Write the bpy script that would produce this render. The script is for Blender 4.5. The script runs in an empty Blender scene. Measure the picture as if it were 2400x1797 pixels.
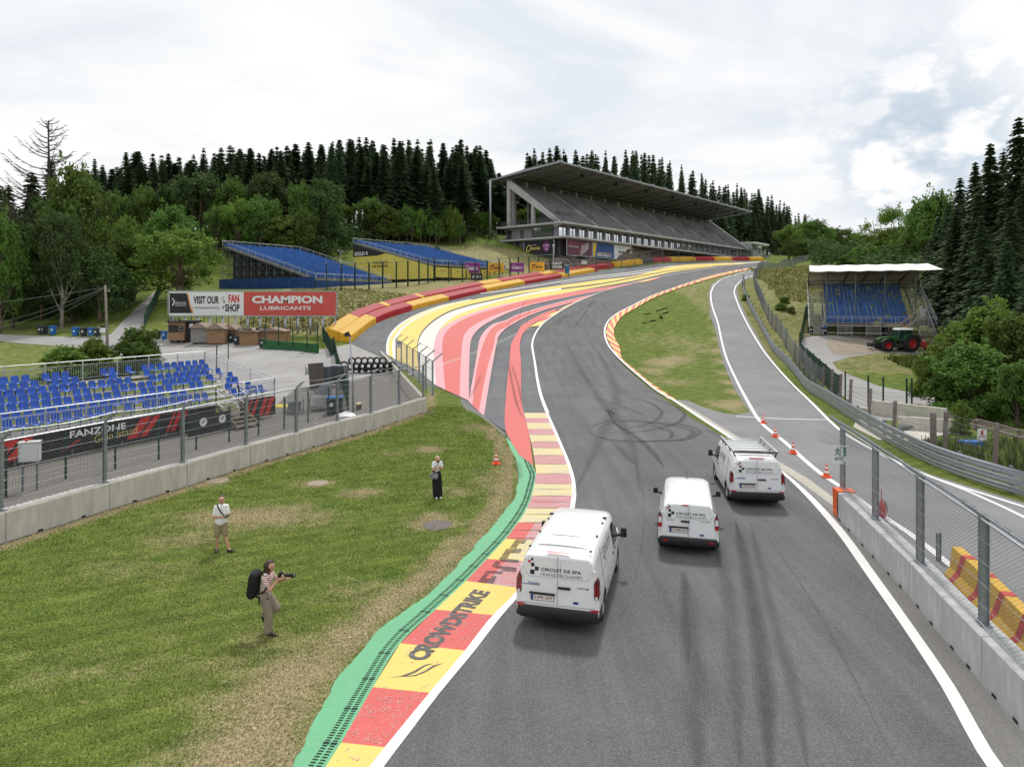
import bpy,bmesh,math,random
import numpy as np
from mathutils import Vector,Matrix,Euler
from mathutils.geometry import delaunay_2d_cdt
R=math.radians
random.seed(7)
scene=bpy.context.scene
COL=scene.collection
# --- camera
CAMZ=7.8
F=1600.0
YH=705.0
cam_data=bpy.data.cameras.new('camera')
cam_data.lens=24.0
cam_data.sensor_width=36.0
cam_data.clip_end=5000
cam_data.clip_start=0.1
cam_data.shift_y=-(898.5-YH)/2400.0
cam=bpy.data.objects.new('camera',cam_data)
COL.objects.link(cam)
cam.location=(0,0,CAMZ)
cam.rotation_euler=(R(90),0,0)
scene.camera=cam
# --- light
SUN_EL,SUN_AZ=58.0,8.0
world=bpy.data.worlds.new("World")
scene.world=world
world.use_nodes=True
nt=world.node_tree
nt.nodes.clear()
def wn(t,**kw):
 n=nt.nodes.new(t)
 for k,v in kw.items():setattr(n,k,v)
 return n
out=wn('ShaderNodeOutputWorld')
sky=wn('ShaderNodeTexSky',sky_type='NISHITA',sun_disc=False,sun_elevation=R(SUN_EL),sun_rotation=R(SUN_AZ))
bg1=wn('ShaderNodeBackground');bg1.inputs[1].default_value=0.10
nt.links.new(sky.outputs[0],bg1.inputs[0])
tc=wn('ShaderNodeTexCoord')
sep=wn('ShaderNodeSeparateXYZ');nt.links.new(tc.outputs['Generated'],sep.inputs[0])
zc=wn('ShaderNodeMath',operation='ADD');zc.inputs[1].default_value=0.22
zm=wn('ShaderNodeMath',operation='MAXIMUM');zm.inputs[1].default_value=0.0
nt.links.new(sep.outputs[2],zm.inputs[0]);nt.links.new(zm.outputs[0],zc.inputs[0])
dx=wn('ShaderNodeMath',operation='DIVIDE');dy=wn('ShaderNodeMath',operation='DIVIDE')
nt.links.new(sep.outputs[0],dx.inputs[0]);nt.links.new(zc.outputs[0],dx.inputs[1])
nt.links.new(sep.outputs[1],dy.inputs[0]);nt.links.new(zc.outputs[0],dy.inputs[1])
comb=wn('ShaderNodeCombineXYZ');nt.links.new(dx.outputs[0],comb.inputs[0]);nt.links.new(dy.outputs[0],comb.inputs[1])
comb.inputs[2].default_value=3.3
n1=wn('ShaderNodeTexNoise');n1.inputs['Scale'].default_value=0.75;n1.inputs['Detail'].default_value=9;n1.inputs['Roughness'].default_value=0.52;n1.inputs['Distortion'].default_value=0.35
nt.links.new(comb.outputs[0],n1.inputs['Vector'])
r1=wn('ShaderNodeValToRGB')
r1.color_ramp.elements[0].position=0.30;r1.color_ramp.elements[0].color=(0.58,0.58,0.58,1)
r1.color_ramp.elements[1].position=0.44;r1.color_ramp.elements[1].color=(1,1,1,1)
nt.links.new(n1.outputs[0],r1.inputs[0])
n2=wn('ShaderNodeTexNoise');n2.inputs['Scale'].default_value=1.3;n2.inputs['Detail'].default_value=10;n2.inputs['Roughness'].default_value=0.55;n2.inputs['Distortion'].default_value=0.5
mp=wn('ShaderNodeMapping');mp.inputs['Location'].default_value=(4.1,2.2,0);mp.inputs['Scale'].default_value=(0.75,1.25,1)
nt.links.new(comb.outputs[0],mp.inputs[0]);nt.links.new(mp.outputs[0],n2.inputs['Vector'])
r2=wn('ShaderNodeValToRGB')
e=r2.color_ramp.elements
e[0].position=0.34;e[0].color=(0.76,0.82,0.875,1)
e[1].position=0.57;e[1].color=(1.0,1.0,1.0,1)
m=e.new(0.44);m.color=(0.90,0.92,0.94,1)
nt.links.new(n2.outputs[0],r2.inputs[0])
vd=wn('ShaderNodeVectorMath',operation='DOT_PRODUCT');cd_=Vector((.60,1,.235)).normalized();vd.inputs[1].default_value=cd_;nt.links.new(tc.outputs['Generated'],vd.inputs[0])
n3=wn('ShaderNodeTexNoise');n3.inputs['Scale'].default_value=9;n3.inputs['Detail'].default_value=9;n3.inputs['Roughness'].default_value=0.55;mp3=wn('ShaderNodeMapping');mp3.inputs['Scale'].default_value=(1,1,1.7);nt.links.new(tc.outputs['Generated'],mp3.inputs[0]);nt.links.new(mp3.outputs[0],n3.inputs['Vector'])
r3=wn('ShaderNodeValToRGB');e3=r3.color_ramp.elements;e3[0].position=.40;e3[0].color=(.47,.58,.70,1);e3[1].position=.56;e3[1].color=(1,1,1,1);m3=e3.new(.49);m3.color=(.70,.77,.84,1);nt.links.new(n3.outputs[0],r3.inputs[0])
sb=wn('ShaderNodeMath',operation='MULTIPLY_ADD');sb.inputs[1].default_value=.05;nt.links.new(n3.outputs[0],sb.inputs[0]);nt.links.new(vd.outputs['Value'],sb.inputs[2])
r4=wn('ShaderNodeMapRange');r4.inputs[1].default_value=1.0155;r4.inputs[2].default_value=1.0215;nt.links.new(sb.outputs[0],r4.inputs[0])
mc=wn('ShaderNodeMix',data_type='RGBA');nt.links.new(r4.outputs[0],mc.inputs[0]);nt.links.new(r2.outputs[0],mc.inputs[6]);nt.links.new(r3.outputs[0],mc.inputs[7])
bg2=wn('ShaderNodeBackground');bg2.inputs[1].default_value=1.03
nt.links.new(mc.outputs[2],bg2.inputs[0])
mx=wn('ShaderNodeMixShader')
nt.links.new(r1.outputs[0],mx.inputs[0]);nt.links.new(bg1.outputs[0],mx.inputs[1]);nt.links.new(bg2.outputs[0],mx.inputs[2])
nt.links.new(mx.outputs[0],out.inputs[0])
sun_data=bpy.data.lights.new('sun','SUN')
sun_data.energy=2.5
sun_data.angle=R(7)
sun_data.color=(1.0,0.96,0.9)
sun=bpy.data.objects.new('sun',sun_data)
COL.objects.link(sun)
sd=Vector((math.sin(R(SUN_AZ))*math.cos(R(SUN_EL)),math.cos(R(SUN_AZ))*math.cos(R(SUN_EL)),math.sin(R(SUN_EL))))
sun.rotation_euler=(-sd).to_track_quat('-Z','Y').to_euler()
sun.location=(0,0,60)
vs=scene.view_settings
vs.view_transform='Standard';vs.look='None';vs.gamma=1.0;vs.exposure=0.0;vs.use_curve_mapping=False
scene.render.resolution_x=1024;scene.render.resolution_y=766
cy=scene.cycles
cy.max_bounces=5;cy.diffuse_bounces=2;cy.glossy_bounces=2;cy.transmission_bounces=3;cy.transparent_max_bounces=12
cy.use_adaptive_sampling=True
cy.caustics_reflective=False;cy.caustics_refractive=False
# --- materials
def mat(name,col,rough=0.7,var=0.0,scale=3.0,bump=0.0,bscale=30.0,metal=0.0,spec=0.4,col2=None,detail=4,coat=0.0,alpha=None,coord='Object',squash=(1,1,1)):
 """principled material; colour varies between col and col2 with a noise of the object's own coordinates"""
 m=bpy.data.materials.new(name);m.use_nodes=True
 t=m.node_tree;p=t.nodes['Principled BSDF']
 p.inputs['Base Color'].default_value=(*col,1)
 p.inputs['Roughness'].default_value=rough
 p.inputs['Metallic'].default_value=metal
 p.inputs['Specular IOR Level'].default_value=spec
 p.inputs['Coat Weight'].default_value=coat
 if alpha is not None:p.inputs['Alpha'].default_value=alpha
 if var or bump or col2:
  c=t.nodes.new('ShaderNodeTexCoord');mpn=t.nodes.new('ShaderNodeMapping');mpn.inputs['Scale'].default_value=squash
  t.links.new(c.outputs[coord],mpn.inputs[0])
 if var or col2:
  n=t.nodes.new('ShaderNodeTexNoise');n.inputs['Scale'].default_value=scale;n.inputs['Detail'].default_value=detail
  n.inputs['Roughness'].default_value=0.6
  t.links.new(mpn.outputs[0],n.inputs['Vector'])
  r=t.nodes.new('ShaderNodeValToRGB')
  a=col2 if col2 else tuple(max(0,x*(1-var))for x in col)
  b=col if col2 else tuple(min(1,x*(1+var))for x in col)
  r.color_ramp.elements[0].position=0.32;r.color_ramp.elements[0].color=(*a,1)
  r.color_ramp.elements[1].position=0.68;r.color_ramp.elements[1].color=(*b,1)
  t.links.new(n.outputs[0],r.inputs[0]);t.links.new(r.outputs[0],p.inputs['Base Color'])
 if bump:
  n=t.nodes.new('ShaderNodeTexNoise');n.inputs['Scale'].default_value=bscale;n.inputs['Detail'].default_value=3
  t.links.new(mpn.outputs[0],n.inputs['Vector'])
  b=t.nodes.new('ShaderNodeBump');b.inputs['Strength'].default_value=bump;b.inputs['Distance'].default_value=0.02
  t.links.new(n.outputs[0],b.inputs['Height']);t.links.new(b.outputs[0],p.inputs['Normal'])
 return m
class NT:
 """small helper to build longer node materials"""
 def __init__(s,name):
  s.m=bpy.data.materials.new(name);s.m.use_nodes=True;s.t=s.m.node_tree;s.p=s.t.nodes['Principled BSDF']
  s.co=s.t.nodes.new('ShaderNodeTexCoord')
 def n(s,t,**kw):
  x=s.t.nodes.new(t)
  for k,v in kw.items():setattr(x,k,v)
  return x
 def l(s,a,b):s.t.links.new(a,b)
 def noise(s,scale,detail=4,rough=0.6,squash=None,vec=None,dist=0.0):
  x=s.n('ShaderNodeTexNoise');x.inputs['Scale'].default_value=scale;x.inputs['Detail'].default_value=detail;x.inputs['Roughness'].default_value=rough;x.inputs['Distortion'].default_value=dist
  v=vec or s.co.outputs['Object']
  if squash:
   mm=s.n('ShaderNodeMapping');mm.inputs['Scale'].default_value=squash[:3]
   if len(squash)>3:mm.inputs['Rotation'].default_value=(0,0,squash[3])
   s.l(v,mm.inputs[0]);v=mm.outputs[0]
  s.l(v,x.inputs['Vector']);return x.outputs[0]
 def ramp(s,v,*stops):
  r=s.n('ShaderNodeValToRGB');e=r.color_ramp.elements
  while len(e)<len(stops):e.new(0.5)
  for k,(p,c)in enumerate(stops):
   e[k].position=p;e[k].color=(*c,1)if not isinstance(c,(int,float))else(c,c,c,1)
  s.l(v,r.inputs[0]);return r.outputs[0]
 def mix(s,f,a,b,mode='MIX'):
  x=s.n('ShaderNodeMix',data_type='RGBA',blend_type=mode)
  for sock,v in((x.inputs[0],f),(x.inputs[6],a),(x.inputs[7],b)):
   if isinstance(v,(int,float)):sock.default_value=v
   elif isinstance(v,tuple):sock.default_value=(*v,1)
   else:s.l(v,sock)
  return x.outputs[2]
 def math(s,op,a,b=0.0):
  x=s.n('ShaderNodeMath',operation=op)
  for sock,v in((x.inputs[0],a),(x.inputs[1],b)):
   if isinstance(v,(int,float)):sock.default_value=v
   else:s.l(v,sock)
  return x.outputs[0]
 def bump(s,h,strength=0.3,dist=0.02):
  b=s.n('ShaderNodeBump');b.inputs['Strength'].default_value=strength;b.inputs['Distance'].default_value=dist
  s.l(h,b.inputs['Height']);s.l(b.outputs[0],s.p.inputs['Normal'])
 def done(s,col,rough=0.8,spec=0.3):
  if not isinstance(col,tuple):s.l(col,s.p.inputs['Base Color'])
  else:s.p.inputs['Base Color'].default_value=(*col,1)
  if isinstance(rough,(int,float)):s.p.inputs['Roughness'].default_value=rough
  else:s.l(rough,s.p.inputs['Roughness'])
  s.p.inputs['Specular IOR Level'].default_value=spec
  return s.m
def grass_mat():
 g=NT('grass')
 at=g.n('ShaderNodeAttribute',attribute_name='dry')
 big=g.noise(0.16,5,0.6)
 mid=g.noise(1.1,6,0.7)
 fine=g.noise(15.0,4,0.8,squash=(1,0.6,1))
 vfine=g.noise(34.0,2,0.7,squash=(1,0.35,1))
 green=g.mix(g.ramp(mid,(0.35,0.0),(0.66,1.0)),(0.088,0.138,0.025),(0.185,0.243,0.048))
 green=g.mix(g.ramp(big,(0.42,0.0),(0.66,0.38)),green,(0.190,0.200,0.055))
 dryc=g.mix(g.ramp(fine,(0.3,0.0),(0.7,1.0)),(0.27,0.215,0.11),(0.50,0.41,0.25))
 mpn=g.n('ShaderNodeMapping');mpn.inputs['Rotation'].default_value=(0,0,R(62));g.l(g.co.outputs['Object'],mpn.inputs[0]);wv=g.n('ShaderNodeTexWave');wv.inputs['Scale'].default_value=0.42;wv.inputs['Distortion'].default_value=0.5;wv.inputs['Detail'].default_value=1;g.l(mpn.outputs[0],wv.inputs['Vector'])
 green=g.mix(1.0,green,g.ramp(wv.outputs[0],(.35,.90),(.65,1.10)),'MULTIPLY')
 d=g.math('ADD',at.outputs['Fac'],g.math('MULTIPLY',g.math('SUBTRACT',mid,0.5),1.1))
 d=g.math('ADD',d,g.math('MULTIPLY',g.math('SUBTRACT',fine,0.5),0.9))
 dm=g.ramp(d,(0.34,0.0),(0.80,0.94))
 c=g.mix(dm,green,dryc)
 c=g.mix(0.75,c,g.ramp(fine,(0.30,0.55),(0.70,1.28)),'MULTIPLY')
 c=g.mix(0.8,c,g.ramp(vfine,(0.32,0.38),(0.68,1.5)),'MULTIPLY')
 h=g.math('ADD',g.math('MULTIPLY',fine,0.6),vfine)
 g.bump(h,0.9,0.07)
 return g.done(c,0.95,0.12)
def asphalt_mat(name,dark,light,streak=0.25,grain=0.35,angle=0.0,rough=0.82):
 g=NT(name)
 v=g.noise(75.0,2,0.7);v2=g.noise(28.0,3,0.7)
 big=g.noise(0.22,5,0.6);st=g.noise(1.0,5,0.62,squash=(1.6,0.05,1,angle))
 c=g.mix(g.ramp(big,(0.3,0.0),(0.7,1.0)),dark,light)
 c=g.mix(streak,c,g.ramp(st,(0.34,0.55),(0.66,1.3)),'MULTIPLY')
 c=g.mix(grain,c,g.ramp(v2,(0.30,0.35),(0.52,1.0),(0.72,1.9)),'MULTIPLY')
 c=g.mix(grain*0.9,c,g.ramp(v,(0.36,0.55),(0.55,1.0),(0.72,2.6)),'MULTIPLY')
 g.bump(v2,0.25,0.01)
 return g.done(c,rough,0.35)
def paint_mat(name,col,worn=0.25,under=(0.075,0.075,0.078),angle=0.0,grey=None,rough=0.55):
 g=NT(name)
 a=g.noise(0.9,6,0.7);b=g.noise(14.0,4,0.7);st=g.noise(1.2,5,0.7,squash=(0.5,7.0,1,angle))
 v=g.noise(110.0,2,0.6)
 c=g.mix(g.ramp(a,(0.3,0.0),(0.7,1.0)),tuple(x*0.90 for x in col),col)
 c=g.mix(g.ramp(b,(0.2,0.0),(0.8,0.22)),c,(0.55,0.52,0.47))
 w=g.math('ADD',g.math('MULTIPLY',b,0.5),g.math('MULTIPLY',st,0.5))
 lo=0.66-worn*0.5
 c=g.mix(g.ramp(w,(lo,0.0),(lo+0.10,min(0.85,0.35+worn))),c,grey or under)
 c=g.mix(0.35,c,g.ramp(v,(0.3,0.75),(0.7,1.2)),'MULTIPLY')
 g.bump(v,0.12,0.01)
 return g.done(c,rough,0.3)
M={}
M['grass']=grass_mat()
M['track']=asphalt_mat('track_asphalt',(0.094,0.095,0.097),(0.130,0.131,0.134),0.45,0.6,R(-6))
M['track2']=asphalt_mat('upper_track_asphalt',(0.150,0.150,0.153),(0.200,0.200,0.205),0.3,0.4,R(-35))
M['runoff']=asphalt_mat('runoff_asphalt',(0.105,0.112,0.122),(0.150,0.156,0.165),0.3,0.35,R(-30))
M['lane']=asphalt_mat('lane_asphalt',(0.175,0.176,0.180),(0.225,0.226,0.230),0.15,0.3,0)
M['shoulder']=asphalt_mat('shoulder_asphalt',(0.15,0.145,0.138),(0.20,0.195,0.185),0.2,0.4,0)
M['yard']=asphalt_mat('yard_asphalt',(0.25,0.24,0.235),(0.35,0.345,0.34),0.1,0.3,0)
M['yardbright']=asphalt_mat('pale_asphalt',(0.30,0.285,0.265),(0.40,0.385,0.36),0.1,0.3,0)
M['gravel']=mat('gravel',(0.21,0.195,0.175),0.95,bump=0.7,bscale=25,col2=(0.085,0.08,0.072),scale=12,detail=8)
M['dirt']=mat('dirt',(0.33,0.285,0.23),0.95,bump=0.5,bscale=10,col2=(0.20,0.165,0.13),scale=1.5,detail=8)
M['concrete']=mat('concrete',(0.60,0.575,0.51),0.85,bump=0.15,bscale=60,col2=(0.44,0.42,0.37),scale=1.8,detail=9,squash=(2,2,.5))
M['concrete2']=mat('pale_concrete',(0.55,0.555,0.55),0.8,bump=0.12,bscale=60,col2=(0.40,0.405,0.40),scale=2,detail=9,squash=(2,2,.5))
M['strip']=mat('concrete_strip',(0.50,0.47,0.40),0.9,bump=0.2,bscale=40,col2=(0.33,0.31,0.27),scale=5,detail=8)
M['white']=paint_mat('white_paint',(0.80,0.80,0.80),0.10)
M['cream']=paint_mat('cream_paint',(0.70,0.685,0.64),0.08)
M['yellow']=paint_mat('yellow_paint',(0.80,0.58,0.095),0.14)
M['red']=paint_mat('red_paint',(0.62,0.080,0.072),0.17)
M['pink']=paint_mat('pink_paint',(0.70,0.33,0.37),0.16)
M['kyellow']=paint_mat('kerb_yellow',(0.80,0.57,0.11),0.09,grey=(0.42,0.41,0.38))
M['kred']=paint_mat('kerb_red',(0.60,0.062,0.056),0.09,grey=(0.36,0.33,0.34))
M['kyworn']=paint_mat('worn_kerb_yellow',(0.76,0.60,0.20),0.42,grey=(0.42,0.42,0.40))
M['krworn']=paint_mat('worn_kerb_red',(0.56,0.13,0.14),0.42,grey=(0.40,0.36,0.37))
M['green']=paint_mat('green_paint',(0.088,0.40,0.19),0.07,grey=(0.33,0.42,0.36))
M['dgreen']=mat('dark_slot',(0.012,0.03,0.02),0.9)
M['black']=mat('black',(0.012,0.012,0.013),0.5)
M['rubber']=mat('rubber',(0.02,0.02,0.021),0.75,var=0.3,scale=20)
M['galv']=mat('galvanised_steel',(0.42,0.45,0.48),0.42,metal=0.75,col2=(0.28,0.31,0.34),scale=9,detail=6)
M['galvd']=mat('dull_steel',(0.22,0.24,0.26),0.55,metal=0.5,col2=(0.14,0.155,0.17),scale=12)
M['fgreen']=mat('green_coated_steel',(0.010,0.045,0.030),0.5)
# --- terrain height
def P(px,py,d):
 return((px-1200)/F*d,d,CAMZ-(py-YH)/F*d)
_ctl=[]
def ctl(lst):
 for a in lst:_ctl.append(P(*a))
LEDGE=[(1250,832,85),(1247,810,90),(1252,790,96),(1268,765,102),(1303,738,110),(1341,715,119),(1376,699,128),(1417,683,138),(1465,670,150),(1512,657,163),(1560,648,176),(1623,637,195),(1686,627,218),(1782,615,258)]
REDGE=[(1439,832,84.6),(1420,800,92),(1417,778,97),(1423,759,101),(1446,737,107),(1480,719,113),(1525,696,122),(1576,677,134),(1639,656,152),(1702,640,178),(1775,627,215)]
TPB=[(822,803,95),(882,758,108),(965,728,118),(1053,705,130),(1140,685,143),(1231,667,157),(1300,655,170),(1398,637,192),(1449,629,203),(1518,621,220),(1585,615,240),(1639,613,255),(1727,612,285),(1797,611,310)]
ctl(LEDGE);ctl(REDGE);ctl(TPB)
ctl([(1683,760,99),(1668,714,110),(1666,687,119),(1674,670,127),(1690,658,136),(1717,647,149),(1744,640,163),(1771,632,182),(1751,760,98),(1726,705,112),(1720,683,122),(1728,667,131),(1751,652,145),(1703,825,83),(1790,825,83),(1803,635,180),(1838,625,205),(1870,616,235),(1898,610,262),(1935,606,300),(1972,603,340),(1850,720,105),(1880,645,150),(1820,700,112),(1950,622,170),(1900,783,92),(1870,830,80),(1990,830,80),(2040,819,84),(2160,790,92),(2050,930,60),(1960,905,64),(2100,965,52),(1800,760,97),(1845,800,85),(2200,765,97),(2300,1060,36),(2380,1000,44)])
ctl([(391,795,97),(613,808,90),(745,827,82),(616,818,86),(0,787,100),(250,800,97),(50,830,85),(200,870,70),(300,760,108),(340,705,125),(365,680,135),(50,740,125),(0,700,150),(150,760,115),(620,755,105),(700,740,108),(760,712,117),(800,676,132),(500,680,132),(620,680,132),(950,672,140),(1020,660,150),(1180,652,165),(1290,640,182),(1050,575,208),(1150,590,195),(1170,556,218),(1100,612,182),(1215,608,192),(1120,640,172),(1260,600,205),(560,680,150),(700,676,150),(880,655,170),(1000,650,172),(-300,830,90),(-300,740,125),(896,838,89),(1340,600,208),(1450,596,228),(1560,594,262),(1700,596,305),(1800,598,330),(1330,645,181),(1430,630,206)])
_ctl+=[(-60,185,23),(-60,230,31),(-130,230,28),(-200,230,26),(-260,120,8),(0,240,31),(-10,270,35),(50,280,33),(95,330,31),(130,380,29),(170,420,27),(250,420,26),(250,300,20),(-20,300,36),(-35,215,28),(-100,330,34),(60,360,33),(0,480,36),(-250,400,34),(250,600,30),(0,650,38),(400,500,26),(-400,300,26),(-400,600,34),(70,95,4),(100,140,9),(62,150,12.5),(75,190,16),(110,210,17),(150,150,10),(150,80,4),(220,200,14),(300,120,8),(400,300,18),(70,60,-.6),(60,45,-.8),(40,35,-.5),(110,40,-1),(200,30,-1),(140,260,20),(190,330,22),(-100,170,14),(-150,140,9),(-60,70,.6),(-110,90,3),(-130,50,1)]
for y in(45,55,64,72):
 for x in(-40,-22,-10,-2,5,12,20):
  _ctl.append((x,y,0 if y<70 else 0.18))
for y in(-60,-20,0,15,30):
 for x in(-150,-60,-25,0,25,60,150):
  _ctl.append((x,y,0))
for x in(-500,500):
 for y in(-100,0):_ctl.append((x,y,0))
_C=np.array(_ctl,float)
_c2=5.0**2
_D=np.sqrt(((_C[:,None,:2]-_C[None,:,:2])**2).sum(-1)+_c2)
_A=np.block([[_D-0.0*np.eye(len(_C)),np.ones((len(_C),1))],[np.ones((1,len(_C))),np.zeros((1,1))]])
_A[:len(_C),:len(_C)]-=0.06*np.eye(len(_C))
_w=np.linalg.solve(_A,np.append(_C[:,2],0))
def hgt(x,y):
 x=np.atleast_1d(np.asarray(x,float));y=np.atleast_1d(np.asarray(y,float))
 sh=x.shape;x=x.ravel();y=y.ravel();o=np.empty(x.size)
 for i in range(0,x.size,20000):
  d=np.sqrt((x[i:i+20000,None]-_C[None,:,0])**2+(y[i:i+20000,None]-_C[None,:,1])**2+_c2)
  o[i:i+20000]=d@_w[:-1]+_w[-1]
 t=np.clip((y-50)/18,0,1);t=t*t*(3-2*t)
 s=np.clip((np.abs(x-0)-24)/8,0,1);s=np.where(x<0,np.clip((-x-34)/12,0,1),s)
 t=np.maximum(t,s*np.clip((y-20)/12,0,1))
 return(o*t).reshape(sh)
def h1(x,y):return float(hgt(x,y)[0])
def lay(k,y):
 return 0.004*k*(1+6*np.clip((np.asarray(y)-45)/30,0,1))
_ts=np.concatenate([np.arange(9,130,0.5),np.arange(130,500,1.5)])
def drape(pts):
 """picture points of the photograph -> points where those sight lines first meet the terrain"""
 pts=np.asarray(pts,float);res=[]
 for px,py in pts[:,:2]:
  def f(t):return CAMZ-(py-YH)/F*t-hgt((px-1200)/F*t,t)
  v=f(_ts);k=np.where(v<=0)[0]
  if len(k)==0 or k[0]==0:
   i=int(np.argmin(np.abs(v[40:])))+40;t=_ts[i]
  else:
   a,b=_ts[k[0]-1],_ts[k[0]]
   for _ in range(18):
    mid=(a+b)/2
    if f(np.array([mid]))[0]>0:a=mid
    else:b=mid
   t=(a+b)/2
  res.append(((px-1200)/F*t,t))
 return np.array(res)
def catmull(p,n):
 p=np.asarray(p,float)
 if len(p)==2:q=p
 s=np.concatenate([[0],np.cumsum(np.hypot(*np.diff(p[:,:2],axis=0).T))])
 u=np.linspace(0,s[-1],n)
 m=np.gradient(p,s,axis=0)if len(p)>2 else np.tile((p[1]-p[0])/s[1],(2,1))
 k=np.clip(np.searchsorted(s,u,'right')-1,0,len(s)-2)
 h=(s[k+1]-s[k])[:,None];t=((u-s[k])/(s[k+1]-s[k]))[:,None]
 return(2*t**3-3*t**2+1)*p[k]+(t**3-2*t**2+t)*h*m[k]+(-2*t**3+3*t**2)*p[k+1]+(t**3-t**2)*h*m[k+1]
def resample(w,n):
 s=np.concatenate([[0],np.cumsum(np.hypot(*np.diff(w[:,:2],axis=0).T))])
 u=np.linspace(0,s[-1],n)
 return np.stack([np.interp(u,s,w[:,i])for i in range(w.shape[1])],1)
# --- mesh builder
class MB:
 def __init__(s):s.v=[];s.f=[];s.mi=[]
 def add(s,v,f,mi=0):
  o=len(s.v);s.v.extend([tuple(map(float,a))for a in v]);s.f.extend([tuple(i+o for i in a)for a in f]);s.mi.extend([mi]*len(f))
  return s
 def quad(s,a,b,c,d,mi=0):return s.add([a,b,c,d],[(0,1,2,3)],mi)
 def box(s,c,size,mi=0,rot=None,taper=None):
  x,y,z=[a/2 for a in size];v=[]
  for k,(sx,sy,sz)in enumerate([(-1,-1,-1),(1,-1,-1),(1,1,-1),(-1,1,-1),(-1,-1,1),(1,-1,1),(1,1,1),(-1,1,1)]):
   t=(taper or(1,1))if sz>0 else(1,1)
   p=Vector((sx*x*t[0],sy*y*t[1],sz*z))
   if rot is not None:p=rot@p
   v.append((p.x+c[0],p.y+c[1],p.z+c[2]))
  return s.add(v,[(0,3,2,1),(4,5,6,7),(0,1,5,4),(1,2,6,5),(2,3,7,6),(3,0,4,7)],mi)
 def bar(s,a,b,w=0.05,h=None,mi=0,up=(0,0,1)):
  """box beam from a to b"""
  a=Vector(a);b=Vector(b);d=b-a;L=d.length
  if L<1e-6:return s
  d.normalize();u=Vector(up)
  if abs(d.dot(u))>0.98:u=Vector((0,1,0))
  r=d.cross(u).normalized();u=r.cross(d).normalized();h=h or w
  v=[]
  for p in(a,b):
   for(i,j)in((-1,-1),(1,-1),(1,1),(-1,1)):v.append(tuple(p+r*(i*w/2)+u*(j*h/2)))
  return s.add(v,[(0,1,2,3),(7,6,5,4),(0,4,5,1),(1,5,6,2),(2,6,7,3),(3,7,4,0)],mi)
 def tube(s,pts,r,n=6,mi=0,closed=False,caps=True):
  pts=[Vector(p)for p in pts];N=len(pts);rr=r if isinstance(r,(list,tuple))else[r]*N
  v=[];prev=None
  for i,p in enumerate(pts):
   if closed:d=pts[(i+1)%N]-pts[i-1]
   else:d=pts[min(i+1,N-1)]-pts[max(i-1,0)]
   d=d.normalized()if d.length>1e-9 else Vector((0,0,1))
   if prev is None:
    u=Vector((0,0,1))if abs(d.z)<0.9 else Vector((1,0,0));u=(u-d*u.dot(d)).normalized()
   else:u=(prev-d*prev.dot(d)).normalized()
   prev=u;w=d.cross(u)
   for k in range(n):
    a=2*math.pi*k/n;v.append(tuple(p+(u*math.cos(a)+w*math.sin(a))*rr[i]))
  f=[]
  for i in range(N if closed else N-1):
   j=(i+1)%N
   for k in range(n):f.append((i*n+k,i*n+(k+1)%n,j*n+(k+1)%n,j*n+k))
  if caps and not closed:f.append(tuple(range(n))[::-1]);f.append(tuple((N-1)*n+k for k in range(n)))
  return s.add(v,f,mi)
 def cyl(s,c,r,h,n=16,mi=0,axis='z',r2=None):
  c=Vector(c);d={'x':Vector((1,0,0)),'y':Vector((0,1,0)),'z':Vector((0,0,1))}[axis]
  return s.tube([c-d*h/2,c+d*h/2],[r,r if r2 is None else r2],n,mi)
 def lathe(s,prof,c=(0,0,0),n=16,axis='z',mi=0,mis=None):
  v=[];f=[];fm=[]
  for(r,z)in prof:
   for k in range(n):
    a=2*math.pi*k/n;x,y=r*math.cos(a),r*math.sin(a)
    p={'z':(x,y,z),'x':(z,x,y),'y':(y,z,x)}[axis]
    v.append((p[0]+c[0],p[1]+c[1],p[2]+c[2]))
  for i in range(len(prof)-1):
   for k in range(n):f.append((i*n+k,i*n+(k+1)%n,(i+1)*n+(k+1)%n,(i+1)*n+k));fm.append(mis[i]if mis else mi)
  o=len(s.v);s.v.extend(v);s.f.extend([tuple(i+o for i in a)for a in f]);s.mi.extend(fm)
  return s
 def prism(s,poly,a,b,mi=0):
  """poly of (u,v) swept: a(u,v)->3D point of the near face, b(u,v) of the far one"""
  n=len(poly);v=[a(*p)for p in poly]+[b(*p)for p in poly]
  f=[tuple(range(n))[::-1],tuple(range(n,2*n))]+[(i,(i+1)%n,n+(i+1)%n,n+i)for i in range(n)]
  return s.add(v,f,mi)
 def xform(s,m,start=0):
  for i in range(start,len(s.v)):s.v[i]=tuple(m@Vector(s.v[i]))
  return s
 def merge(s,o,m=None,mi=None):
  v=o.v if m is None else[tuple(m@Vector(p))for p in o.v]
  k=len(s.v);s.v.extend(v);s.f.extend([tuple(i+k for i in a)for a in o.f]);s.mi.extend(o.mi if mi is None else[mi]*len(o.f))
  return s
 def mesh(s,name,mats,smooth=False,angle=None):
  me=bpy.data.meshes.new(name);me.from_pydata(s.v,[],s.f)
  for m in(mats if isinstance(mats,(list,tuple))else[mats]):me.materials.append(m if not isinstance(m,str)else M[m])
  if any(s.mi):me.polygons.foreach_set('material_index',s.mi)
  if smooth:me.polygons.foreach_set('use_smooth',[True]*len(s.f))
  me.update()
  if smooth and angle:me.set_sharp_from_angle(angle=R(angle))
  return me
def link(name,me,parent=None,loc=(0,0,0),rot=(0,0,0)):
 o=bpy.data.objects.new(name,me);COL.objects.link(o);o.location=loc;o.rotation_euler=rot
 if parent is not None:o.parent=parent
 return o
def part(name,mb,mats,parent=None,smooth=False,angle=None,label=None,loc=(0,0,0),rot=(0,0,0)):
 o=link(name,mb.mesh(name,mats,smooth,angle),parent,loc,rot)
 if label:o['label']=label
 return o
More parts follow.
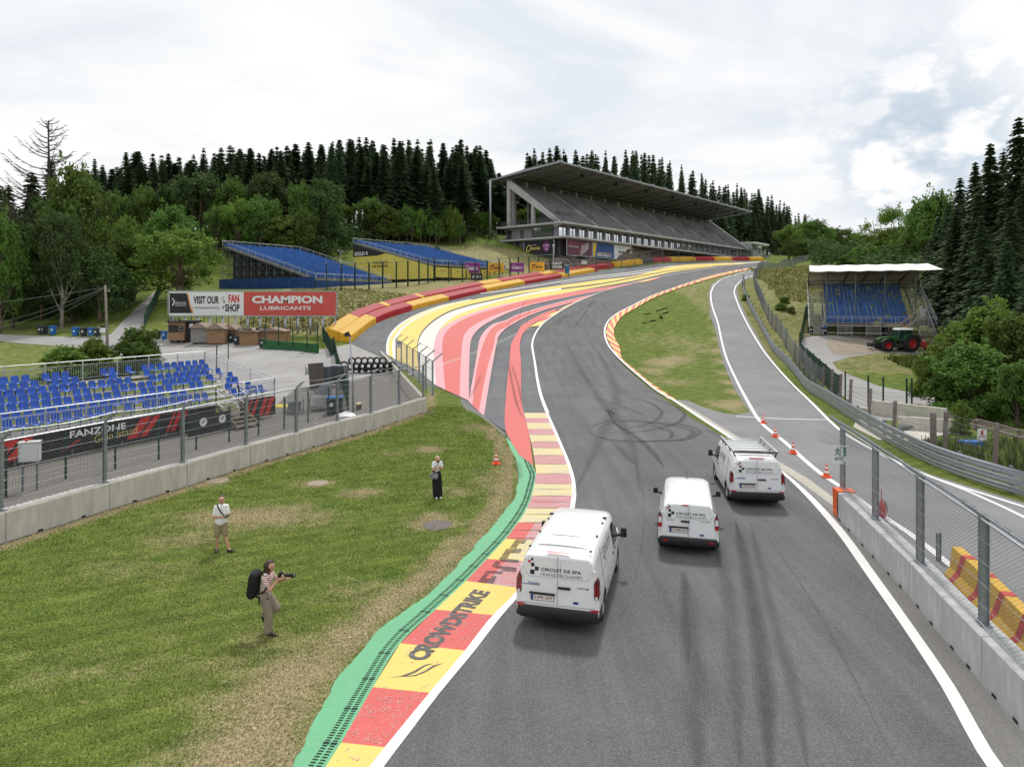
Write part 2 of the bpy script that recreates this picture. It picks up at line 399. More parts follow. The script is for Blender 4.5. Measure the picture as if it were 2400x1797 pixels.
def tag(o,label=None,cat=None,group=None,kind=None):
 if label:o['label']=label
 if cat:o['category']=cat
 if group:o['group']=group
 if kind:o['kind']=kind
 return o
def thing(name,label,cat,loc=(0,0,0),rz=0.0,group=None):
 return tag(link(name,None,None,loc,(0,0,rz)),label,cat,group)
def struct(name,mb,mats,smooth=False):
 return tag(part(name,mb,mats,None,smooth),kind='structure')
def copy_tree(o,parent=None):
 c=o.copy();COL.objects.link(c)
 if parent is not None:c.parent=parent
 for ch in o.children:copy_tree(ch,c)
 return c
def text_mb(body,w,h,bold=0.0,mi=0,bend=None):
 """text as a flat mesh fitted into a w x h box, lower left corner at the origin, in the XY plane"""
 cu=bpy.data.curves.new('t','FONT');cu.body=body;cu.size=1;cu.offset=bold;cu.resolution_u=3
 ob=bpy.data.objects.new('t',cu);COL.objects.link(ob)
 dg=bpy.context.evaluated_depsgraph_get();me=bpy.data.meshes.new_from_object(ob.evaluated_get(dg))
 v=np.array([x.co[:]for x in me.vertices]);f=[tuple(p.vertices)for p in me.polygons]
 bpy.data.objects.remove(ob);bpy.data.curves.remove(cu);bpy.data.meshes.remove(me)
 mn,mxx=v.min(0),v.max(0);v=(v-mn)/np.maximum(mxx-mn,1e-6)*np.array([w,h,0])
 mb=MB();mb.add([tuple(a)for a in v],f,mi);return mb
def ribbon(mb,left_px,right_px,k,n=None,m=None,mi=0,world_in=False):
 a=resample(left_px if world_in else drape(catmull(left_px,60)),400)
 b=resample(right_px if world_in else drape(catmull(right_px,60)),400)
 La=np.hypot(*np.diff(a,axis=0).T).sum()
 n=n or max(3,int(La/1.5));a=resample(a,n);b=resample(b,n)
 wmax=np.hypot(*(a-b).T).max();m=m or max(1,int(math.ceil(wmax/2.0)))
 t=np.linspace(0,1,m+1)[None,:,None]
 g=a[:,None]*(1-t)+b[:,None]*t
 z=hgt(g[...,0],g[...,1])+lay(k,g[...,1])
 v=np.concatenate([g,z[...,None]],-1).reshape(-1,3)
 f=[(i*(m+1)+j,i*(m+1)+j+1,(i+1)*(m+1)+j+1,(i+1)*(m+1)+j)for i in range(n-1)for j in range(m)]
 mb.add(v,f,mi);return mb
def offs(w,d):
 t=np.gradient(w,axis=0);t/=np.maximum(np.hypot(*t.T),1e-9)[:,None]
 return w+np.stack([t[:,1],-t[:,0]],1)*(d if np.isscalar(d)else np.asarray(d)[:,None])
def line(mb,px,width,k,mi=0,n=None,world_in=None):
 w=resample(drape(catmull(px,80))if world_in is None else world_in,300)
 return ribbon(mb,offs(w,-width/2),offs(w,width/2),k,n,1,mi,True)
def fill(mb,poly,k,spacing=2.0,mi=0,px=True):
 if px:
  q=[]
  for i in range(len(poly)):
   a=np.array(poly[i],float);b=np.array(poly[(i+1)%len(poly)],float)
   n=max(1,int(np.hypot(*(b-a))/12));q+=[tuple(a+(b-a)*t/n)for t in range(n)]
  w=drape(q)
 else:w=np.array(poly,float)
 dn=[]
 for i in range(len(w)):
  a,b=w[i],w[(i+1)%len(w)];n=max(1,int(np.hypot(*(b-a))/spacing));dn+=[a+(b-a)*t/n for t in range(n)]
 w=np.array(dn)
 x0,y0=w.min(0);x1,y1=w.max(0)
 gx,gy=np.meshgrid(np.arange(x0+.3,x1,spacing),np.arange(y0+.3,y1,spacing));gp=np.stack([gx.ravel(),gy.ravel()],1)
 ins=np.zeros(len(gp),bool);j=len(w)-1
 for i in range(len(w)):
  c=((w[i,1]>gp[:,1])!=(w[j,1]>gp[:,1]))&(gp[:,0]<(w[j,0]-w[i,0])*(gp[:,1]-w[i,1])/(w[j,1]-w[i,1]+1e-12)+w[i,0]);ins^=c;j=i
 gp=gp[ins]
 vs_=[Vector(p)for p in w]+[Vector(p)for p in gp]
 r=delaunay_2d_cdt(vs_,[],[list(range(len(w)))],1,1e-5)
 vv=np.array([v[:]for v in r[0]]);z=hgt(vv[:,0],vv[:,1])+lay(k,vv[:,1])
 fs=[]
 for f in r[2]:
  a,b,c=vv[f[0]],vv[f[1]],vv[f[2]]
  fs.append(tuple(f)if(b[0]-a[0])*(c[1]-a[1])-(b[1]-a[1])*(c[0]-a[0])>0 else tuple(f)[::-1])
 mb.add(np.column_stack([vv,z]),fs,mi);return mb
# === GROUND
def axis_pts(segs):
 o=[]
 for a,b,s in segs:o+=list(np.arange(a,b,s))
 return np.array(o+[segs[-1][1]])
gx=axis_pts([(-2500,-600,300),(-600,-160,40),(-160,-60,6),(-60,-27,2),(-27,16,.5),(16,90,1.6),(90,200,5),(200,640,40),(640,2500,300)])
gy=axis_pts([(-1500,-100,200),(-100,4,12),(4,10,2),(10,52,.5),(52,150,1.6),(150,320,3.2),(320,720,16),(720,3300,200)])
GX,GY=np.meshgrid(gx,gy)
GZ=hgt(GX,GY)
far=np.clip((np.hypot(GX,GY)-700)/600,0,1);GZ=GZ*(1-far)+30*far*(GY>0)
ter=MB()
nx,ny=len(gx),len(gy)
ter.v=[tuple(a)for a in np.stack([GX,GY,GZ],-1).reshape(-1,3)]
ter.f=[(i*nx+j,i*nx+j+1,(i+1)*nx+j+1,(i+1)*nx+j)for i in range(ny-1)for j in range(nx-1)]
ter.mi=[0]*len(ter.f)
ground=struct('ground',ter,'grass',smooth=True)
dry=np.full(GX.shape,0.20)
def blob(px,py,rx,ry,amt,rot=0.0):
 c=drape([(px,py)])[0];ux,uy=GX-c[0],GY-c[1];co,si=math.cos(rot),math.sin(rot)
 q=((ux*co+uy*si)/rx)**2+((-ux*si+uy*co)/ry)**2
 global dry;dry=np.maximum(dry,0.22+(amt-0.22)*np.exp(-q*1.1))
def dryline(pts,wd,amt):
 w=resample(drape(catmull(pts,40)),120)
 global dry
 for a in w:
  q=((GX-a[0])**2+(GY-a[1])**2)/wd**2
  dry=np.maximum(dry,0.22+(amt-0.22)*np.exp(-q*1.2))
for b in[(600,1210,3.0,1.3,.85),(450,1260,1.6,1.0,.62),(690,1190,1.2,.8,.7),(1020,1210,.9,.5,.9),(1025,1228,1.1,.5,.9),(745,1132,.9,.7,.85),(855,1153,.9,.7,.9),(1013,1052,.8,.9,.95),(1080,1150,1.5,1.0,.55),(330,1330,2.6,1.2,.42),(200,1560,2.2,1.0,.42),(560,1560,1.2,.8,.5),(700,1500,1.6,1,.5),(640,1620,1.4,1.0,.7),(600,1760,1.6,.8,.9),(850,1380,1.2,.8,.55),(935,1060,.8,.8,.55),(1120,1000,1.6,1.6,.6),(1165,1120,1.2,2.4,.6),(1550,850,2,3.2,.9),(1590,842,1.8,3.2,.8),(1590,800,3,6,.55),(1520,790,3,3,.5),(1640,815,2,5,.6),(1580,895,3,3,.6),(1530,870,1.6,3,.7),(1700,950,1.2,3,.85),(512,1128,.6,.8,.9)]:blob(*b)
dryline([(0,1282),(257,1199),(439,1145),(587,1097),(704,1063),(878,1012),(1000,968)],0.42,1.0)
dryline([(620,1797),(680,1690),(745,1590),(815,1505),(900,1425),(1010,1350),(1090,1270)],.72,0.78)
dryline([(1090,1290),(1150,1215),(1185,1150),(1195,1090),(1180,1040),(1150,1000)],0.5,0.85)
dryline([(560,1797),(620,1700),(700,1560)],1.2,0.8)
dryline([(1757,965),(1724,920),(1695,856),(1686,800),(1672,740)],0.5,0.9)
dryline([(1600,945),(1652,962),(1700,974),(1750,972)],0.5,0.85)
dryline([(1006,966),(1010,920)],0.4,0.9)
def region(cond,val):
 global dry;dry=np.where(cond,np.maximum(dry,val),dry)
region((GX<-8)&(GY>97)&(GX>-45)&(GY<170),0.62)
region((GX>30)&(GY>70)&(GX<75)&(GY<190),0.50)
region((GX>-34)&(GX<26)&(GY>166)&(GY<205),0.62)
region((GX<-45)&(GY>60)&(GY<110),0.38)
at=ground.data.attributes.new('dry','FLOAT','POINT');at.data.foreach_set('value',dry.ravel().astype(np.float32))
# ---- asphalt sheets
TL=[(770,1950),(899,1797),(934,1752),(1031,1624),(1113,1525),(1177,1442),(1222,1391),(1290,1300),(1338,1230),(1346,1204),(1351,1156),(1349,1133),(1337,1088),(1319,1045),(1304,1010),(1285,968),(1271,929),(1262,895),(1252,850)]+[(a[0],a[1])for a in LEDGE]
TR=[(2500,1985),(2349,1797),(2230,1600),(2149,1480),(2049,1340),(1983,1250),(1916,1176),(1834,1104),(1712,1035),(1652,997),(1616,976),(1579,952),(1543,925),(1507,898),(1471,867),(1450,845)]+[(a[0],a[1])for a in REDGE]
def split(c,y):return[p for p in c if p[1]>=y],[p for p in c if p[1]<=y]
track=MB();ribbon(track,TL,TR,3,n=240)
struct('race_track',track,['track'])
RO=[(1186,1015),(1133,975),(1081,934),(1036,912),(1002,901),(950,868),(896,836),(822,806),(850,778),(882,758),(965,728),(1053,705),(1140,685),(1231,667),(1300,655),(1398,637),(1449,629),(1518,621),(1585,615),(1639,613),(1727,612),(1797,612),(1800,616),(1686,628),(1623,638),(1560,649),(1512,658),(1465,671),(1417,684),(1376,700),(1341,716),(1303,739),(1268,766),(1253,790),(1247,810),(1251,832),(1252,850),(1262,895),(1275,940),(1285,968),(1240,1000),(1200,1015)]
ro=MB();fill(ro,RO,1.5,2.2)
struct('runoff_area',ro,['runoff'])
tg=MB();fill(tg,[(1081,934),(1133,975),(1186,1012),(1186,1030),(1160,1000),(1118,970),(1092,960),(1080,945)],1.5,1.0)
struct('lawn_edge_tarmac',tg,['shoulder'])
SR=[(2560,1985),(2349,1797),(2230,1600),(2149,1480),(2049,1340),(1983,1250),(1916,1176),(1834,1104),(1748,1040),(1652,978),(1585,938),(1610,938),(1652,956),(1697,968),(1724,972),(1757,965),(1724,916),(1695,852),(1686,816),(1677,775),(1666,745),(1662,714),(1660,687),(1668,667),(1686,655),(1713,645),(1740,638),(1775,629),(1800,630),(1776,640),(1757,652),(1733,668),(1727,683),(1733,705),(1757,755),(1796,825),(1851,900),(1916,960),(1972,1008),(2060,1060),(2182,1112),(2400,1178),(2700,1260),(3300,1420),(3300,1985)]
sr=MB();fill(sr,SR,1.5,2.0)
struct('pit_exit_road',sr,['lane'])
sh=MB()
ribbon(sh,[(2349,1797),(2230,1600),(2149,1480),(2049,1340),(1983,1250),(1916,1176),(1834,1110)],[(2520,1880),(2330,1640),(2209,1493),(2132,1398),(2006,1258),(1955,1204),(1832,1104)],2.2)
struct('track_shoulder',sh,['shoulder'])
cs=MB()
ribbon(cs,[(1573,933),(1652,985),(1712,1024),(1747,1047),(1832,1100),(1900,1147),(1953,1186)],[(1590,940),(1652,976),(1700,1006),(1748,1034),(1828,1083),(1900,1126),(1957,1169)],3)
struct('concrete_strip',cs,['strip'])
yd=MB()
fill(yd,[(60,806),(0,800),(-400,800),(-400,786),(0,784),(190,791),(259,784),(289,752),(316,725),(360,685),(372,688),(345,752),(330,775),(391,792),(620,806),(660,812),(745,820),(822,806),(896,838),(930,875),(860,885),(780,905),(700,905),(640,960),(560,960),(480,860),(330,850),(250,822),(150,812)],1,2.4)
struct('service_yard',yd,['yard'])
gv=MB()
fill(gv,[(0,1278),(257,1194),(439,1140),(587,1092),(704,1058),(878,1007),(1000,962),(940,885),(900,860),(860,885),(780,905),(700,905),(640,955),(560,960),(300,1000),(0,1050),(-500,1180),(-700,1500)],1.4,1.6)
struct('gravel_strip',gv,['gravel'])
ry=MB()
fill(ry,[(1888,790),(1935,786),(2170,790),(2215,800),(2300,810),(2300,845),(2150,832),(2060,826),(1990,838),(1950,850),(1965,868),(2060,905),(2160,925),(2200,935),(2190,960),(2120,968),(2100,985),(2040,985),(1990,940),(1950,905),(1905,870),(1884,840),(1876,810)],1,2.0)
struct('paddock_yard',ry,['yard'])
dr=MB();fill(dr,[(1940,794),(2120,793),(2180,800),(2180,825),(2060,824),(1990,834),(1955,830),(1938,810)],2,1.6)
struct('dirt_patch',dr,['dirt'])
dr=MB();fill(dr,[(2180,775),(2200,740),(2215,742),(2260,790),(2240,800),(2190,795)],2,1.6)
struct('dirt_track',dr,['dirt'])
# ---- painted stripes of the run-off
Z2=lambda*p:[(700+x*.2717,450+y*.2717)for x,y in p]
Z3=lambda*p:[(1100+x*.317,350+y*.317)for x,y in p]
ZB=lambda*p:[(1180+x*.1356,580+y*.1356)for x,y in p]
stripes=MB()
_bk=[4.0]
def band(l,r,mi,k=None):
 _bk[0]+=.12;ribbon(stripes,l,r,_bk[0],mi=mi)
W_,Y_,R_,P_=0,1,2,3
ZC=lambda*p:[(760+x*.1808,640+y*.1808)for x,y in p]
YT=ZB((0,812),(400,748),(800,690),(1200,635),(1700,565),(2212,508))+Z3((1500,868),(1900,842))
c0=ZC((805,1060),(800,960),(820,860),(870,770),(960,680),(1100,590),(1300,500),(1500,430),(1700,385),(1900,345))
c1=ZC((845,1085),(835,960),(850,865),(902,778),(988,690),(1122,600),(1312,510),(1505,438),(1703,390),(1903,349))
c2=ZC((890,1110),(880,960),(888,880),(935,790),(1012,702),(1135,615),(1325,520),(1512,446),(1707,396),(1906,353))
c3=ZC((935,1140),(925,960),(936,870),(985,780),(1058,700),(1170,622),(1345,532),(1525,458),(1712,404),(1910,358))
c4=ZC((1235,1290),(1205,1060),(1205,960),(1215,870),(1260,770),(1330,690),(1440,600),(1600,510),(1800,440),(2000,390),(2190,348))+ZB((200,825),(400,790),(800,735),(1200,690),(1600,640))+Z3((1500,898),(1800,866),(2100,846))
c5=ZC((1245,1295),(1215,1060),(1212,960),(1225,880),(1275,780),(1350,695),(1460,608),(1620,520),(1820,452),(2190,365))+ZB((400,803),(700,750),(1000,712))
c6=[(1022,905),(1018,850)]+ZC((1418,1000),(1432,900),(1460,810),(1530,700),(1640,600),(1800,520),(2000,455),(2180,398))+ZB((400,838),(700,785),(1000,740))
band(c0,c1,W_);band(c1,c2,Y_);band(c2,c3,W_)
band(c3+YT,c4,Y_)
band(c5,c6,W_)
yb_l=ZC((1490,750),(1530,700),(1640,600),(1800,520),(2000,455),(2180,398))+ZB((400,838),(700,785),(1000,740),(1600,662))+Z3((1500,903),(1800,868))
yb_r=ZC((1497,755),(1580,685),(1750,592),(2000,500),(2190,446))+ZB((400,918),(700,862),(1100,792),(1600,700),(2212,592))+Z3((1500,912),(1800,872))
band(yb_l,yb_r,Y_)
p1_l=[(1022,905),(1018,850)]+ZC((1418,1000),(1432,900),(1460,810),(1497,755),(1580,685),(1750,592),(2000,500),(2190,446))+ZB((400,920),(700,864),(1100,796),(1500,735))
r1_l=[(1044,916),(1038,850)]+ZC((1530,960),(1540,850),(1600,750),(1750,640),(1900,570),(2190,478))+ZB((400,928),(800,852),(1200,786),(1600,722),(2000,662),(2212,630))
r1_r=[(1077,930),(1080,850)]+ZC((1785,960),(1800,850),(1850,760),(1950,680),(2100,603),(2190,565))+ZB((300,1038),(600,962),(1000,880),(1400,806),(1700,750),(2000,695),(2212,650))
p2_r=[(1099,940),(1100,850)]+ZC((1890,960),(1905,870),(1960,780),(2060,690),(2190,618))+ZB((300,1056),(600,976),(1000,891),(1400,813),(1650,766))
band(p1_l,r1_l,P_);band(r1_l,r1_r,R_);band(r1_r,p2_r,P_)
s_a=[(1098,941),(1115,850)]+Z2((1550,1330),(1560,1280),(1620,1190),(1700,1135))+ZB((0,1290),(200,1190),(500,1090),(800,1003),(1200,902),(1600,812))
s_b=[(1107,951),(1121,850)]+Z2((1600,1300),(1660,1190),(1730,1140))+ZB((0,1312),(200,1210),(500,1108),(800,1018),(1200,914),(1600,816))
s_c=[(1122,965),(1146,850)]+Z2((1690,1300),(1700,1240),(1750,1190))+ZB((0,1418),(200,1290),(400,1195),(700,1080),(1000,996),(1300,918),(1560,838))
s_d=[(1134,975),(1156,850)]+Z2((1712,1300),(1730,1230))+ZB((0,1445),(200,1318),(400,1214),(700,1098),(1000,1013),(1300,928))
band(s_a,s_b,P_);band(s_b,s_c,R_);band(s_c,s_d,P_)
t_l=[(1216,1065),(1186,1010),(1186,929),(1194,850)]+ZB((150,1640),(235,1500),(300,1375),(430,1290),(700,1150),(900,1075))
t_r=[(1250,1092),(1235,997),(1227,968),(1221,850)]+ZB((290,1640),(330,1520),(390,1440),(470,1365),(730,1215),(900,1110))
band(t_l,t_r,R_)
band([(1217,1066),(1224,1049),(1224,1049)][:2],[(1250,1092),(1249,1088)],R_)
tsand=ZB((-400,800),(0,748),(400,690),(1000,590),(1600,500),(2212,430))+[(1576,624),(1680,619),(1782,614)]
ribbon(stripes,tsand,[(x,y+1.6)for x,y in tsand],4,mi=0)
ts2=[(1000,735),(1108,697),(1189,682),(1300,664),(1398,651),(1480,640),(1576,630),(1700,620)]
struct('runoff_paint',stripes,['cream','yellow','red','pink'])
st2=MB();ribbon(st2,ZB((1000,625),(1500,548),(2212,462))+[(1576,629),(1680,622)],ZB((1000,632),(1500,558),(2212,476))+[(1576,630.5),(1680,623.5)],4)
struct('runoff_line',st2,['cream'])
dl=MB();line(dl,[(955,880),(1100,832),(1170,803),(1243,770)],0.16,5);line(dl,[(958,882),(1103,835),(1173,806),(1245,773)],0.12,5)
struct('drain_line',dl,['concrete'])
# ---- kerbs
KL=[(764,1797),(800,1741),(874,1611),(938,1508),(1021,1429),(1092,1362),(1142,1310),(1187,1261),(1217,1221),(1231,1199),(1244,1171),(1252,1140),(1257,1110),(1253,1081),(1249,1054),(1240,1018),(1233,986),(1228,968)]
KR=[(866,1797),(902,1752),(1007,1624),(1090,1525),(1155,1442),(1207,1391),(1265,1310),(1305,1255),(1325,1222),(1332,1204),(1339,1167),(1341,1138),(1336,1110),(1328,1085),(1314,1049),(1303,1024),(1287,986),(1280,968)]
def at_y(c,y):
 for(x0,y0),(x1,y1)in zip(c,c[1:]):
  if(y0-y)*(y1-y)<=0 and y0!=y1:return x0+(x1-x0)*(y-y0)/(y1-y0)
 return c[0][0]
def sub_curve(c,ya,yb):
 o=[(at_y(c,ya),ya)]+[p for p in c if yb<p[1]<ya]+[(at_y(c,yb),yb)]
 return o
kb=[(1940,1960),(1741,1752),(1611,1624),(1508,1525),(1429,1442),(1362,1378),(1310,1318),(1263,1270),(1225,1226),(1191,1191),(1162,1162),(1134,1134),(1110,1110),(1088,1088),(1067,1067),(1050,1050),(1035,1035),(1019,1019),(1005,1005),(991,991),(980,980),(968,968)]
KLx=[(668,1960)]+KL;KRx=[(740,1980)]+KR
kerb=thing('kerb','wide yellow and red kerb with black and white lettering beside the lawn, passing the nearest van','kerb',(0,0,0))
ky={0:MB(),1:MB(),2:MB(),3:MB()}
for i in range(len(kb)-1):
 l=sub_curve(KLx,kb[i][0],kb[i+1][0]);r=sub_curve(KRx,kb[i][1],kb[i+1][1])
 col=i%2;worn=2 if i>=8 else 0
 if 4<i<8:
  mid=[((a[0]*.62+b[0]*.38),(a[1]*.62+b[1]*.38))for a,b in zip(np.array(resample(np.array(l,float),8)),np.array(resample(np.array(r,float),8)))]
  ribbon(ky[col],l,mid,4,n=8);ribbon(ky[2+col],mid,r,4,n=8)
 else:ribbon(ky[col+worn],l,r,4,n=10)
names=['yellow_panels','red_panels','worn_yellow_panels','worn_red_panels']
for q,mk in enumerate(['kyellow','kred','kyworn','krworn']):part('painted_panels',ky[q],[mk],kerb,label=['fresh yellow kerb panels','fresh red kerb panels','worn grey-yellow kerb panels','worn grey-red kerb panels'][q])
ser=MB()
for y in[1262,1243,1225,1206,1191,1176,1162,1147,1134,1110,1088,1067,1050,1035,1019]:
 x0,x1=at_y(KL,y),at_y(KR,y);a,b=drape([(x0+3,y),(x1-3,y+.5)])
 n=12;t=np.linspace(0,1,n)[:,None];w=a+(b-a)*t;wd=0.05*np.sin(np.linspace(0.1,3.05,n))+.006
 nn=np.array([0,1.0]);va=[(p[0],p[1]-q/2,h1(*p)+.021)for p,q in zip(w,wd)];vb=[(p[0],p[1]+q/2,h1(*p)+.021)for p,q in zip(w,wd)]
 ser.add(va+vb,[(i,i+1,n+i+1,n+i)for i in range(n-1)])
part('serration',ser,[mat('serration_grime',(0.10,0.10,0.10),0.9,var=.4,scale=8)],kerb)
UL=ZB((440,1392),(590,1300),(725,1205),(870,1130),(1010,1060),(1150,985),(1300,922),(1450,860),(1640,800),(1800,750),(1960,700),(2130,655),(2600,575))
UR=[(1268,765),(1303,738),(1341,715),(1376,699),(1417,683),(1465,670),(1512,657),(1560,648)]
def striped_kerb(th,L,Rr,step,k=5,mats=('kyellow','kred')):
 a=resample(drape(catmull(L,80)),600);b=resample(drape(catmull(Rr,80)),600)
 Ln=np.hypot(*np.diff(a,axis=0).T).sum();N=int(Ln/step);mb={0:MB(),1:MB()}
 for i in range(N):
  i0,i1=int(599*i/N),int(599*(i+1)/N)
  ribbon(mb[i%2],a[i0:i1+1],b[i0:i1+1],k,n=4,m=2,world_in=True)
 part('painted_panels',mb[0],[mats[0]],th,label='yellow kerb panels');part('painted_panels',mb[1],[mats[1]],th,label='red kerb panels')
th=thing('kerb','saw-tooth yellow and red kerb where the red stripes meet the left edge of the climbing track','kerb')
striped_kerb(th,UL,UR,3.2)
th=thing('kerb','long thin yellow and red kerb around the grass island on the inside of the climb','kerb')
KI_R=[(1585,938),(1554,918),(1527,900),(1489,869),(1456,838),(1452,814),(1441,794),(1440,770)]+Z3((1080,1310),(1130,1240),(1220,1185),(1350,1110),(1500,1050),(1700,985),(1900,930),(2130,880))
KI_L=[(1566,936),(1545,920),(1516,898),(1478,867),(1447,836),(1432,812),(1423,794),(1421,775),(1428,757),(1450,735),(1484,717),(1529,694),(1580,675),(1643,654),(1706,638),(1775,626)]
striped_kerb(th,KI_L,KI_R,1.75)
wl=MB()
KRw=[(740,1980)]+KR
ribbon(wl,KRw,[(790,1975),(899,1797),(934,1752),(1031,1624),(1113,1525),(1177,1442),(1222,1391),(1280,1310),(1325,1245),(1342,1215),(1347,1190),(1351,1156),(1349,1133),(1337,1088),(1319,1045),(1304,1010),(1285,968)],5,n=60)
line(wl,[(1283,968),(1268,929),(1260,895),(1253,850),(1250,832),(1247,810),(1252,790),(1268,765),(1303,738),(1341,715),(1376,699),(1417,683),(1465,670),(1512,657),(1560,648),(1623,637),(1686,627),(1782,615)],0.26,6)
ribbon(wl,[(2470,1985),(2311,1797),(2200,1600),(2122,1480),(2025,1340),(1962,1250),(1900,1176),(1826,1104),(1722,1035),(1652,989),(1600,955)],[(2512,1985),(2349,1797),(2232,1600),(2149,1480),(2049,1340),(1983,1250),(1916,1176),(1834,1104),(1734,1035),(1660,988),(1604,952)],6,n=60)
line(wl,[(1602,954),(1577,938),(1543,919),(1507,891),(1471,861),(1441,831),(1424,808),(1418,790),(1417,775),(1424,757),(1446,737),(1480,719),(1525,696),(1576,677),(1639,656),(1702,640),(1775,627)],0.24,6)
struct('track_edge_line',wl,['white'])
pl=MB()
line(pl,[(2420,1440),(2239,1335),(2149,1262),(2079,1216),(2040,1190),(1966,1138),(1937,1120),(1891,1083),(1844,1040),(1779,985),(1753,943),(1724,889),(1702,840),(1690,795),(1683,760),(1668,714),(1666,687),(1674,670),(1690,658),(1717,647),(1744,640),(1771,632)],0.24,5)
line(pl,[(2620,1258),(2400,1188),(2300,1156),(2182,1118),(2060,1062),(1964,1004),(1910,952),(1845,890),(1790,825),(1751,760),(1726,705),(1720,683),(1728,667),(1751,652),(1790,640)],0.22,5)
line(pl,[(1724,976),(1800,980),(1890,984),(1940,984)],0.2,4)
line(pl,[(2182,1118),(2300,1164),(2400,1212),(2560,1290)],0.18,4)
struct('pit_exit_line',pl,['white'])
GLc=[(600,1935),(682,1797),(747,1676),(809,1571),(852,1521),(881,1485),(975,1413),(1043,1355),(1083,1315),(1122,1272),(1151,1236),(1180,1200),(1201,1171),(1214,1133),(1214,1099),(1203,1065),(1190,1038),(1186,1018)]
GRc=[(668,1960)]+KL[:13]+[(1249,1094),(1240,1072),(1224,1049),(1205,1030),(1188,1015)]
random.seed(3)
gl=resample(drape(catmull(GLc,90)),220);_rw=np.convolve(np.random.default_rng(4).normal(size=240),np.ones(7)/7,'same')[:220]*.08+np.random.default_rng(5).normal(size=220)*.014;gl=offs(gl,_rw)
gr=resample(drape(catmull(GRc,90)),220)
gs=MB();ribbon(gs,gl,gr,3.6,n=220,m=2,world_in=True)
struct('green_strip',gs,['green'])
slots=MB()
c=resample(gr,420)
tt=np.gradient(c,axis=0);tt/=np.hypot(*tt.T)[:,None];nn=np.stack([-tt[:,1],tt[:,0]],1)
for i in range(4,416):
 if c[i][1]>42:continue
 for rr in(0.07,0.21):
  big=i%14==0
  p=c[i]+nn[i]*(rr+0.045);hw,hl=0.046 if not big else.058,(0.016 if not big else.03)
  z=h1(*p)+.0195
  q=[p+nn[i]*a*hw+tt[i]*b*hl for a,b in((-1,-1),(-1,1),(1,1),(1,-1))]
  slots.add([(x[0],x[1],z)for x in q],[(3,2,1,0)])
tag(part('drain_grate',slots,['dgreen']),'double row of dark drain slots running along the green strip','drain',kind='structure')
# === TREES
def leaf_mat(name,a,b,c=None,trans=0.3):
 g=NT(name)
 oi=g.n('ShaderNodeObjectInfo')
 n1=g.noise(0.55,3,0.6);n2=g.noise(6.0,2,0.6)
 col=g.mix(g.ramp(n1,(0.36,0.0),(0.64,1.0)),a,b)
 col=g.mix(g.ramp(n2,(0.35,0.0),(0.7,0.5)),col,c or tuple(min(1,x*1.7)for x in b))
 hv=g.n('ShaderNodeHueSaturation');g.l(col,hv.inputs['Color'])
 hv.inputs['Hue'].default_value=0.5
 g.l(g.math('ADD',g.math('MULTIPLY',oi.outputs['Random'],0.55),0.74),hv.inputs['Value'])
 g.l(g.math('ADD',g.math('MULTIPLY',oi.outputs['Random'],0.035),0.482),hv.inputs['Hue'])
 g.done(hv.outputs[0],0.75,0.25)
 tr=g.n('ShaderNodeBsdfTranslucent');g.l(hv.outputs[0],tr.inputs[0])
 mx=g.n('ShaderNodeMixShader');mx.inputs[0].default_value=trans
 g.l(g.p.outputs[0],mx.inputs[1]);g.l(tr.outputs[0],mx.inputs[2])
 g.l(mx.outputs[0],g.t.nodes['Material Output'].inputs[0])
 return g.m
M['leaf']=leaf_mat('leaves',(0.055,0.105,0.022),(0.112,0.190,0.038))
M['leafb']=leaf_mat('bright_leaves',(0.075,0.135,0.022),(0.155,0.240,0.042))
M['leafd']=leaf_mat('dark_leaves',(0.034,0.064,0.021),(0.068,0.116,0.032))
M['needle']=leaf_mat('needles',(0.046,0.082,0.044),(0.086,0.136,0.062),trans=0.3)
M['needle2']=leaf_mat('needles_near',(0.028,0.056,0.026),(0.062,0.104,0.038),trans=0.15)
M['bark']=mat('bark',(0.16,0.12,0.095),0.95,var=0.4,scale=3,squash=(3,3,.4))
M['barkd']=mat('dark_bark',(0.055,0.042,0.035),0.95,var=0.3,scale=3)
M['birch']=mat('birch_bark',(0.42,0.40,0.37),0.9,col2=(0.12,0.11,0.10),scale=4)
def leaves(mb,cs,rad,per,size,rng,up=0.35,flat=1.0):
 """leaf clumps: rhombic leaves scattered in little clouds"""
 n=len(cs)*per
 c=np.repeat(np.array(cs),per,axis=0);rr=np.repeat(np.array(rad),per)
 d=rng.normal(size=(n,3));d/=np.linalg.norm(d,axis=1)[:,None]
 p=c+d*(rr*rng.uniform(0.25,1.0,n)**0.6)[:,None]*np.array([1,1,flat])
 nrm=d*0.8+rng.normal(size=(n,3))*0.7+np.array([0,0,up]);nrm/=np.linalg.norm(nrm,axis=1)[:,None]
 t=np.cross(nrm,rng.normal(size=(n,3)));t/=np.linalg.norm(t,axis=1)[:,None];b=np.cross(nrm,t)
 s=size*rng.uniform(0.6,1.35,n)[:,None]
 q=np.stack([p+t*s,p+b*s*.62,p-t*s,p-b*s*.62],1).reshape(-1,3)
 o=len(mb.v);mb.v.extend(map(tuple,q));mb.f.extend([(o+4*i,o+4*i+1,o+4*i+2,o+4*i+3)for i in range(n)]);mb.mi.extend([0]*n)
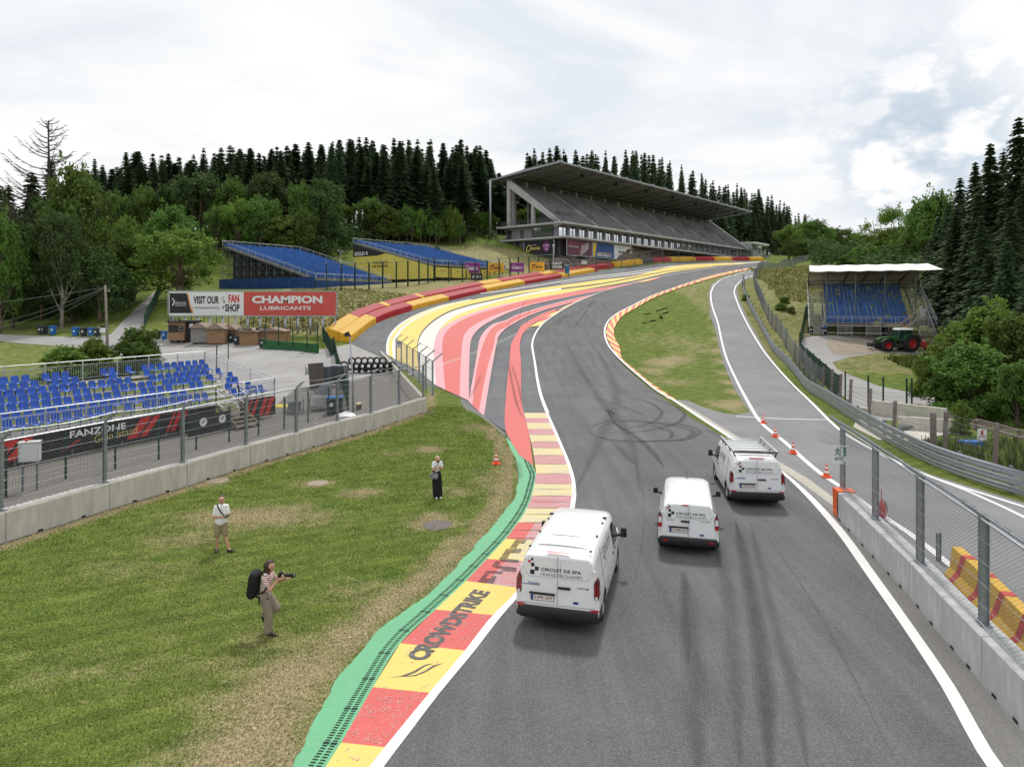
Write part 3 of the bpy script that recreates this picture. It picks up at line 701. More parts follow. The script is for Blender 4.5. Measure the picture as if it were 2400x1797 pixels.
def decid(seed,lobes,clumps,per,size,crad=(0.5,1.0),H=10.0,trunk_r=0.25,leafm='leaf',barkm='bark',limbs=True,trunk=True,wisps=0):
 """returns (trunk mesh, crown mesh) of a broad-leaved tree 10 m tall and about 10 m wide"""
 rng=np.random.default_rng(seed);mb=MB();cs=[];rad=[]
 vol=np.array([l[3]*l[4]*l[5]for l in lobes])**0.66;vol/=vol.sum()
 for k,l in enumerate(lobes):
  m=max(4,int(clumps*vol[k]))
  d=rng.normal(size=(m,3));d/=np.linalg.norm(d,axis=1)[:,None]
  d[:,2]=np.where(d[:,2]<-0.5,-d[:,2],d[:,2])
  r=rng.uniform(0.62,1.08,m)
  cs+=list(np.array(l[:3])+d*r[:,None]*np.array(l[3:]));rad+=list(rng.uniform(*crad,m))
 leaves(mb,cs,rad,per,size,rng)
 if wisps:
  ix=rng.integers(0,len(cs),wisps);lc=np.mean([l[:3]for l in lobes],axis=0)
  w=[np.array(cs[i])+(np.array(cs[i])-lc)*rng.uniform(.08,.22)+np.array([0,0,rng.uniform(0,.5)])for i in ix]
  leaves(mb,w,[0.35]*wisps,max(6,per//4),size,rng)
 tb=MB()
 if trunk:
  top=max(l[2]for l in lobes)
  pts=[(rng.uniform(-.12,.12)*i,rng.uniform(-.12,.12)*i,top*i/5)for i in range(6)]
  tb.tube(pts,[trunk_r*(1.25-i*.21)for i in range(6)],8)
  if limbs:
   for l in lobes:
    z0=max(.8,l[2]*rng.uniform(.25,.55));a=Vector((0,0,z0));b=Vector(l[:3])+Vector((0,0,l[5]*.3))
    mid=(a+b)/2+Vector((0,0,-.3));tb.tube([a,mid,b],[trunk_r*.45,trunk_r*.3,trunk_r*.08],6)
 return tb.mesh('trunk',[M[barkm]],True),mb.mesh('crown',[M[leafm]])
def spruce(seed,H=20.0,z0=0.08,rmax=3.2,whorls=38,nb=9,seg=5,leafm='needle',size=0.55,trunk_r=0.24,droop=0.35,power=0.85):
 rng=np.random.default_rng(seed);mb=MB();tb=MB()
 tb.tube([(0,0,-1),(0,0,H*.5),(0,0,H*.99)],[trunk_r,trunk_r*.62,0.03],7)
 V=[];Fc=[]
 for w in range(whorls):
  u=(w+rng.uniform(-.3,.3))/whorls;z=H*(z0+(1-z0)*u)
  L=rmax*(1-u)**power*rng.uniform(.58,1.12)+0.22
  L*=min(1,.45+u*5)
  n=max(4,int(nb*(1-.45*u)))
  for k in range(n):
   a=2*math.pi*(k+rng.uniform(0,.8))/n+w*0.7;l=L*rng.uniform(.6,1.15)*(1+.28*math.sin(a*2+seed+w*.23))
   ca,sa=math.cos(a),math.sin(a)
   for s in range(seg):
    f=(s+rng.uniform(.3,.9))/seg;r=l*f
    zz=z+l*0.22*(1-f)-l*droop*f*f+(0.12*l if f>.85 else 0)
    p=np.array([ca*r,sa*r,zz]);sp=size*(1.15-.55*f)*(1.05-.66*u)*rng.uniform(.7,1.3)
    side=np.array([-sa,ca,0.0])*sp*rng.uniform(.55,1.0);fw=np.array([ca,sa,-.28])*sp*1.1
    dn=np.array([0,0,-sp*rng.uniform(.25,.75)])
    i=len(V)
    V+=[p-fw*.5,p+side+dn*.6,p+fw,p-side+dn*.6]
    Fc.append((i,i+1,i+2,i+3))
    if s%2==0:
     i=len(V);V+=[p-fw*.4,p+fw*.8,p+fw*.35+dn*1.3];Fc.append((i,i+1,i+2))
 mb.v=[tuple(v)for v in V];mb.f=Fc;mb.mi=[0]*len(Fc)
 return tb.mesh('trunk',[M['barkd']],True),mb.mesh('crown',[M[leafm]])
def lobes_round(seed,n=9,w=5.0,z0=2.0,z1=10.0):
 r=random.Random(seed);o=[(0,0,(z0+z1)/2+.3,w*.62,w*.62,(z1-z0)*.42)]
 for i in range(n):
  a=2*math.pi*i/n+r.uniform(-.3,.3);z=r.uniform(z0+1.2,z1-1.7);k=1-abs((z-(z0+z1)*.45)/(z1-z0))*.95
  o.append((math.cos(a)*w*.55*k,math.sin(a)*w*.55*k,z,r.uniform(1.3,2.1),r.uniform(1.3,2.1),r.uniform(1.1,1.8)))
 o.append((r.uniform(-.8,.8),r.uniform(-.8,.8),z1-1.4,1.7,1.7,1.4));return o
PROTO={}
def reg(key,pair,H,Wd):PROTO[key]=(pair,H,Wd)
reg('dA',decid(1,lobes_round(1),230,34,.19,wisps=60),10,10)
reg('dB',decid(2,lobes_round(2,10,5,1.2),230,34,.19,wisps=60,leafm='leafb'),10,10)
reg('dC',decid(3,lobes_round(3,8,4.8,1.0),220,34,.19,wisps=60,leafm='leafd'),10,10)
reg('dD',decid(4,lobes_round(4,12,5,.8),260,32,.18,wisps=80),10,10)
reg('bush',decid(5,lobes_round(5,14,5,-1.6,10),460,56,.175,(.4,.8),trunk=True,wisps=150,leafm='leafb'),10,10)
reg('bush2',decid(6,lobes_round(6,16,5,-1.8,10),460,56,.175,(.4,.8),wisps=150),10,10)
reg('open',decid(7,[(random.Random(i).uniform(-3.8,3.8),random.Random(i+50).uniform(-3,3),2.5+7*random.Random(i+90).random(),1.3,1.3,1.1)for i in range(15)],190,30,.17,wisps=50,leafm='leafb'),10,10)
reg('birch',decid(8,lobes_round(8,11,4.6,2.8),210,40,.14,(.45,.9),leafm='leafd',barkm='birch',wisps=90,trunk_r=.2),10,9.5)
for i in range(6):reg('s%d'%i,spruce(20+i,20,[.34,.26,.42,.18,.30,.38][i],[3.1,3.4,2.9,3.6,4.2,2.5][i],36,11,6,size=.74,power=.95),20,[5.2,5.8,4.8,6,6.4,4.6][i])
for i in range(3):reg('f%d'%i,spruce(30+i,20,.03,[4.6,5.0,4.3][i],60,16,10,leafm='needle2',size=.62,trunk_r=.28,power=1.0),20,[7.2,8,6.6][i])
def tree(key,px,top,d,wpx=None,label=None,name='tree',cat='tree',group=None,rz=None,y=None,zbase=None,wm=None):
 (tm,cm),H,Wd=PROTO[key]
 x=(px-1200)/F*d;zb=h1(x,d)if zbase is None else zbase
 ztop=CAMZ-(top-YH)/F*d;hh=max(1.0,ztop-zb);sz=hh/H
 sx=(wpx*d/F/Wd)if wpx else(wm/Wd if wm else sz)
 r=thing(name,label,cat,(x,d,zb-.05),random.uniform(0,6.28)if rz is None else rz,group)
 for nm,me in(('trunk',tm),('crown',cm)):
  o=link(nm,me,r);o.scale=(sx,sx,sz)
 if key[0]=='s':r.rotation_euler[0]=random.gauss(0,.022);r.rotation_euler[1]=random.gauss(0,.022)
 return r
random.seed(11)
# ---- spruce wood along the skyline
PROF=[(180,400),(215,382),(268,388),(312,351),(377,362),(446,362),(480,348),(558,342),(590,339),(630,351),(688,337),(735,333),(788,324),(868,322),(944,327),(1040,330),(1101,328),(1134,338),(1150,352),(1240,345),(1280,346),(1324,344),(1372,346),(1443,356),(1499,338),(1551,363),(1590,380),(1644,405),(1747,434),(1790,447),(1823,468),(1877,504),(1953,530),(2007,548)]
def prof(px):return float(np.interp(px,[a[0]for a in PROF],[a[1]for a in PROF]))
def wood_d(px,row):
 if px<1180:return(212 if px<1095 else 234)+row*9+(1180-px)*0.01
 return float(np.interp(px,[1180,1500,1760,1900,2010],[240,318,385,430,470]))+row*9
nwood=0
for row in range(4):
 px=190.0+row*7
 while px<2015:
  step=random.uniform(17,29)if px<1750 else random.uniform(11,18)
  if nwood<330:
   d=wood_d(px,row)+random.uniform(-4,4)
   top=prof(px)+(random.uniform(-7,20)if row in(1,2)else random.uniform(8,40)if row==3 else random.uniform(4,58))
   if 1150<px<1232:top=max(top,400)+random.uniform(0,25)
   k=random.choice(['s0','s1','s2','s3','s4','s4','s5'])
   if px<1180:lab,g='dark spruce with bare lower trunk in the wood left of the concrete grandstand','spruces of the wood left of the grandstand'
   elif px<1760:lab,g='dark spruce standing in the row behind the grey grandstand roof','spruces behind the grandstand'
   else:lab,g='distant spruce on the falling skyline right of the grandstand','distant spruces right of the grandstand'
   tree(k,px,top,d,None,lab,'spruce_tree','tree',g,wm=random.uniform(7.6,11.5));nwood+=1
  px+=step
# ---- broad-leaved trees in front of the wood
TR_=[('dC',470,413,186,150,'dark round oak below the spruces, first wide crown right of the tall left tree'),('dD',543,420,184,95,'dark green round tree directly under the spruce skyline, above the first blue stand'),('dC',623,410,186,115,'large dark broad crown reaching into the spruces above the left blue stand'),('dD',706,430,183,70,'narrow green tree between two dark broad crowns below the spruces'),('dC',756,424,186,115,'wide dark tree at the foot of the spruces, right end of the dark crowns'),('dC',408,428,190,85,'dark leafy tree under the spruces, behind the pale willow-like crowns'),('dA',340,440,188,90,'dark mixed tree below the leftmost spruces'),('dD',270,455,185,90,'dark tree between the tall left tree and the spruces'),('dA',406,489,150,135,'pale olive rounded tree, largest of the middle row left of the blue stands'),('dB',297,514,145,80,'light green tree beside the tall left tree'),('dA',507,485,158,64,'bluish green narrow tree in the middle row'),('dB',558,471,160,82,'yellow-green pointed tree behind the top of the first blue stand'),('dD',612,463,162,92,'tall mid-green tree behind the first blue stand'),('dB',670,511,156,112,'rounded olive tree just above the seats of the first blue stand'),('dA',714,493,160,62,'slim green tree between the first and second blue stand'),('dB',420,543,122,190,'broad bright green tree left of the blue stand, above the long billboard'),('dD',311,554,126,120,'mid-green tree above the sloping path'),('dA',768,500,166,80,'green tree left of the lettered black and yellow banner'),('dB',800,478,168,64,'pale feathery tree behind the lettered banner'),('dA',868,466,172,84,'tall light green tree behind the second blue stand'),('dB',903,486,168,84,'bright rounded tree over the top row of the second blue stand'),('dA',181,400,118,165,'tall full green tree on the left, tallest crown next to the bare conifer'),('dC',100,470,120,150,'dark dense tree below the bare conifer'),('dC',235,600,112,150,'low dark spreading tree beside the path'),('dD',0,500,104,110,'green tree cut by the left edge of the photo'),('dC',60,560,126,120,'dark tree with a visible trunk at the far left'),('dC',-30,430,140,150,'dark tree behind the left edge'),('dC',30,640,112,110,'low dark bush at the left edge under the trees'),('dC',170,660,116,120,'low dark bush behind the birch trunk'),('bush',155,812,66,150,'round light green bush behind the near blue seats, leftmost of three'),('bush',222,793,68,110,'light green bush behind the near blue seats, middle of three'),('bush2',322,772,70,125,'darker tall bush behind the near blue seats, right of the wooden pole'),('dB',1849,530,300,66,'green tree at the foot of the distant spruces'),('dA',1906,518,310,104,'large green tree, widest crown right of the grandstand'),('dD',1960,535,330,80,'green tree right of the widest distant crown'),('dA',2002,548,350,70,'small distant green tree near the notch of the skyline'),('dD',1880,560,290,70,'low green tree in front of the distant crowns'),('open',2049,507,190,100,'airy light green tree, leftmost on the right-hand slope'),('open',2128,492,180,130,'airy tree with open branches above the white canopy'),('dB',2090,540,185,110,'light green tree behind the white canopy'),('dA',2195,455,150,130,'pale leafy tree against the tall right spruces'),('dA',2160,520,160,120,'green tree above the right end of the white canopy'),('bush2',2003,588,172,80,'round bush on the crest of the dry grass slope'),('dB',2030,575,165,60,'small tree at the top of the dry grass slope'),('bush',2316,716,54,250,'big light green bush, highest in the right foreground'),('bush2',2385,745,50,200,'dense bush at the right edge of the photo'),('bush',2225,780,54,195,'light green bush next to the tractor'),('bush2',2290,812,48,250,'wide dark green bush above the rusty steel truss'),('bush2',2385,850,44,140,'low bush behind the rusty truss at the right edge'),('bush',2256,942,40,62,'small light green shrub in front of the rusty truss')]
for k,px,top,d,w,lab in TR_:
 b=k.startswith('bush')
 if 500<px<765 and 140<d<185:d=max(d,176)
 if 765<=px<910 and 140<d<205:d=204
 if not b and k!='open':w*=1.25
 tree(k,px,top,d,w,lab,'bush' if b else 'broadleaf_tree','bush' if b else 'tree')
tree('birch',145,505,108,175,'dark weeping birch with a pale trunk beside the blue bins','birch_tree','tree')
for k,px,top,d,w,lab in[('f1',2388,268,86,200,'tallest spruce, at the right edge of the photo'),('f0',2321,330,92,170,'second tallest spruce on the right'),('f2',2286,375,98,130,'spruce with the lower pointed top left of the two tallest on the right'),('f1',2250,412,104,130,'leftmost of the tall spruces on the right'),('f2',2352,350,100,130,'spruce between the two tallest ones on the right'),('f0',2225,470,112,110,'smaller spruce at the left end of the tall right group'),('f2',120,372,125,120,'dark spruce crown around the foot of the bare upper branches'),('f1',2200,505,118,120,'small spruce behind the pale leafy tree on the right'),('f2',2340,400,92,150,'spruce below the gap of the two tallest ones'),('f0',2400,420,76,160,'dense spruce low at the right edge'),('f1',2290,450,90,140,'spruce left of centre in the tall right group'),('f2',2240,500,96,130,'low spruce at the left foot of the tall right group'),('f0',2360,560,68,150,'lowest spruce behind the highest bush'),('f1',2320,590,74,150,'low dark spruce beside the skip'),('f2',2425,560,62,150,'low spruce partly outside the right edge'),('f2',2420,330,80,150,'dark spruce partly outside the right edge'),('f0',2300,500,78,130,'lower spruce in front of the tall right group'),('f1',2370,480,72,170,'wide low spruce behind the big bushes'),('f0',2265,560,84,120,'low spruce right of the covered stand'),('f2',222,368,170,60,'slim spruce just right of the tall left tree'),('f1',75,400,132,190,'broad dark spruce behind the bare conifer'),('f0',20,430,150,120,'dark spruce at the left edge')]:
 tree(k,px,top,d,w,lab,'spruce_tree','tree')
random.seed(5)
for i in range(26):
 px=915+i*10.4+random.uniform(-4,4)
 if 1160<px<1185:continue
 tree(random.choice(['dB','dA']),px,random.uniform(478,520),random.uniform(206,212)if px<1085 else random.uniform(226,230),random.uniform(34,58),'young bright green tree among the bare spruce trunks left of the grandstand','young_tree','tree','young trees under the spruces')
for i in range(8):
 tree('dB',1205+i*14,random.uniform(470,500),238+i*2,46,'young bright green tree seen through the open end of the grandstand','young_tree','tree','young trees behind the grandstand end')
for px,top,d,w,lab in[(1024,572,200,22,'small round bush on the dry bank above the second blue stand'),(1748,700,112,26,'small green bush beside the dark fence on the dry slope'),(1838,697,108,34,'green sapling bush in the middle of the dry grass slope'),(1830,712,104,40,'low green bush on the dry slope, lower of the pair'),(1855,722,102,26,'low green bush on the dry slope, right of the pair'),(954,562,204,24,'small bush at the wood edge above the second blue stand')]:
 tree('bush',px,top,d,w,lab,'bush','bush')
rng=random.Random(9);tk=MB();br=MB()
Hc=33.0
tk.tube([(0,0,-1),(0,0,14),(0.2,0,24),(0.1,0,Hc)],[.45,.34,.2,.05],8)
for i in range(84):
 z=10+(Hc-10)*i/84;L=(1-(z-10)/(Hc-9))**.75*11.5*rng.uniform(.6,1.05)+.5;a=rng.uniform(0,6.28)
 pts=[]
 for s in range(6):
  f=s/5;pts.append((math.cos(a)*L*f,math.sin(a)*L*f,z+L*(-.10*f+.62*f*f)))
 br.tube(pts,[.11*(1-.8*s/5)for s in range(6)],4)
 for s in range(int(L*3.2)):
  f=rng.uniform(.25,1);c=Vector((math.cos(a)*L*f,math.sin(a)*L*f,z+L*(-.10*f+.62*f*f)))
  b=a+rng.choice([-1,1])*rng.uniform(.5,1.1);l=L*.16*(1.3-f)+.3
  br.tube([c,c+Vector((math.cos(b)*l,math.sin(b)*l,rng.uniform(-.1,.4)*l))],[.045,.015],3)
x=(112-1200)/F*122
t_=thing('bare_conifer','bare conifer with upswept dead branches against the sky at the upper left','tree',(x,122,h1(x,122)),0.4)
part('trunk',tk,['barkd'],t_,True);o=part('branches',br,['barkd'],t_)
s_=((CAMZ-(282-YH)/F*122)-h1(x,122))/Hc
t_.scale=(s_,s_,s_)
# ---- rough grass on the banks (ground cover)
def tufts(name,n,area,hmin,hmax,m,seed,inside=None):
 rr=np.random.default_rng(seed);mb=MB();k=0
 xs=rr.uniform(area[0],area[1],n*3);ys=rr.uniform(area[2],area[3],n*3);zs=hgt(xs,ys)
 for x,y,z in zip(xs,ys,zs):
  if inside and not inside(x,y):continue
  k+=1
  if k>n:break
  hh=rr.uniform(hmin,hmax)
  for q in range(4):
   a=rr.uniform(0,6.28);w=rr.uniform(.03,.07)*(1+y/60);lx,ly=math.cos(a),math.sin(a);ln=rr.uniform(.1,.5)*hh
   ox,oy=rr.uniform(-.25,.25),rr.uniform(-.25,.25)
   mb.add([(x+ox-ly*w,y+oy+lx*w,z-.05),(x+ox+ly*w,y+oy-lx*w,z-.05),(x+ox+lx*ln,y+oy+ly*ln,z+hh)],[(0,1,2)],int(rr.integers(0,2)))
 return tag(part(name,mb,m),kind='stuff')
M['straw']=mat('straw',(0.40,0.36,0.17),0.9,var=0.3,scale=.4,spec=.1)
M['weed']=mat('weed',(0.20,0.23,0.065),0.9,var=0.3,scale=.4,spec=.1)
M['weedg']=mat('green_weed',(0.085,0.14,0.03),0.9,var=0.35,scale=.4,spec=.1)
rng=np.random.default_rng(77);cs=[];rad=[]
for(pa,pb,da,db,zmax,n)in((230,900,176,214,4.5,560),(900,1160,214,222,2.5,60),(1500,2050,330,400,6,160),(2020,2300,128,170,5,200),(-200,300,118,140,4,160),(1900,2250,205,240,8,200),(1180,1330,262,275,5,60),(1090,1250,236,262,7,120)):
 px_=rng.uniform(pa,pb,n);dd_=rng.uniform(da,db,n);x_=(px_-1200)/F*dd_;z_=hgt(x_,dd_)
 for a,b,c_ in zip(x_,dd_,z_):
  if-45<a<-5 and 150<b<200 and a>-52+(b-150)*.2:continue
  if b<172 and-66<a<-22 and b>125:continue
  cs.append((a,b,c_+rng.uniform(.2,zmax)));rad.append(rng.uniform(1.2,2.6))
ug=MB();leaves(ug,cs,rad,60,.42,rng)
tag(part('undergrowth',ug,['leafd']),kind='stuff')
# === LEFT SIDE: walls, fences, near stand
def shifted(mb,root):
 l=root.location;mb.v=[(a-l.x,b-l.y,c-l.z)for a,b,c in mb.v];return mb
def partw(name,mb,mats,root,smooth=False,angle=None,label=None):
 return part(name,shifted(mb,root),mats,root,smooth,angle,label)
def G(px,py,z=0.0):
 """point at height z seen at this picture position"""
 d=F*(CAMZ-z)/(py-YH);return Vector(((px-1200)/F*d,d,z))
def chain(mb,a,b,z0a,z1a,z0b,z1b,cell=0.08,wire=0.004,asp=1.25,mi=0):
 """woven wire between the vertical lines over a and b"""
 a=np.array(a[:2],float);b=np.array(b[:2],float);L=np.hypot(*(b-a));n=max(2,int(L/cell))
 hz=((z1a-z0a)+(z1b-z0b))/2;m=max(2,int(hz/(cell*asp/2)))
 i=np.arange(n)[:,None];j=np.arange(m+1)[None,:]
 s=(i+.5+0.5*np.where((i+j)%2==0,1,-1)*1.0*np.where(i%2==0,1,-1)*np.where(i%2==0,1,-1))/n
 s=np.clip(s,0,1)
 z0=z0a+(z0b-z0a)*s;z1=z1a+(z1b-z1a)*s;z=z0+(z1-z0)*j/m
 p=np.stack([a[0]+(b[0]-a[0])*s,a[1]+(b[1]-a[1])*s,z],-1)
 t=(b-a)/L;T3=np.array([t[0],t[1],0]);N3=np.array([-t[1],t[0],0])
 ring=np.stack([p+T3*wire,p-T3*wire*.5+N3*wire*.87,p-T3*wire*.5-N3*wire*.87],2)
 o=len(mb.v);mb.v.extend(map(tuple,ring.reshape(-1,3)))
 idx=(np.arange(n)[:,None,None]*(m+1)+np.arange(m)[None,:,None])*3
 k=np.arange(3)[None,None,:];k2=(k+1)%3
 q=np.stack([idx+k,idx+k2,idx+3+k2,idx+3+k],-1).reshape(-1,4)+o
 mb.f.extend(map(tuple,q.tolist()));mb.mi.extend([mi]*len(q))
M['wire']=mat('wire',(0.20,0.21,0.22),0.5,metal=0.3)
M['wireg']=mat('green_wire',(0.03,0.075,0.05),0.6)
M['alu']=mat('aluminium',(0.50,0.52,0.54),0.42,metal=0.5,var=.12,scale=3)
M['seat']=mat('blue_seat',(0.010,0.085,0.42),0.35,var=0.25,scale=1.5,spec=.5)
M['plank']=mat('pale_floor',(0.50,0.48,0.44),0.7,col2=(0.30,0.285,0.26),scale=2,detail=6)
M['banner']=mat('banner_black',(0.022,0.022,0.024),0.6,var=.4,scale=1)
M['bred']=mat('banner_red',(0.50,0.035,0.03),0.6,var=.15,scale=3)
M['bwhite']=mat('banner_white',(0.75,0.76,0.77),0.6,var=.05,scale=2)
M['gold']=mat('banner_gold',(0.62,0.52,0.16),0.6)
def wall_block(a,b,label,side=1,hgt_=0.97,th=0.5,z=0.0,group='concrete wall blocks by the lawn',m='concrete',foot=0.0):
 a=Vector((a[0],a[1],0));b=Vector((b[0],b[1],0));d=b-a;L=d.length;rz=math.atan2(d.y,d.x)
 r=thing('concrete_barrier',label,'barrier',(a.x,a.y,z),rz,group);mb=MB();g=.012;L2=L-g
 prof=[(0,0),(0,0.06),(0.0+foot*.0,.07),(foot*.8,hgt_*.35),(foot,hgt_-.03),(foot+.03,hgt_),(th-foot-.03,hgt_),(th-foot,hgt_-.03),(th,.05),(th,0)]
 if side<0:prof=[(-y,zz)for y,zz in prof][::-1]
 mb.prism(prof,lambda y,zz:(g,y,zz),lambda y,zz:(L2,y,zz))
 part('block',mb,[m],r)
 for f in(.3,.72):nt_=MB();nt_.box((L*f,-0.004*side,.035),(.16,.02,.07));part('drain_notch',nt_,['black'],r)
 return r
wj=[(-480,1428),(-240,1350),(14,1270),(257,1193),(439,1139),(587,1091),(704,1057),(800,1027),(878,1006),(944,983),(1000,964)]
wjw=[G(*p)for p in wj]
bl=['block mostly outside the left edge','block at the left edge of the photo','large block below the grey control box','block below the middle of the black banner','block below the red slashes of the banner','block between the wooden stairs and the bins','block in front of the crowd barrier racks','block in front of the black bin','block in front of the white bag','last long block before the wall turns']
for i in range(len(wjw)-1):
 wall_block(wjw[i],wjw[i+1],'concrete wall '+bl[i],1)
aj=[(1000,964),(975,930),(950,900),(925,870),(896,838)]
aw=[G(1000,964)+Vector((0.0,.5,0)),*[G(p[0],p[1])for p in aj[1:]]]
for i in range(4):
 wall_block(aw[i],aw[i+1],'weathered sloping concrete block beside the painted run-off, %s from the corner'%['first','second','third','fourth'][i],1,1.0,.62,group='weathered blocks of the angled wall',m='strip',foot=.16)
def debris_fence(pts,label,lean,h=2.3,base=.97,cell=.09,wire=.0035,name='debris_fence',nh=7,postw=.11,rail=.03,arm=.5,wires_z=None,veil=True,matp='galv',matw='wire',coil=False,zf=None):
 root=thing(name,label,'fence',(pts[0][0],pts[0][1],0))
 zf=zf or(lambda p:0.0)
 mesh=MB();rails=MB()
 for i,p in enumerate(pts):
  z=zf(p)+base;pm=MB()
  d=Vector(pts[min(i+1,len(pts)-1)])-Vector(pts[max(i-1,0)]);d.z=0;d.normalize();nrm=Vector((-d.y,d.x,0))*lean
  c=Vector((p[0],p[1],z))
  for s in(-1,1):pm.bar(c+nrm*s*postw*.5,c+nrm*s*postw*.5+Vector((0,0,h)),postw,.014,up=tuple(nrm))
  pm.bar(c,c+Vector((0,0,h)),.012,postw*.97,up=tuple(nrm))
  pm.bar(c+Vector((0,0,h-.02)),c+nrm*arm+Vector((0,0,h+arm*.75)),.07,.09)
  pm.bar(c+Vector((0,0,.012))-d*.14,c+Vector((0,0,.012))+d*.14,.24,.022)
  partw('post',pm,[matp],root)
  if i<len(pts)-1:
   q=pts[i+1];c2=Vector((q[0],q[1],zf(q)+base))
   off=nrm*(postw*.62)
   rails.tube([c+off+Vector((0,0,h-.03)),c2+off+Vector((0,0,h-.03))],rail,6)
   rails.tube([c+off+Vector((0,0,.06)),c2+off+Vector((0,0,.06))],rail*.6,5)
   e1=c+nrm*arm+Vector((0,0,h+arm*.75));e2=c2+nrm*arm+Vector((0,0,h+arm*.75))
   sag=[(e1+(e2-e1)*t)-Vector((0,0,(.10 if not coil else 0.0)*math.sin(math.pi*t)))for t in(0,.25,.5,.75,1)]
   rails.tube(sag,.012 if not coil else.028,5)
   for j in range(1,nh):rails.tube([c+off+Vector((0,0,h*j/nh)),c2+off+Vector((0,0,h*j/nh))],.008,4,caps=False)
   if veil:chain(mesh,tuple(c+off),tuple(c2+off),c.z+.05,c.z+h-.03,c2.z+.05,c2.z+h-.03,cell,wire)
 partw('rails',rails,[matp],root)
 if veil:partw('wire_mesh',mesh,[matw],root)
 return root
nrm_w=Vector((-.88,.47,0))
fp=[tuple(w+nrm_w*.3)for w in wjw]
debris_fence([(a[0],a[1])+(0,)for a in fp],'tall steel mesh fence with leaning tops on the concrete wall beside the lawn',-1,cell=.10,wire=.0036)
afp=[tuple(aw[0]+(aw[-1]-aw[0])*t+Vector((.35,.1,0)))for t in(0.0,.08,.17,.27,.38,.50,.63)]
debris_fence(afp,'steel mesh fence with bent post tops on the angled wall beside the paint',-1,base=1.0,cell=.22,wire=.006,h=2.5,arm=.7)
sg=MB();c=Vector(afp[-1])+Vector((.35,-.2,0))
sroot=tag(link('fence_sign',None,None,tuple(c)),'small blue and white notice on the end of the angled fence','sign')
sg.box((0,0,2.9),(.55,.02,.75));part('panel',sg,['bwhite'],sroot)
s2=MB();s2.box((0,-.012,3.05),(.42,.01,.3));part('print',s2,[mat('sign_blue',(0.03,0.10,0.25),.6)],sroot)
s2=MB();s2.box((0,-.012,2.68),(.12,.01,.24));part('print',s2,['bred'],sroot)
gp=[(-240,1240),(-120,1205),(14,1165),(154,1122),(270,1099),(372,1077),(460,1054),(537,1036),(606,1021),(666,1006),(722,990),(770,975),(816,961)]
gpw=[G(*p)for p in gp]
root=thing('panel_fence','dark green post and wire fence between the near blue stand and the concrete wall','fence',tuple(gpw[0]))
pmw=MB()
for i,p in enumerate(gpw):
 pm=MB();pm.box((p.x,p.y,1.0),(.07,.07,2.0));partw('post',pm,['fgreen'],root)
 if i<len(gpw)-1:
  q=gpw[i+1]
  for k in range(10):pmw.bar(p+Vector((0,0,.1+k*.19)),q+Vector((0,0,.1+k*.19)),.006)
  n=int((q-p).length/.14)
  for k in range(n):b=p+(q-p)*k/n;pmw.bar(b+Vector((0,0,.05)),b+Vector((0,0,1.95)),.004)
partw('wire_panels',pmw,['wireg'],root)
g2=[(816,961),(803,915),(792,880),(783,855),(776,835),(768,818),(757,800)]
g2w=[G(*p)if p[1]>850 else Vector((*drape([p])[0],0))for p in g2]
for v in g2w:v.z=h1(v.x,v.y)
root=thing('panel_fence','dense dark green fence running from the lamp post back to the yellow barrier','fence',tuple(g2w[0]))
pmw=MB()
for i,p in enumerate(g2w):
 pm=MB();pm.box((p.x,p.y,p.z+1.05),(.08,.08,2.1));partw('post',pm,['fgreen'],root)
 if i<len(g2w)-1:
  q=g2w[i+1]
  for k in range(12):pmw.bar(p+Vector((0,0,.1+k*.17)),q+Vector((0,0,.1+k*.17)),.02)
  n=int((q-p).length/.10)
  for k in range(n):b=p+(q-p)*k/n;pmw.bar(b+Vector((0,0,.05)),b+Vector((0,0,2.0)),.016)
partw('wire_panels',pmw,['fgreen'],root)
# ---- the near stand with blue seats
def seat_mesh():
 mb=MB();w=.43
 prof=[(-.22,.40),(-.20,.43),(-.05,.425),(.12,.42),(.19,.46),(.225,.60),(.25,.76),(.262,.80)]
 n=len(prof);cols=[-.5,-.38,0,.38,.5]
 for side,off in((0,0.0),(1,.02)):
  v=[]
  for j,(y,z)in enumerate(prof):
   nar=1-.16*max(0,(z-.6)/.2)
   for c in cols:
    dz=.035 if abs(c)==.5 and j<5 else 0;dy=-.035 if abs(c)==.5 and j>=4 else 0
    v.append((c*w*nar,y+dy+off*(.6 if j>4 else 0),z+dz-off*(1 if j<5 else 0)))
  f=[(j*5+k,j*5+k+1,(j+1)*5+k+1,(j+1)*5+k)for j in range(n-1)for k in range(4)]
  mb.add(v,f if side==0 else[x[::-1]for x in f])
 mb.box((0,-.02,.21),(.05,.05,.40));return mb
seat_me=seat_mesh().mesh('seat',[M['seat']],True)
U=Vector((.467,.884,0));N_=Vector((-.884,.467,0));O=Vector((-16.1,46.0,0))
LEN=30.0;NR=7;PITCH=.98
def SP(t,s,z):return O-U*t+N_*s+Vector((0,0,z))
stand=thing('grandstand','low open stand with scattered blue bucket seats at the left edge, black banner below','grandstand',tuple(O))
fl=MB();fr=MB()
for k in range(NR):
 z=1.42+.245*k;s=k*PITCH
 fl.add([tuple(SP(t,s_,zz))for zz in(z-.05,z)for t,s_ in((0,s),(LEN,s),(LEN,s+PITCH),(0,s+PITCH))],[(0,1,2,3),(7,6,5,4),(0,4,5,1),(1,5,6,2),(2,6,7,3),(3,7,4,0)])
 for t in np.arange(0,LEN,2.6):fr.bar(SP(t,s+.1,.02),SP(t,s+.1,z-.05),.05)
 fr.bar(SP(0,s+.62,z+.08),SP(LEN,s+.62,z+.08),.04)
partw('deck',fl,['plank'],stand);partw('scaffold',fr,['alu'],stand)
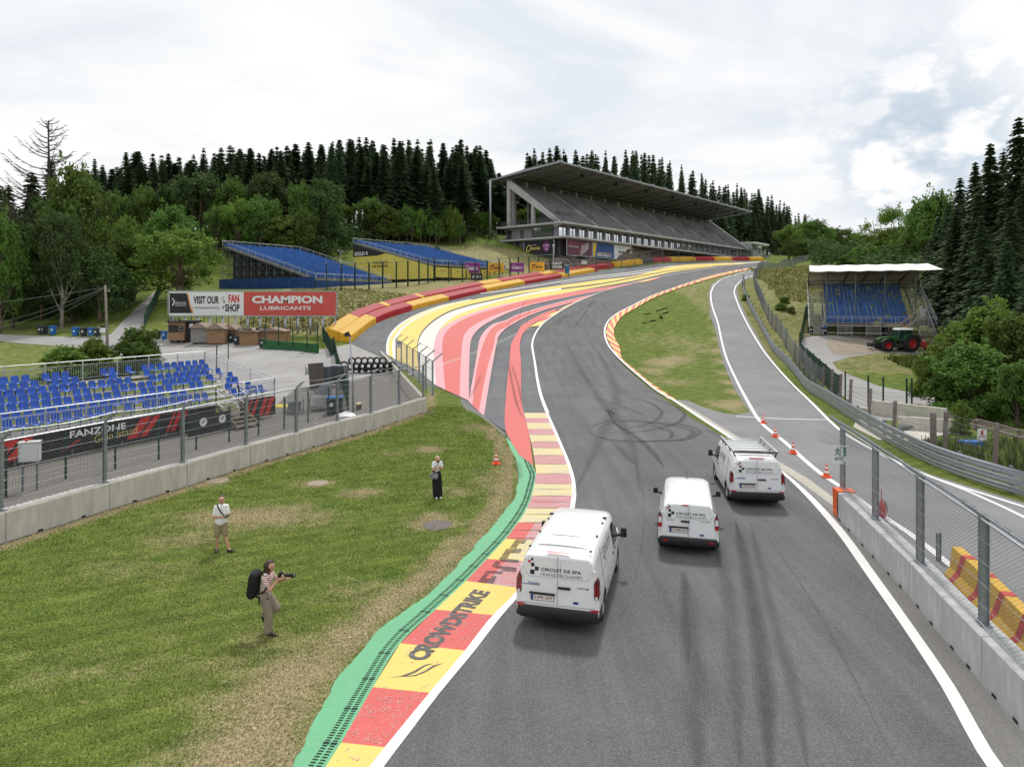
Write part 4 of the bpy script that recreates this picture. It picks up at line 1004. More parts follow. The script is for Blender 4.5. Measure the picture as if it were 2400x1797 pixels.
def railing(root,A,B,z0a,z0b,h,step=2.0,bars=.14,name='railing',m='alu',low=True):
 mb=MB();A=Vector(A);B=Vector(B);L=(B-A).length;n=max(1,round(L/step))
 a0=A+Vector((0,0,z0a));b0=B+Vector((0,0,z0b));H_=Vector((0,0,h))
 mb.tube([a0+H_,b0+H_],.028,6)
 mb.bar(a0+H_*.12,b0+H_*.12,.03);mb.bar(a0+H_*.80,b0+H_*.80,.03)
 for i in range(n+1):p=a0+(b0-a0)*i/n;mb.bar(p,p+H_,.055)
 if bars:
  m_=int(L/bars)
  for i in range(m_):p=a0+(b0-a0)*i/m_;mb.bar(p+H_*.12,p+H_*.80,.014)
 return partw(name,mb,[m],root)
flat=lambda v:Vector((v.x,v.y,0))
railing(stand,flat(SP(0,-.1,0)),flat(SP(2.9,-.1,0)),1.45,1.45,1.15)
railing(stand,flat(SP(4.6,-.1,0)),flat(SP(LEN,-.1,0)),1.45,1.45,1.12)
railing(stand,flat(SP(0,NR*PITCH,0)),flat(SP(LEN,NR*PITCH,0)),2.95,2.95,1.2,step=2.1)
railing(stand,flat(SP(-.05,-.1,0)),flat(SP(-.05,NR*PITCH,0)),1.45,2.95,1.15)
railing(stand,flat(SP(4.6,-.1,0)),flat(SP(4.6,-.9,0)),1.45,1.1,1.0,step=.8)
railing(stand,flat(SP(2.9,-.1,0)),flat(SP(2.9,-.9,0)),1.45,1.1,1.0,step=.8)
stt=MB()
for k in range(6):c=SP(3.75,-.3-k*.30,1.30-k*.22);stt.box(tuple(c),(.30,1.6,.04),rot=Matrix.Rotation(math.atan2(U.y,U.x)-math.pi/2,3,'Z'))
for t in(2.95,4.55):stt.bar(SP(t,-.1,1.35),SP(t,-2.0,.05),.05,.24)
partw('stairs',stt,[mat('stair_wood',(0.22,0.185,0.14),.8,var=.2)],stand)
def panel_local(root,t0,t1,z0,z1,s,m,name,label=None,extra=None):
 mb=MB();mb.add([tuple(SP(t1,s,z0)),tuple(SP(t0,s,z0)),tuple(SP(t0,s,z1)),tuple(SP(t1,s,z1)),tuple(SP(t1,s+.02,z0)),tuple(SP(t0,s+.02,z0)),tuple(SP(t0,s+.02,z1)),tuple(SP(t1,s+.02,z1))],[(0,1,2,3),(7,6,5,4),(0,4,5,1),(1,5,6,2),(2,6,7,3),(3,7,4,0)]);return partw(name,mb,[m],root,label=label)
bn=thing('banner','long black banner with red slashes and silver and gold lettering below the near stand','banner',tuple(SP(4.7,-.2,0)))
panel_local(bn,4.7,LEN,.32,1.40,-.2,'banner','cloth')
sls=[]
def slash(t0,t1,z0=.34,z1=1.38,lean=.75,lst=sls,s=-.212):
 mb=MB();lst.append(mb)
 mb.add([tuple(SP(t0+lean,s,z0)),tuple(SP(t1+lean,s,z0)),tuple(SP(t1,s,z1)),tuple(SP(t0,s,z1))],[(3,2,1,0)])
for a,b in((14.9,15.35),(15.5,16.1),(16.6,17.1),(8.35,8.75),(8.9,9.5),(6.6,6.75),(6.95,7.25),(7.4,7.55),(12.7,12.85)):slash(a,b,lean=.85 if a>8 else.5,z0=.34 if a not in(6.6,12.7)else.34,z1=1.38 if a!=12.7 else.8)
for a,b in((18.5,19),(19.3,20),(22,22.6)):slash(a,b)
[partw('red_slash',q,['bred'],bn)for q in sls]
def text_on(root,s,w,h,origin,ex,ey,m,bold=0.0,name='lettering',lift=None):
 t=text_mb(s,w,h,bold);ex=Vector(ex);ey=Vector(ey);nn=ex.cross(ey).normalized()*(lift or 0.012)
 t.v=[tuple(Vector(origin)+ex*a+ey*b+nn)for a,b,c in t.v]
 return partw(name,t,[m],root)
text_on(bn,'FANZONE',2.9,.36,SP(13.3,-.215,.92),U,(0,0,1),'bwhite',.02)
text_on(bn,'Grandstand',2.3,.40,SP(12.1,-.215,.46),U+Vector((0,0,.06)),(.12*U.x,.12*U.y,1),'gold',-.01)
bn2=thing('banner','short black and red slashed banner at the right end of the near stand','banner',tuple(SP(0,-.2,0)))
panel_local(bn2,-.02,2.85,.22,1.42,-.2,'banner','cloth');sl2=[]
for a,b in((0.05,.45),(.62,.95),(1.35,1.6),(1.9,2.05)):slash(a,b,.26,1.38,.5,sl2)
[partw('red_slash',q,['bred'],bn2)for q in sl2]
bx=thing('gate_panel','black panel with two round white emblems beside the wooden stairs of the near stand','panel',tuple(SP(4.6,-1.6,0)))
mbx=MB();a,b=SP(7.6,-1.5,0),SP(4.7,-1.5,0);mbx.bar(a+Vector((0,0,.65)),b+Vector((0,0,.65)),.05,1.1);partw('board',mbx,['banner'],bx)
for t in(6.6,5.3):
 mb=MB();c=SP(t,-1.53,.8);v=[tuple(c+U*math.cos(q*.2618)*.25+Vector((0,0,math.sin(q*.2618)*.25)))for q in range(24)]
 mb.add(v,[tuple(range(24))]);partw('emblem',mb,['bwhite'],bx)
 mb=MB();c=c-N_*.006
 for(dx_,dz_,w_,h_)in((0,.02,.26,.035),(-.05,-.05,.18,.03),(.04,.09,.16,.03)):mb.bar(c+U*(dx_-w_/2)+Vector((0,0,dz_)),c+U*(dx_+w_/2)+Vector((0,0,dz_+.03)),.005,h_)
 partw('emblem_print',mb,['banner'],bx)
random.seed(21);places=[]
rz=math.atan2(N_.y,N_.x)-math.pi/2
for k in range(NR):
 t=.55+.2*(k%3)
 while t<LEN-.3:
  if(3.0<t<4.4 and k<2)or random.random()<(.07 if not(5<t<7 and k>4)else.7):pass
  else:places.append((t,k))
  t+=.54
  if random.random()<.09:t+=random.choice((.55,1.1,1.7))
def seat_M(t,k):return Matrix.Translation(SP(t,k*PITCH+.38,1.42+.245*k-.06)-O)@Matrix.Rotation(rz+random.uniform(-.05,.05),4,'Z')
vis=[p for p in places if p[0]<21]
random.shuffle(vis);vis.sort(key=lambda p:(p[1]*.6-p[0]*.12))
for t,k in vis[:100]:
 o=link('seat',seat_me,stand);o.matrix_local=seat_M(t,k)
sm=MB();base=seat_mesh()
for t,k in vis[100:]+[p for p in places if p[0]>=21]:sm.merge(base,seat_M(t,k))
tag(part('seats',sm,['seat'],stand,True),kind='stuff')
c=G(70,1150);r=thing('control_box','light grey control box with a red lamp on two legs behind the left fence','cabinet',tuple(c),.35)
mb=MB();mb.box((0,0,1.62),(.72,.35,.78));mb.box((0,0,2.02),(.78,.42,.04));part('cabinet',mb,[mat('grey_box',(.52,.53,.52),.6,var=.1)],r)
mb=MB();mb.box((0,-.18,1.62),(.60,.012,.66));part('door',mb,[mat('grey_door',(.58,.59,.58),.6)],r)
for s in(-.25,.25):mb=MB();mb.box((s,0,.62),(.07,.07,1.24));part('leg',mb,['galvd'],r)
mb=MB();mb.lathe([(0.0,2.16),(.04,2.15),(.055,2.10),(.055,2.04)],(-.12,0,0),10);part('warning_lamp',mb,[mat('red_lamp',(.5,.02,.02),.3)],r,True)
c=G(828,965);r=thing('lamp_post','slim steel pole with a small black floodlight beside the tyre pile','lamp post',tuple(c))
mb=MB();mb.tube([(0,0,0),(-.05,0,2.5),(-.25,0,5.4)],[.07,.06,.045],8);part('pole',mb,['galv'],r,True)
mb=MB();mb.box((-.42,-.05,5.45),(.34,.22,.28),rot=Matrix.Rotation(R(-25),3,'Y'));mb.box((-.22,0,5.36),(.1,.1,.08));part('floodlight',mb,['black'],r)
mb=MB();mb.box((-.2,-.06,5.15),(.1,.08,.12));part('bracket',mb,['alu'],r)
def tyre_mb(r=.42,w=.30):
 mb=MB();pr=[]
 for a in range(13):q=2*math.pi*a/12;pr.append((r-.085+.085*math.cos(q)*1.0,w/2*math.sin(q)*(1.0 if abs(math.sin(q))>.5 else 1.2)))
 mb.lathe(pr,n=18,axis='y');return mb
tyre_me=tyre_mb().mesh('tyre',[M['rubber']],True)
ta=G(815,880);tb=G(935,878)
for row,(zz,cnt,dy)in enumerate([(.33,8,0),(.33,8,.9),(.92,7,.2),(.92,7,1.0),(1.45,6,.8)]):
 for i in range(cnt):
  f=(i+.5*(row%2)+.4)/8.2;p=ta+(tb-ta)*f
  o=link('tyre',tyre_me,None,(p.x,p.y+dy,zz),(random.uniform(-.3,.3),random.uniform(-.15,.15),random.uniform(-.35,.35)))
  tag(o,['black tyre lying in the front bottom row of the pile behind the fence','black tyre lying in the rear bottom row of the pile','black tyre in the middle layer at the front of the pile','black tyre in the middle layer at the back of the pile','black tyre on top of the pile'][row],'tyre','tyres of the pile beside the angled wall')
o=link('tyre',tyre_me,None,(ta.x-.3,ta.y-.3,1.05),(0,0,.1));o.scale=(1.2,1.2,1.2);tag(o,'upright tyre at the left end of the pile, with its hole facing the camera','tyre')
def barrier_frame():
 mb=MB();w,h=2.2,1.1
 mb.tube([(0,-w/2,.05),(0,-w/2,h),(0,w/2,h),(0,w/2,.05)],.028,5)
 for i in range(1,16):y=-w/2+w*i/16;mb.bar((0,y,.12),(0,y,h),.02)
 mb.bar((0,-w/2,.12),(0,w/2,.12),.03);return mb
def rack(px,py,n,rz,label,gap=.075,size=1.0,tall=False,tilt=0.0):
 c=G(px,py);r=thing('barrier_stack',label,'crowd barriers',tuple(c),rz)
 base=barrier_frame()
 fm=MB()
 for s in(-.6,.6):fm.bar((-n*gap/2-.2,s,.12),(n*gap/2+.2,s,.12),.06)
 for s in(-n*gap/2-.15,n*gap/2+.15):
  for q in(-.6,.6):fm.bar((s,q,.12),(s,q,1.0),.045)
 part('trolley',fm,['galvd'],r)
 me=(base.mesh('crowd_barrier',[M['galv']]))
 for i in range(n):
  o=link('crowd_barrier',me,r,((i-n/2)*gap,0,.15),(0,tilt,0));o.scale=(size,size,size*(2.0 if tall else 1))
 return r
rack(792,905,10,R(75),'pack of tall site fence panels standing right of the low crowd barriers',.11,.8,True)
rack(753,908,9,R(82),'pack of tall site fence panels with a brown sheet, left half of the tall pair',.11,.8,True)
mb=MB();c=G(742,912);r=thing('brown_sheet','dark brown sheet leaning on the tall fence panels','board',tuple(c));mb.box((0,0,1.2),(1.35,.04,2.2),rot=Matrix.Rotation(R(-5),3,'Y'));part('sheet',mb,[mat('brown_board',(.10,.085,.075),.8,var=.2)],r)
rack(733,880,6,R(80),'small stack of grey crowd barriers left of the tall fence panels',.08,.6)
rack(690,968,10,R(20),'rack of grey crowd barriers nearest the end of the blue stand',.09,.62,tilt=.12)
rack(750,960,12,R(15),'wide rack of grey crowd barriers behind the black bin',.09,.75,tilt=.15)
rack(757,925,12,R(20),'low heap of grey crowd barriers in front of the tall panels',.08,.7,tilt=.5)
c=G(656,952);r=thing('yellow_cover','crumpled yellow sheet on the ground beside the crowd barrier rack','cover',tuple(c));mb=MB()
mb.lathe([(0,.16),(.35,.13),(.6,.05),(.72,0)],n=9);mb.v=[(a*1.2,b*.8,c_+random.uniform(-.03,.05))for a,b,c_ in mb.v];part('sheet',mb,[mat('yellow_sheet',(.65,.48,.03),.6)],r)
def make_bin(key,body,lid):
 bm_=MB();bm_.box((0,0,.53),(.46,.52,.90),taper=(1.22,1.22));bm_.box((0,0,.985),(.60,.66,.05));ld=MB();ld.box((0,-.02,1.04),(.60,.70,.07),taper=(.9,.85));ld.tube([(-.28,.37,1.0),(.28,.37,1.0)],.025,6)
 wh=MB();wh.cyl((-.24,.26,.1),.1,.05,12,axis='x');wh.cyl((.24,.26,.1),.1,.05,12,axis='x');st=MB();st.box((0,-.305,.62),(.18,.01,.2))
 return[('body',bm_.mesh('body',[body]),0),('lid',ld.mesh('lid',[lid]),0),('wheel',wh.mesh('wheel',[M['black']]),0),('sticker',st.mesh('sticker',[M['bwhite']]),0)]
M['binblue']=mat('bin_blue',(.015,.13,.42),.45,var=.15);M['bindark']=mat('bin_dark',(.025,.032,.035),.5,var=.3);M['bingreen']=mat('bin_green_lid',(.03,.12,.10),.5)
BINS={'blue':make_bin('b',M['binblue'],M['binblue']),'dark':make_bin('d',M['bindark'],M['bindark']),'bluelid':make_bin('bl',M['bindark'],M['binblue'])}
def bin_at(kind,px,py,label,sc=1.0,rz=0.0,group=None,flat_=False):
 x,y=(drape([(px,py)])[0]if not flat_ else G(px,py)[:2]);r=thing('wheelie_bin',label,'bin',(x,y,h1(x,y)),rz,group)
 for n,me,_ in BINS[kind]:link(n,me,r)
 r.scale=(sc,sc,sc);return r
bin_at('bluelid',776,971,'black bin with a blue bag on top behind the fence near the white bag',1.15,.3,flat_=True)
bin_at('bluelid',792,968,'second black bin standing against the one with the blue bag',1.1,.1,flat_=True)
bn_=[('dark',96,784,'first dark bin of the row by the road, far left'),('dark',103,784,'second dark bin of the row by the road'),('blue',124,785,'single blue bin by the road between the dark bins and the birch'),('blue',177,788,'blue bin at the foot of the pale birch trunk'),('dark',196,789,'dark bin right of the birch trunk'),('blue',213,789,'blue bin between two dark bins beside the white sign'),('dark',228,790,'dark bin next to the white sign by the pole'),('dark',369,795,'dark bin left of the blue bin by the kiosk'),('blue',385,796,'blue bin at the left side of the wooden kiosk'),('dark',533,803,'black bin in front of the brown hut, left of the pair'),('dark',543,803,'black bin in front of the brown hut, right of the pair'),('dark',555,808,'low black bin beside the ice cream kiosk'),('dark',565,808,'second low black bin beside the ice cream kiosk'),('dark',614,816,'black bin at the left end of the green wall')]
for k,px,py,lab in bn_:bin_at(k,px,py,lab,1.25 if px<240 else 1.15,random.uniform(-.3,.3))
c=G(812,975);r=thing('white_bag','white plastic bag lying behind the concrete wall','bag',tuple(c));mb=MB();mb.lathe([(0,.28),(.25,.24),(.5,.1),(.6,0)],n=11);mb.v=[(a*1.3+random.uniform(-.04,.04),b*.8,c_+random.uniform(-.05,.05))for a,b,c_ in mb.v];part('bag',mb,['bwhite'],r,True)
c=G(841,960);r=thing('wooden_bench','small pale wooden stool beside the lamp post','bench',tuple(c));mb=MB();mb.box((0,0,.45),(.3,.8,.05));part('seat',mb,[mat('pale_wood',(.55,.42,.25),.8)],r)
for s in(-.3,.3):mb=MB();mb.box((0,s,.21),(.25,.05,.42));part('leg',mb,['bark'],r)
mb=MB();random.seed(4)
for _ in range(60):
 px,py=random.uniform(735,800),random.uniform(982,998);c=G(px,py-5);s=random.uniform(.02,.06);mb.box((c.x,c.y,.03),(s,s,.02),mi=random.randint(0,1),rot=Matrix.Rotation(random.random()*3,3,'Z'))
for _ in range(70):
 px,py=random.choice([(random.uniform(20,700),0),(random.uniform(860,930),1)]);
 py=random.uniform(790,860)if py==0 and px<260 else random.uniform(870,900)
 if 260<px<850:continue
 c=drape([(px,py)])[0];s=random.uniform(.05,.16);mb.box((c[0],c[1],h1(*c)+.05),(s,s,.03),mi=0,rot=Matrix.Rotation(random.random()*3,3,'Z'))
tag(part('litter',mb,['bwhite','bred']),kind='stuff')
for px,py,s,lab in((512,1126,.95,'pale round concrete cover on the lawn near the wall'),(745,1132,1.0,'dusty round cover on the lawn between the man and the woman'),(1025,1230,1.1,'dark round manhole cover on the lawn beside the green strip')):
 c=G(px,py);r=thing('manhole_cover',lab,'manhole',(c.x,c.y,.004));mb=MB();mb.lathe([(0,.018),(.40*s,.018),(.44*s,.006),(.46*s,.006),(.47*s,0)],n=24)
 part('cover',mb,[mat('cover_'+str(px),(.30,.25,.20)if px!=1025 else(.14,.125,.115),.9,var=.3,scale=8)],r)
x,y=drape([(252,812)])[0];z=h1(x,y);r=thing('utility_pole','tall weathered wooden pole carrying cables beside the sloping path','pole',(x,y,z))
dd=y;ht=(CAMZ-(668-YH)/F*dd)-z
mb=MB();mb.tube([(0,0,-.5),(-.15,0,ht*.5),(-.32,0,ht)],[.19,.16,.13],8);part('pole',mb,[mat('old_wood',(.26,.23,.20),.95,var=.25,scale=2)],r,True)
mb=MB();mb.lathe([(0,.1),(.1,.08),(.12,0),(.06,-.08)],(.25,-.1,ht-.8),8);mb.bar((-.3,0,ht-.8),(.2,-.1,ht-.8),.05);part('insulator',mb,['alu'],r,True)
mb=MB();top=Vector((-.3,0,ht-.3))
for(ex,ey,ez,sg_)in((-46,-12,-4.6,2.4),(-34,10,-7.4,2.2),(-30,12,-7.0,2.6),(-24,14,-6.6,2.2)):
 e_=Vector((ex,ey,ht+ez));mb.tube([top+(e_-top)*t-Vector((0,0,sg_*4*t*(1-t)*.5))for t in np.linspace(0,1,14)],.028,4)
part('cable',mb,['galvd'],r)
x,y=drape([(241,790)])[0];r=thing('notice_board','small white notice board on two posts beside the wooden pole','sign',(x,y,h1(x,y)),.1)
mb=MB();mb.box((0,0,1.0),(1.0,.04,.7));part('board',mb,['bwhite'],r)
mb=MB();mb.box((0,-.03,1.52),(.7,.03,.26));part('header',mb,['black'],r)
for s in(-.55,.55):mb=MB();mb.box((s,0,.85),(.06,.06,1.7));part('post',mb,['alu'],r)
# === FAR LEFT AND CENTRE
def DP(px,py):
 x,y=drape([(px,py)])[0];return Vector((x,y,h1(x,y)))
def W(px,py,d):return Vector(P(px,py,d))
# ---- long billboard
d=98.0;z0=W(400,739,d).z;z1=W(400,684,d).z;xl,xr=W(397,700,d).x,W(787,700,d).x
bb=thing('billboard','long roadside billboard on steel posts, half white fan shop poster and half red lubricants poster','billboard',(xl,d,h1(xl,d)))
fmb=MB()
for z in(z0-.12,z1+.12):fmb.bar((xl-.2,d,z),(xr+.2,d,z),.14)
for x in(xl-.15,xr+.15):fmb.bar((x,d,z0-.2),(x,d,z1+.2),.14)
fmb.bar((xl,d+.15,(z0+z1)/2),(xr,d+.15,(z0+z1)/2),.12)
partw('frame',fmb,['galv'],bb)
xm=W(571,700,d).x
for a,b,m in((xl,xm,'bwhite'),(xm+.05,xr,'champ')):
 if m=='champ':M['champ']=mat('poster_red',(.56,.085,.075),.6,var=.08,scale=1)
 mb=MB();mb.box(((a+b)/2,d-.02,(z0+z1)/2),(b-a,.06,z1-z0));partw('poster',mb,[m],bb,label='white fan shop poster' if m=='bwhite' else 'red lubricants poster')
hh=z1-z0;sx_=lambda px:W(px,700,d).x;szp=lambda py:W(700,py,d).z
X3=(1,0,0);Z3v=(0,0,1);yb=d-.056
def tx(s,px0,px1,py0,py1,m,bold=.02,root=None,dd=None,y=None):
 dd=dd or d;a,b=W(px0,py1,dd),W(px1,py0,dd);return text_on(root or bb,s,b.x-a.x,b.z-a.z,(a.x,(y if y is not None else yb),a.z),X3,Z3v,m,bold)
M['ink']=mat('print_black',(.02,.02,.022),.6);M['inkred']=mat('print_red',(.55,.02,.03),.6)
mb=MB();pts=[(398,687),(437,687),(441,697),(444,716),(452,734),(398,734)]
mb.add([(sx_(a),yb,szp(b))for a,b in pts],[tuple(range(6))[::-1]]);partw('print',mb,['ink'],bb)
mb=MB();mb.add([(sx_(a),yb-.004,szp(b))for a,b in((438,687),(441,687),(444,700),(447,716),(455,734),(450,734),(444,716),(441,700))],[tuple(range(8))[::-1]]);partw('print',mb,[mat('print_orange',(.65,.25,.06),.6)],bb)
mb=MB()
for a,b,w in((404,701,3.4),(407,705.5,3.4),(406,710,3.4),(404,714.5,3.4)):mb.box((sx_(a+1.7),yb-.002,szp(b)),(w*d/F,.004,w*d/F))
partw('print',mb,['bwhite'],bb)
tx('CIRCUIT DE SPA',411,437,707.5,713,'bwhite',.0);tx('FRANCORCHAMPS',411,437,714,718,'bwhite',-.01)
tx('VISIT OUR',453.5,514,694,712,'ink',.035);tx('WWW.SPA-FRANCORCHAMPS.BE',457,515,719,724,'ink',.0)
tx('FAN',536,561,690.5,709.5,'inkred',.035);tx('SHOP',528,562,712.5,730.5,'ink',.035)
mb=MB()
for a,b,w,q in((524,697,2.6,0),(521,701,2.6,1),(525.5,707,4,0)):mb.box((sx_(a),yb-.003,szp(b)),(w*d/F,.004,w*d/F),q)
mb.add([(sx_(a),yb-.003,szp(b))for a,b in((522,718),(527,718),(522,725))],[(2,1,0)]);mb.add([(sx_(a),yb-.003,szp(b))for a,b in((452,719),(455.5,721.5),(452,724))],[(0,1,2)],1)
partw('print',mb,['ink','inkred'],bb)
tx('CHAMPION',591,756,693,711,'bwhite',.045);tx('LUBRICANTS',610,729,717.5,726.5,'bwhite',.02)
for i in range(14):
 px=403+i*29.4;x=sx_(px);z=h1(x,d);mb=MB();mb.tube([(x,d+.2,z-.3),(x,d+.2,z0-.1)],.17 if i not in(13,)else.11,10);partw('post',mb,['galv'],bb,True)
# ---- kiosks and huts in front of it
M['wood']=mat('kiosk_wood',(.34,.215,.12),.85,col2=(.20,.12,.065),scale=2,detail=8,squash=(.4,1,6))
M['woodg']=mat('grey_wood',(.30,.285,.265),.9,col2=(.19,.18,.165),scale=2,detail=8,squash=(.4,1,6))
M['hroof']=mat('hut_roof',(.26,.20,.165),.95,var=.25,scale=4)
def hut(px0,px1,py,dpt,hw,m,label,gable=True,roofh=.7,sign=None,name='kiosk'):
 dd=dpt;a,b=W(px0,py,dd),W(px1,py,dd);w=b.x-a.x;zg=a.z-.15
 r=thing(name,label,'kiosk',(a.x,dd,zg));D=2.4
 mb=MB();mb.box((w/2,D/2,hw/2),(w,D,hw));part('wall',mb,[m],r)
 mb=MB()
 if gable:mb.prism([(-.2,hw-.02),(w+.2,hw-.02),(w/2+.1,hw+roofh),(w/2-.1,hw+roofh)],lambda x,z:(x,-.35,z),lambda x,z:(x,D+.2,z))
 else:mb.box((w/2,D/2-.1,hw+.09),(w+.3,D+.5,.16))
 part('roof',mb,['hroof' if gable else 'ink'],r)
 for k in range(3):mb=MB();mb.box((w*(.2+.3*k),.3,-.12),(.35,.5,.3));part('skid',mb,['barkd'],r)
 return r,w,hw
r,w,hw=hut(393,432,795,93,2.5,'wood','wooden food kiosk with a black sign on top and open hatch, leftmost of the huts',False)
mb=MB();mb.box((w*.35,-.05,1.6),(1.25,.06,.95));part('hatch',mb,['ink'],r);mb=MB();mb.box((w*.82,-.05,1.55),(.5,.06,.85));part('menu_board',mb,['ink'],r)
mb=MB();mb.box((w*.42,-.1,2.72),(1.7,.12,.36));sgn=part('sign',mb,['ink'],r)
t=text_mb('SNACKS',1.35,.17,.01);t.v=[(a+w*.42-.68,-.17,b+2.63)for a,b,c_ in t.v];part('lettering',t,['bwhite'],sgn)
for q in(1.32,1.75):t=text_mb('MENU',.26,.1,0);t.v=[(a+w*.82-.13,-.085,b+q)for a,b,c_ in t.v];part('lettering',t,['bwhite'],r)
r,w,hw=hut(432,452,797,93.5,2.6,'ink','black box hut right of the leftmost wooden kiosk',False);mb=MB();mb.box((w*.82,-.02,2.1),(.5,.03,.6));part('notice',mb,['bwhite'],r)
hut(447,486,800,91.5,1.95,'woodg','grey weathered wooden hut with a gable roof');hut(485,527,802,91,1.95,'wood','brown wooden hut right of the grey one');hut(520,556,800,92.5,1.7,'wood','brown wooden hut behind the black bins')
r,w,hw=hut(561,603,808,89.5,1.9,'wood','wooden ice cream kiosk behind the low black bins',True,.45)
mb=MB();mb.box((w*.36,-.3,2.15),(1.75,.08,.42));sgn=part('sign',mb,['ink'],r);t=text_mb('ICE CREAM',1.45,.22,.015);t.v=[(a+w*.36-.72,-.35,b+2.04)for a,b,c_ in t.v];part('lettering',t,['bwhite'],sgn)
r,w,hw=hut(601,666,806,90.5,1.85,'wood','wide wooden drinks kiosk right of the ice cream kiosk',True,.45)
mb=MB();mb.box((.9,-.3,2.12),(1.75,.08,.42));sgn=part('sign',mb,['ink'],r);t=text_mb('DRINKS',.95,.2,.015);t.v=[(a+.45,-.35,b+2.03)for a,b,c_ in t.v];part('lettering',t,['bwhite'],sgn)
a,b=DP(616,818),DP(746,828);r=thing('green_wall','low dark green wall with thin fence posts in front of the yellow barrier','wall',tuple(a))
mb=MB();mb.bar(a+Vector((0,0,.5)),b+Vector((0,0,.5)),.2,1.3);partw('wall',mb,[mat('green_wall',(.012,.10,.025),.6,var=.2,scale=2)],r)
for t_ in(.05,.3,.56,.81,.99):p=a+(b-a)*t_;mb=MB();mb.box((p.x,p.y-.15,p.z+1.9),(.1,.1,2.6));partw('post',mb,['fgreen'],r)
def panel_fence(pts,h,label,posts=True,dens=.25,cat='fence',m='fgreen',wirem='wireg',hstep=.3,wr=.02,name='panel_fence',psize=.09,lean=0.0):
 pts=[Vector(p)for p in pts];r=thing(name,label,cat,tuple(pts[0]));wm=MB()
 for i,p in enumerate(pts):
  mb=MB();mb.bar(p-Vector((0,0,.2)),p+Vector((lean,0,h)),psize);partw('post',mb,[m],r)
  if i<len(pts)-1:
   q=pts[i+1];k=hstep*.5
   while k<h:wm.bar(p+Vector((lean*k/h,0,k)),q+Vector((lean*k/h,0,k)),wr);k+=hstep
   if dens:
    n=int((q-p).length/dens)
    for j in range(n):s=p+(q-p)*j/n;wm.bar(s,s+Vector((lean,0,h-.1)),wr*.8)
 partw('wire_panels',wm,[wirem],r);return r
panel_fence([DP(*p)for p in((338,770),(345,752),(352,738),(358,727),(363,716),(368,706),(372,697),(377,688))],2.2,'stepped green fence climbing beside the sloping path',dens=.12,wr=.035)
panel_fence([DP(x,776+.01*(x-420))for x in range(420,720,29)],2.6,'green fence behind the billboard posts',dens=.5)
panel_fence([DP(*p)for p in((640,782),(668,776),(695,772),(722,768),(745,790))],2.2,'green fence at the foot of the dry bank right of the kiosks',dens=.3)
panel_fence([G(*p)for p in((508,880),(535,862),)],3.2,'two tall thin green posts in the yard behind the near stand',dens=0,hstep=9)
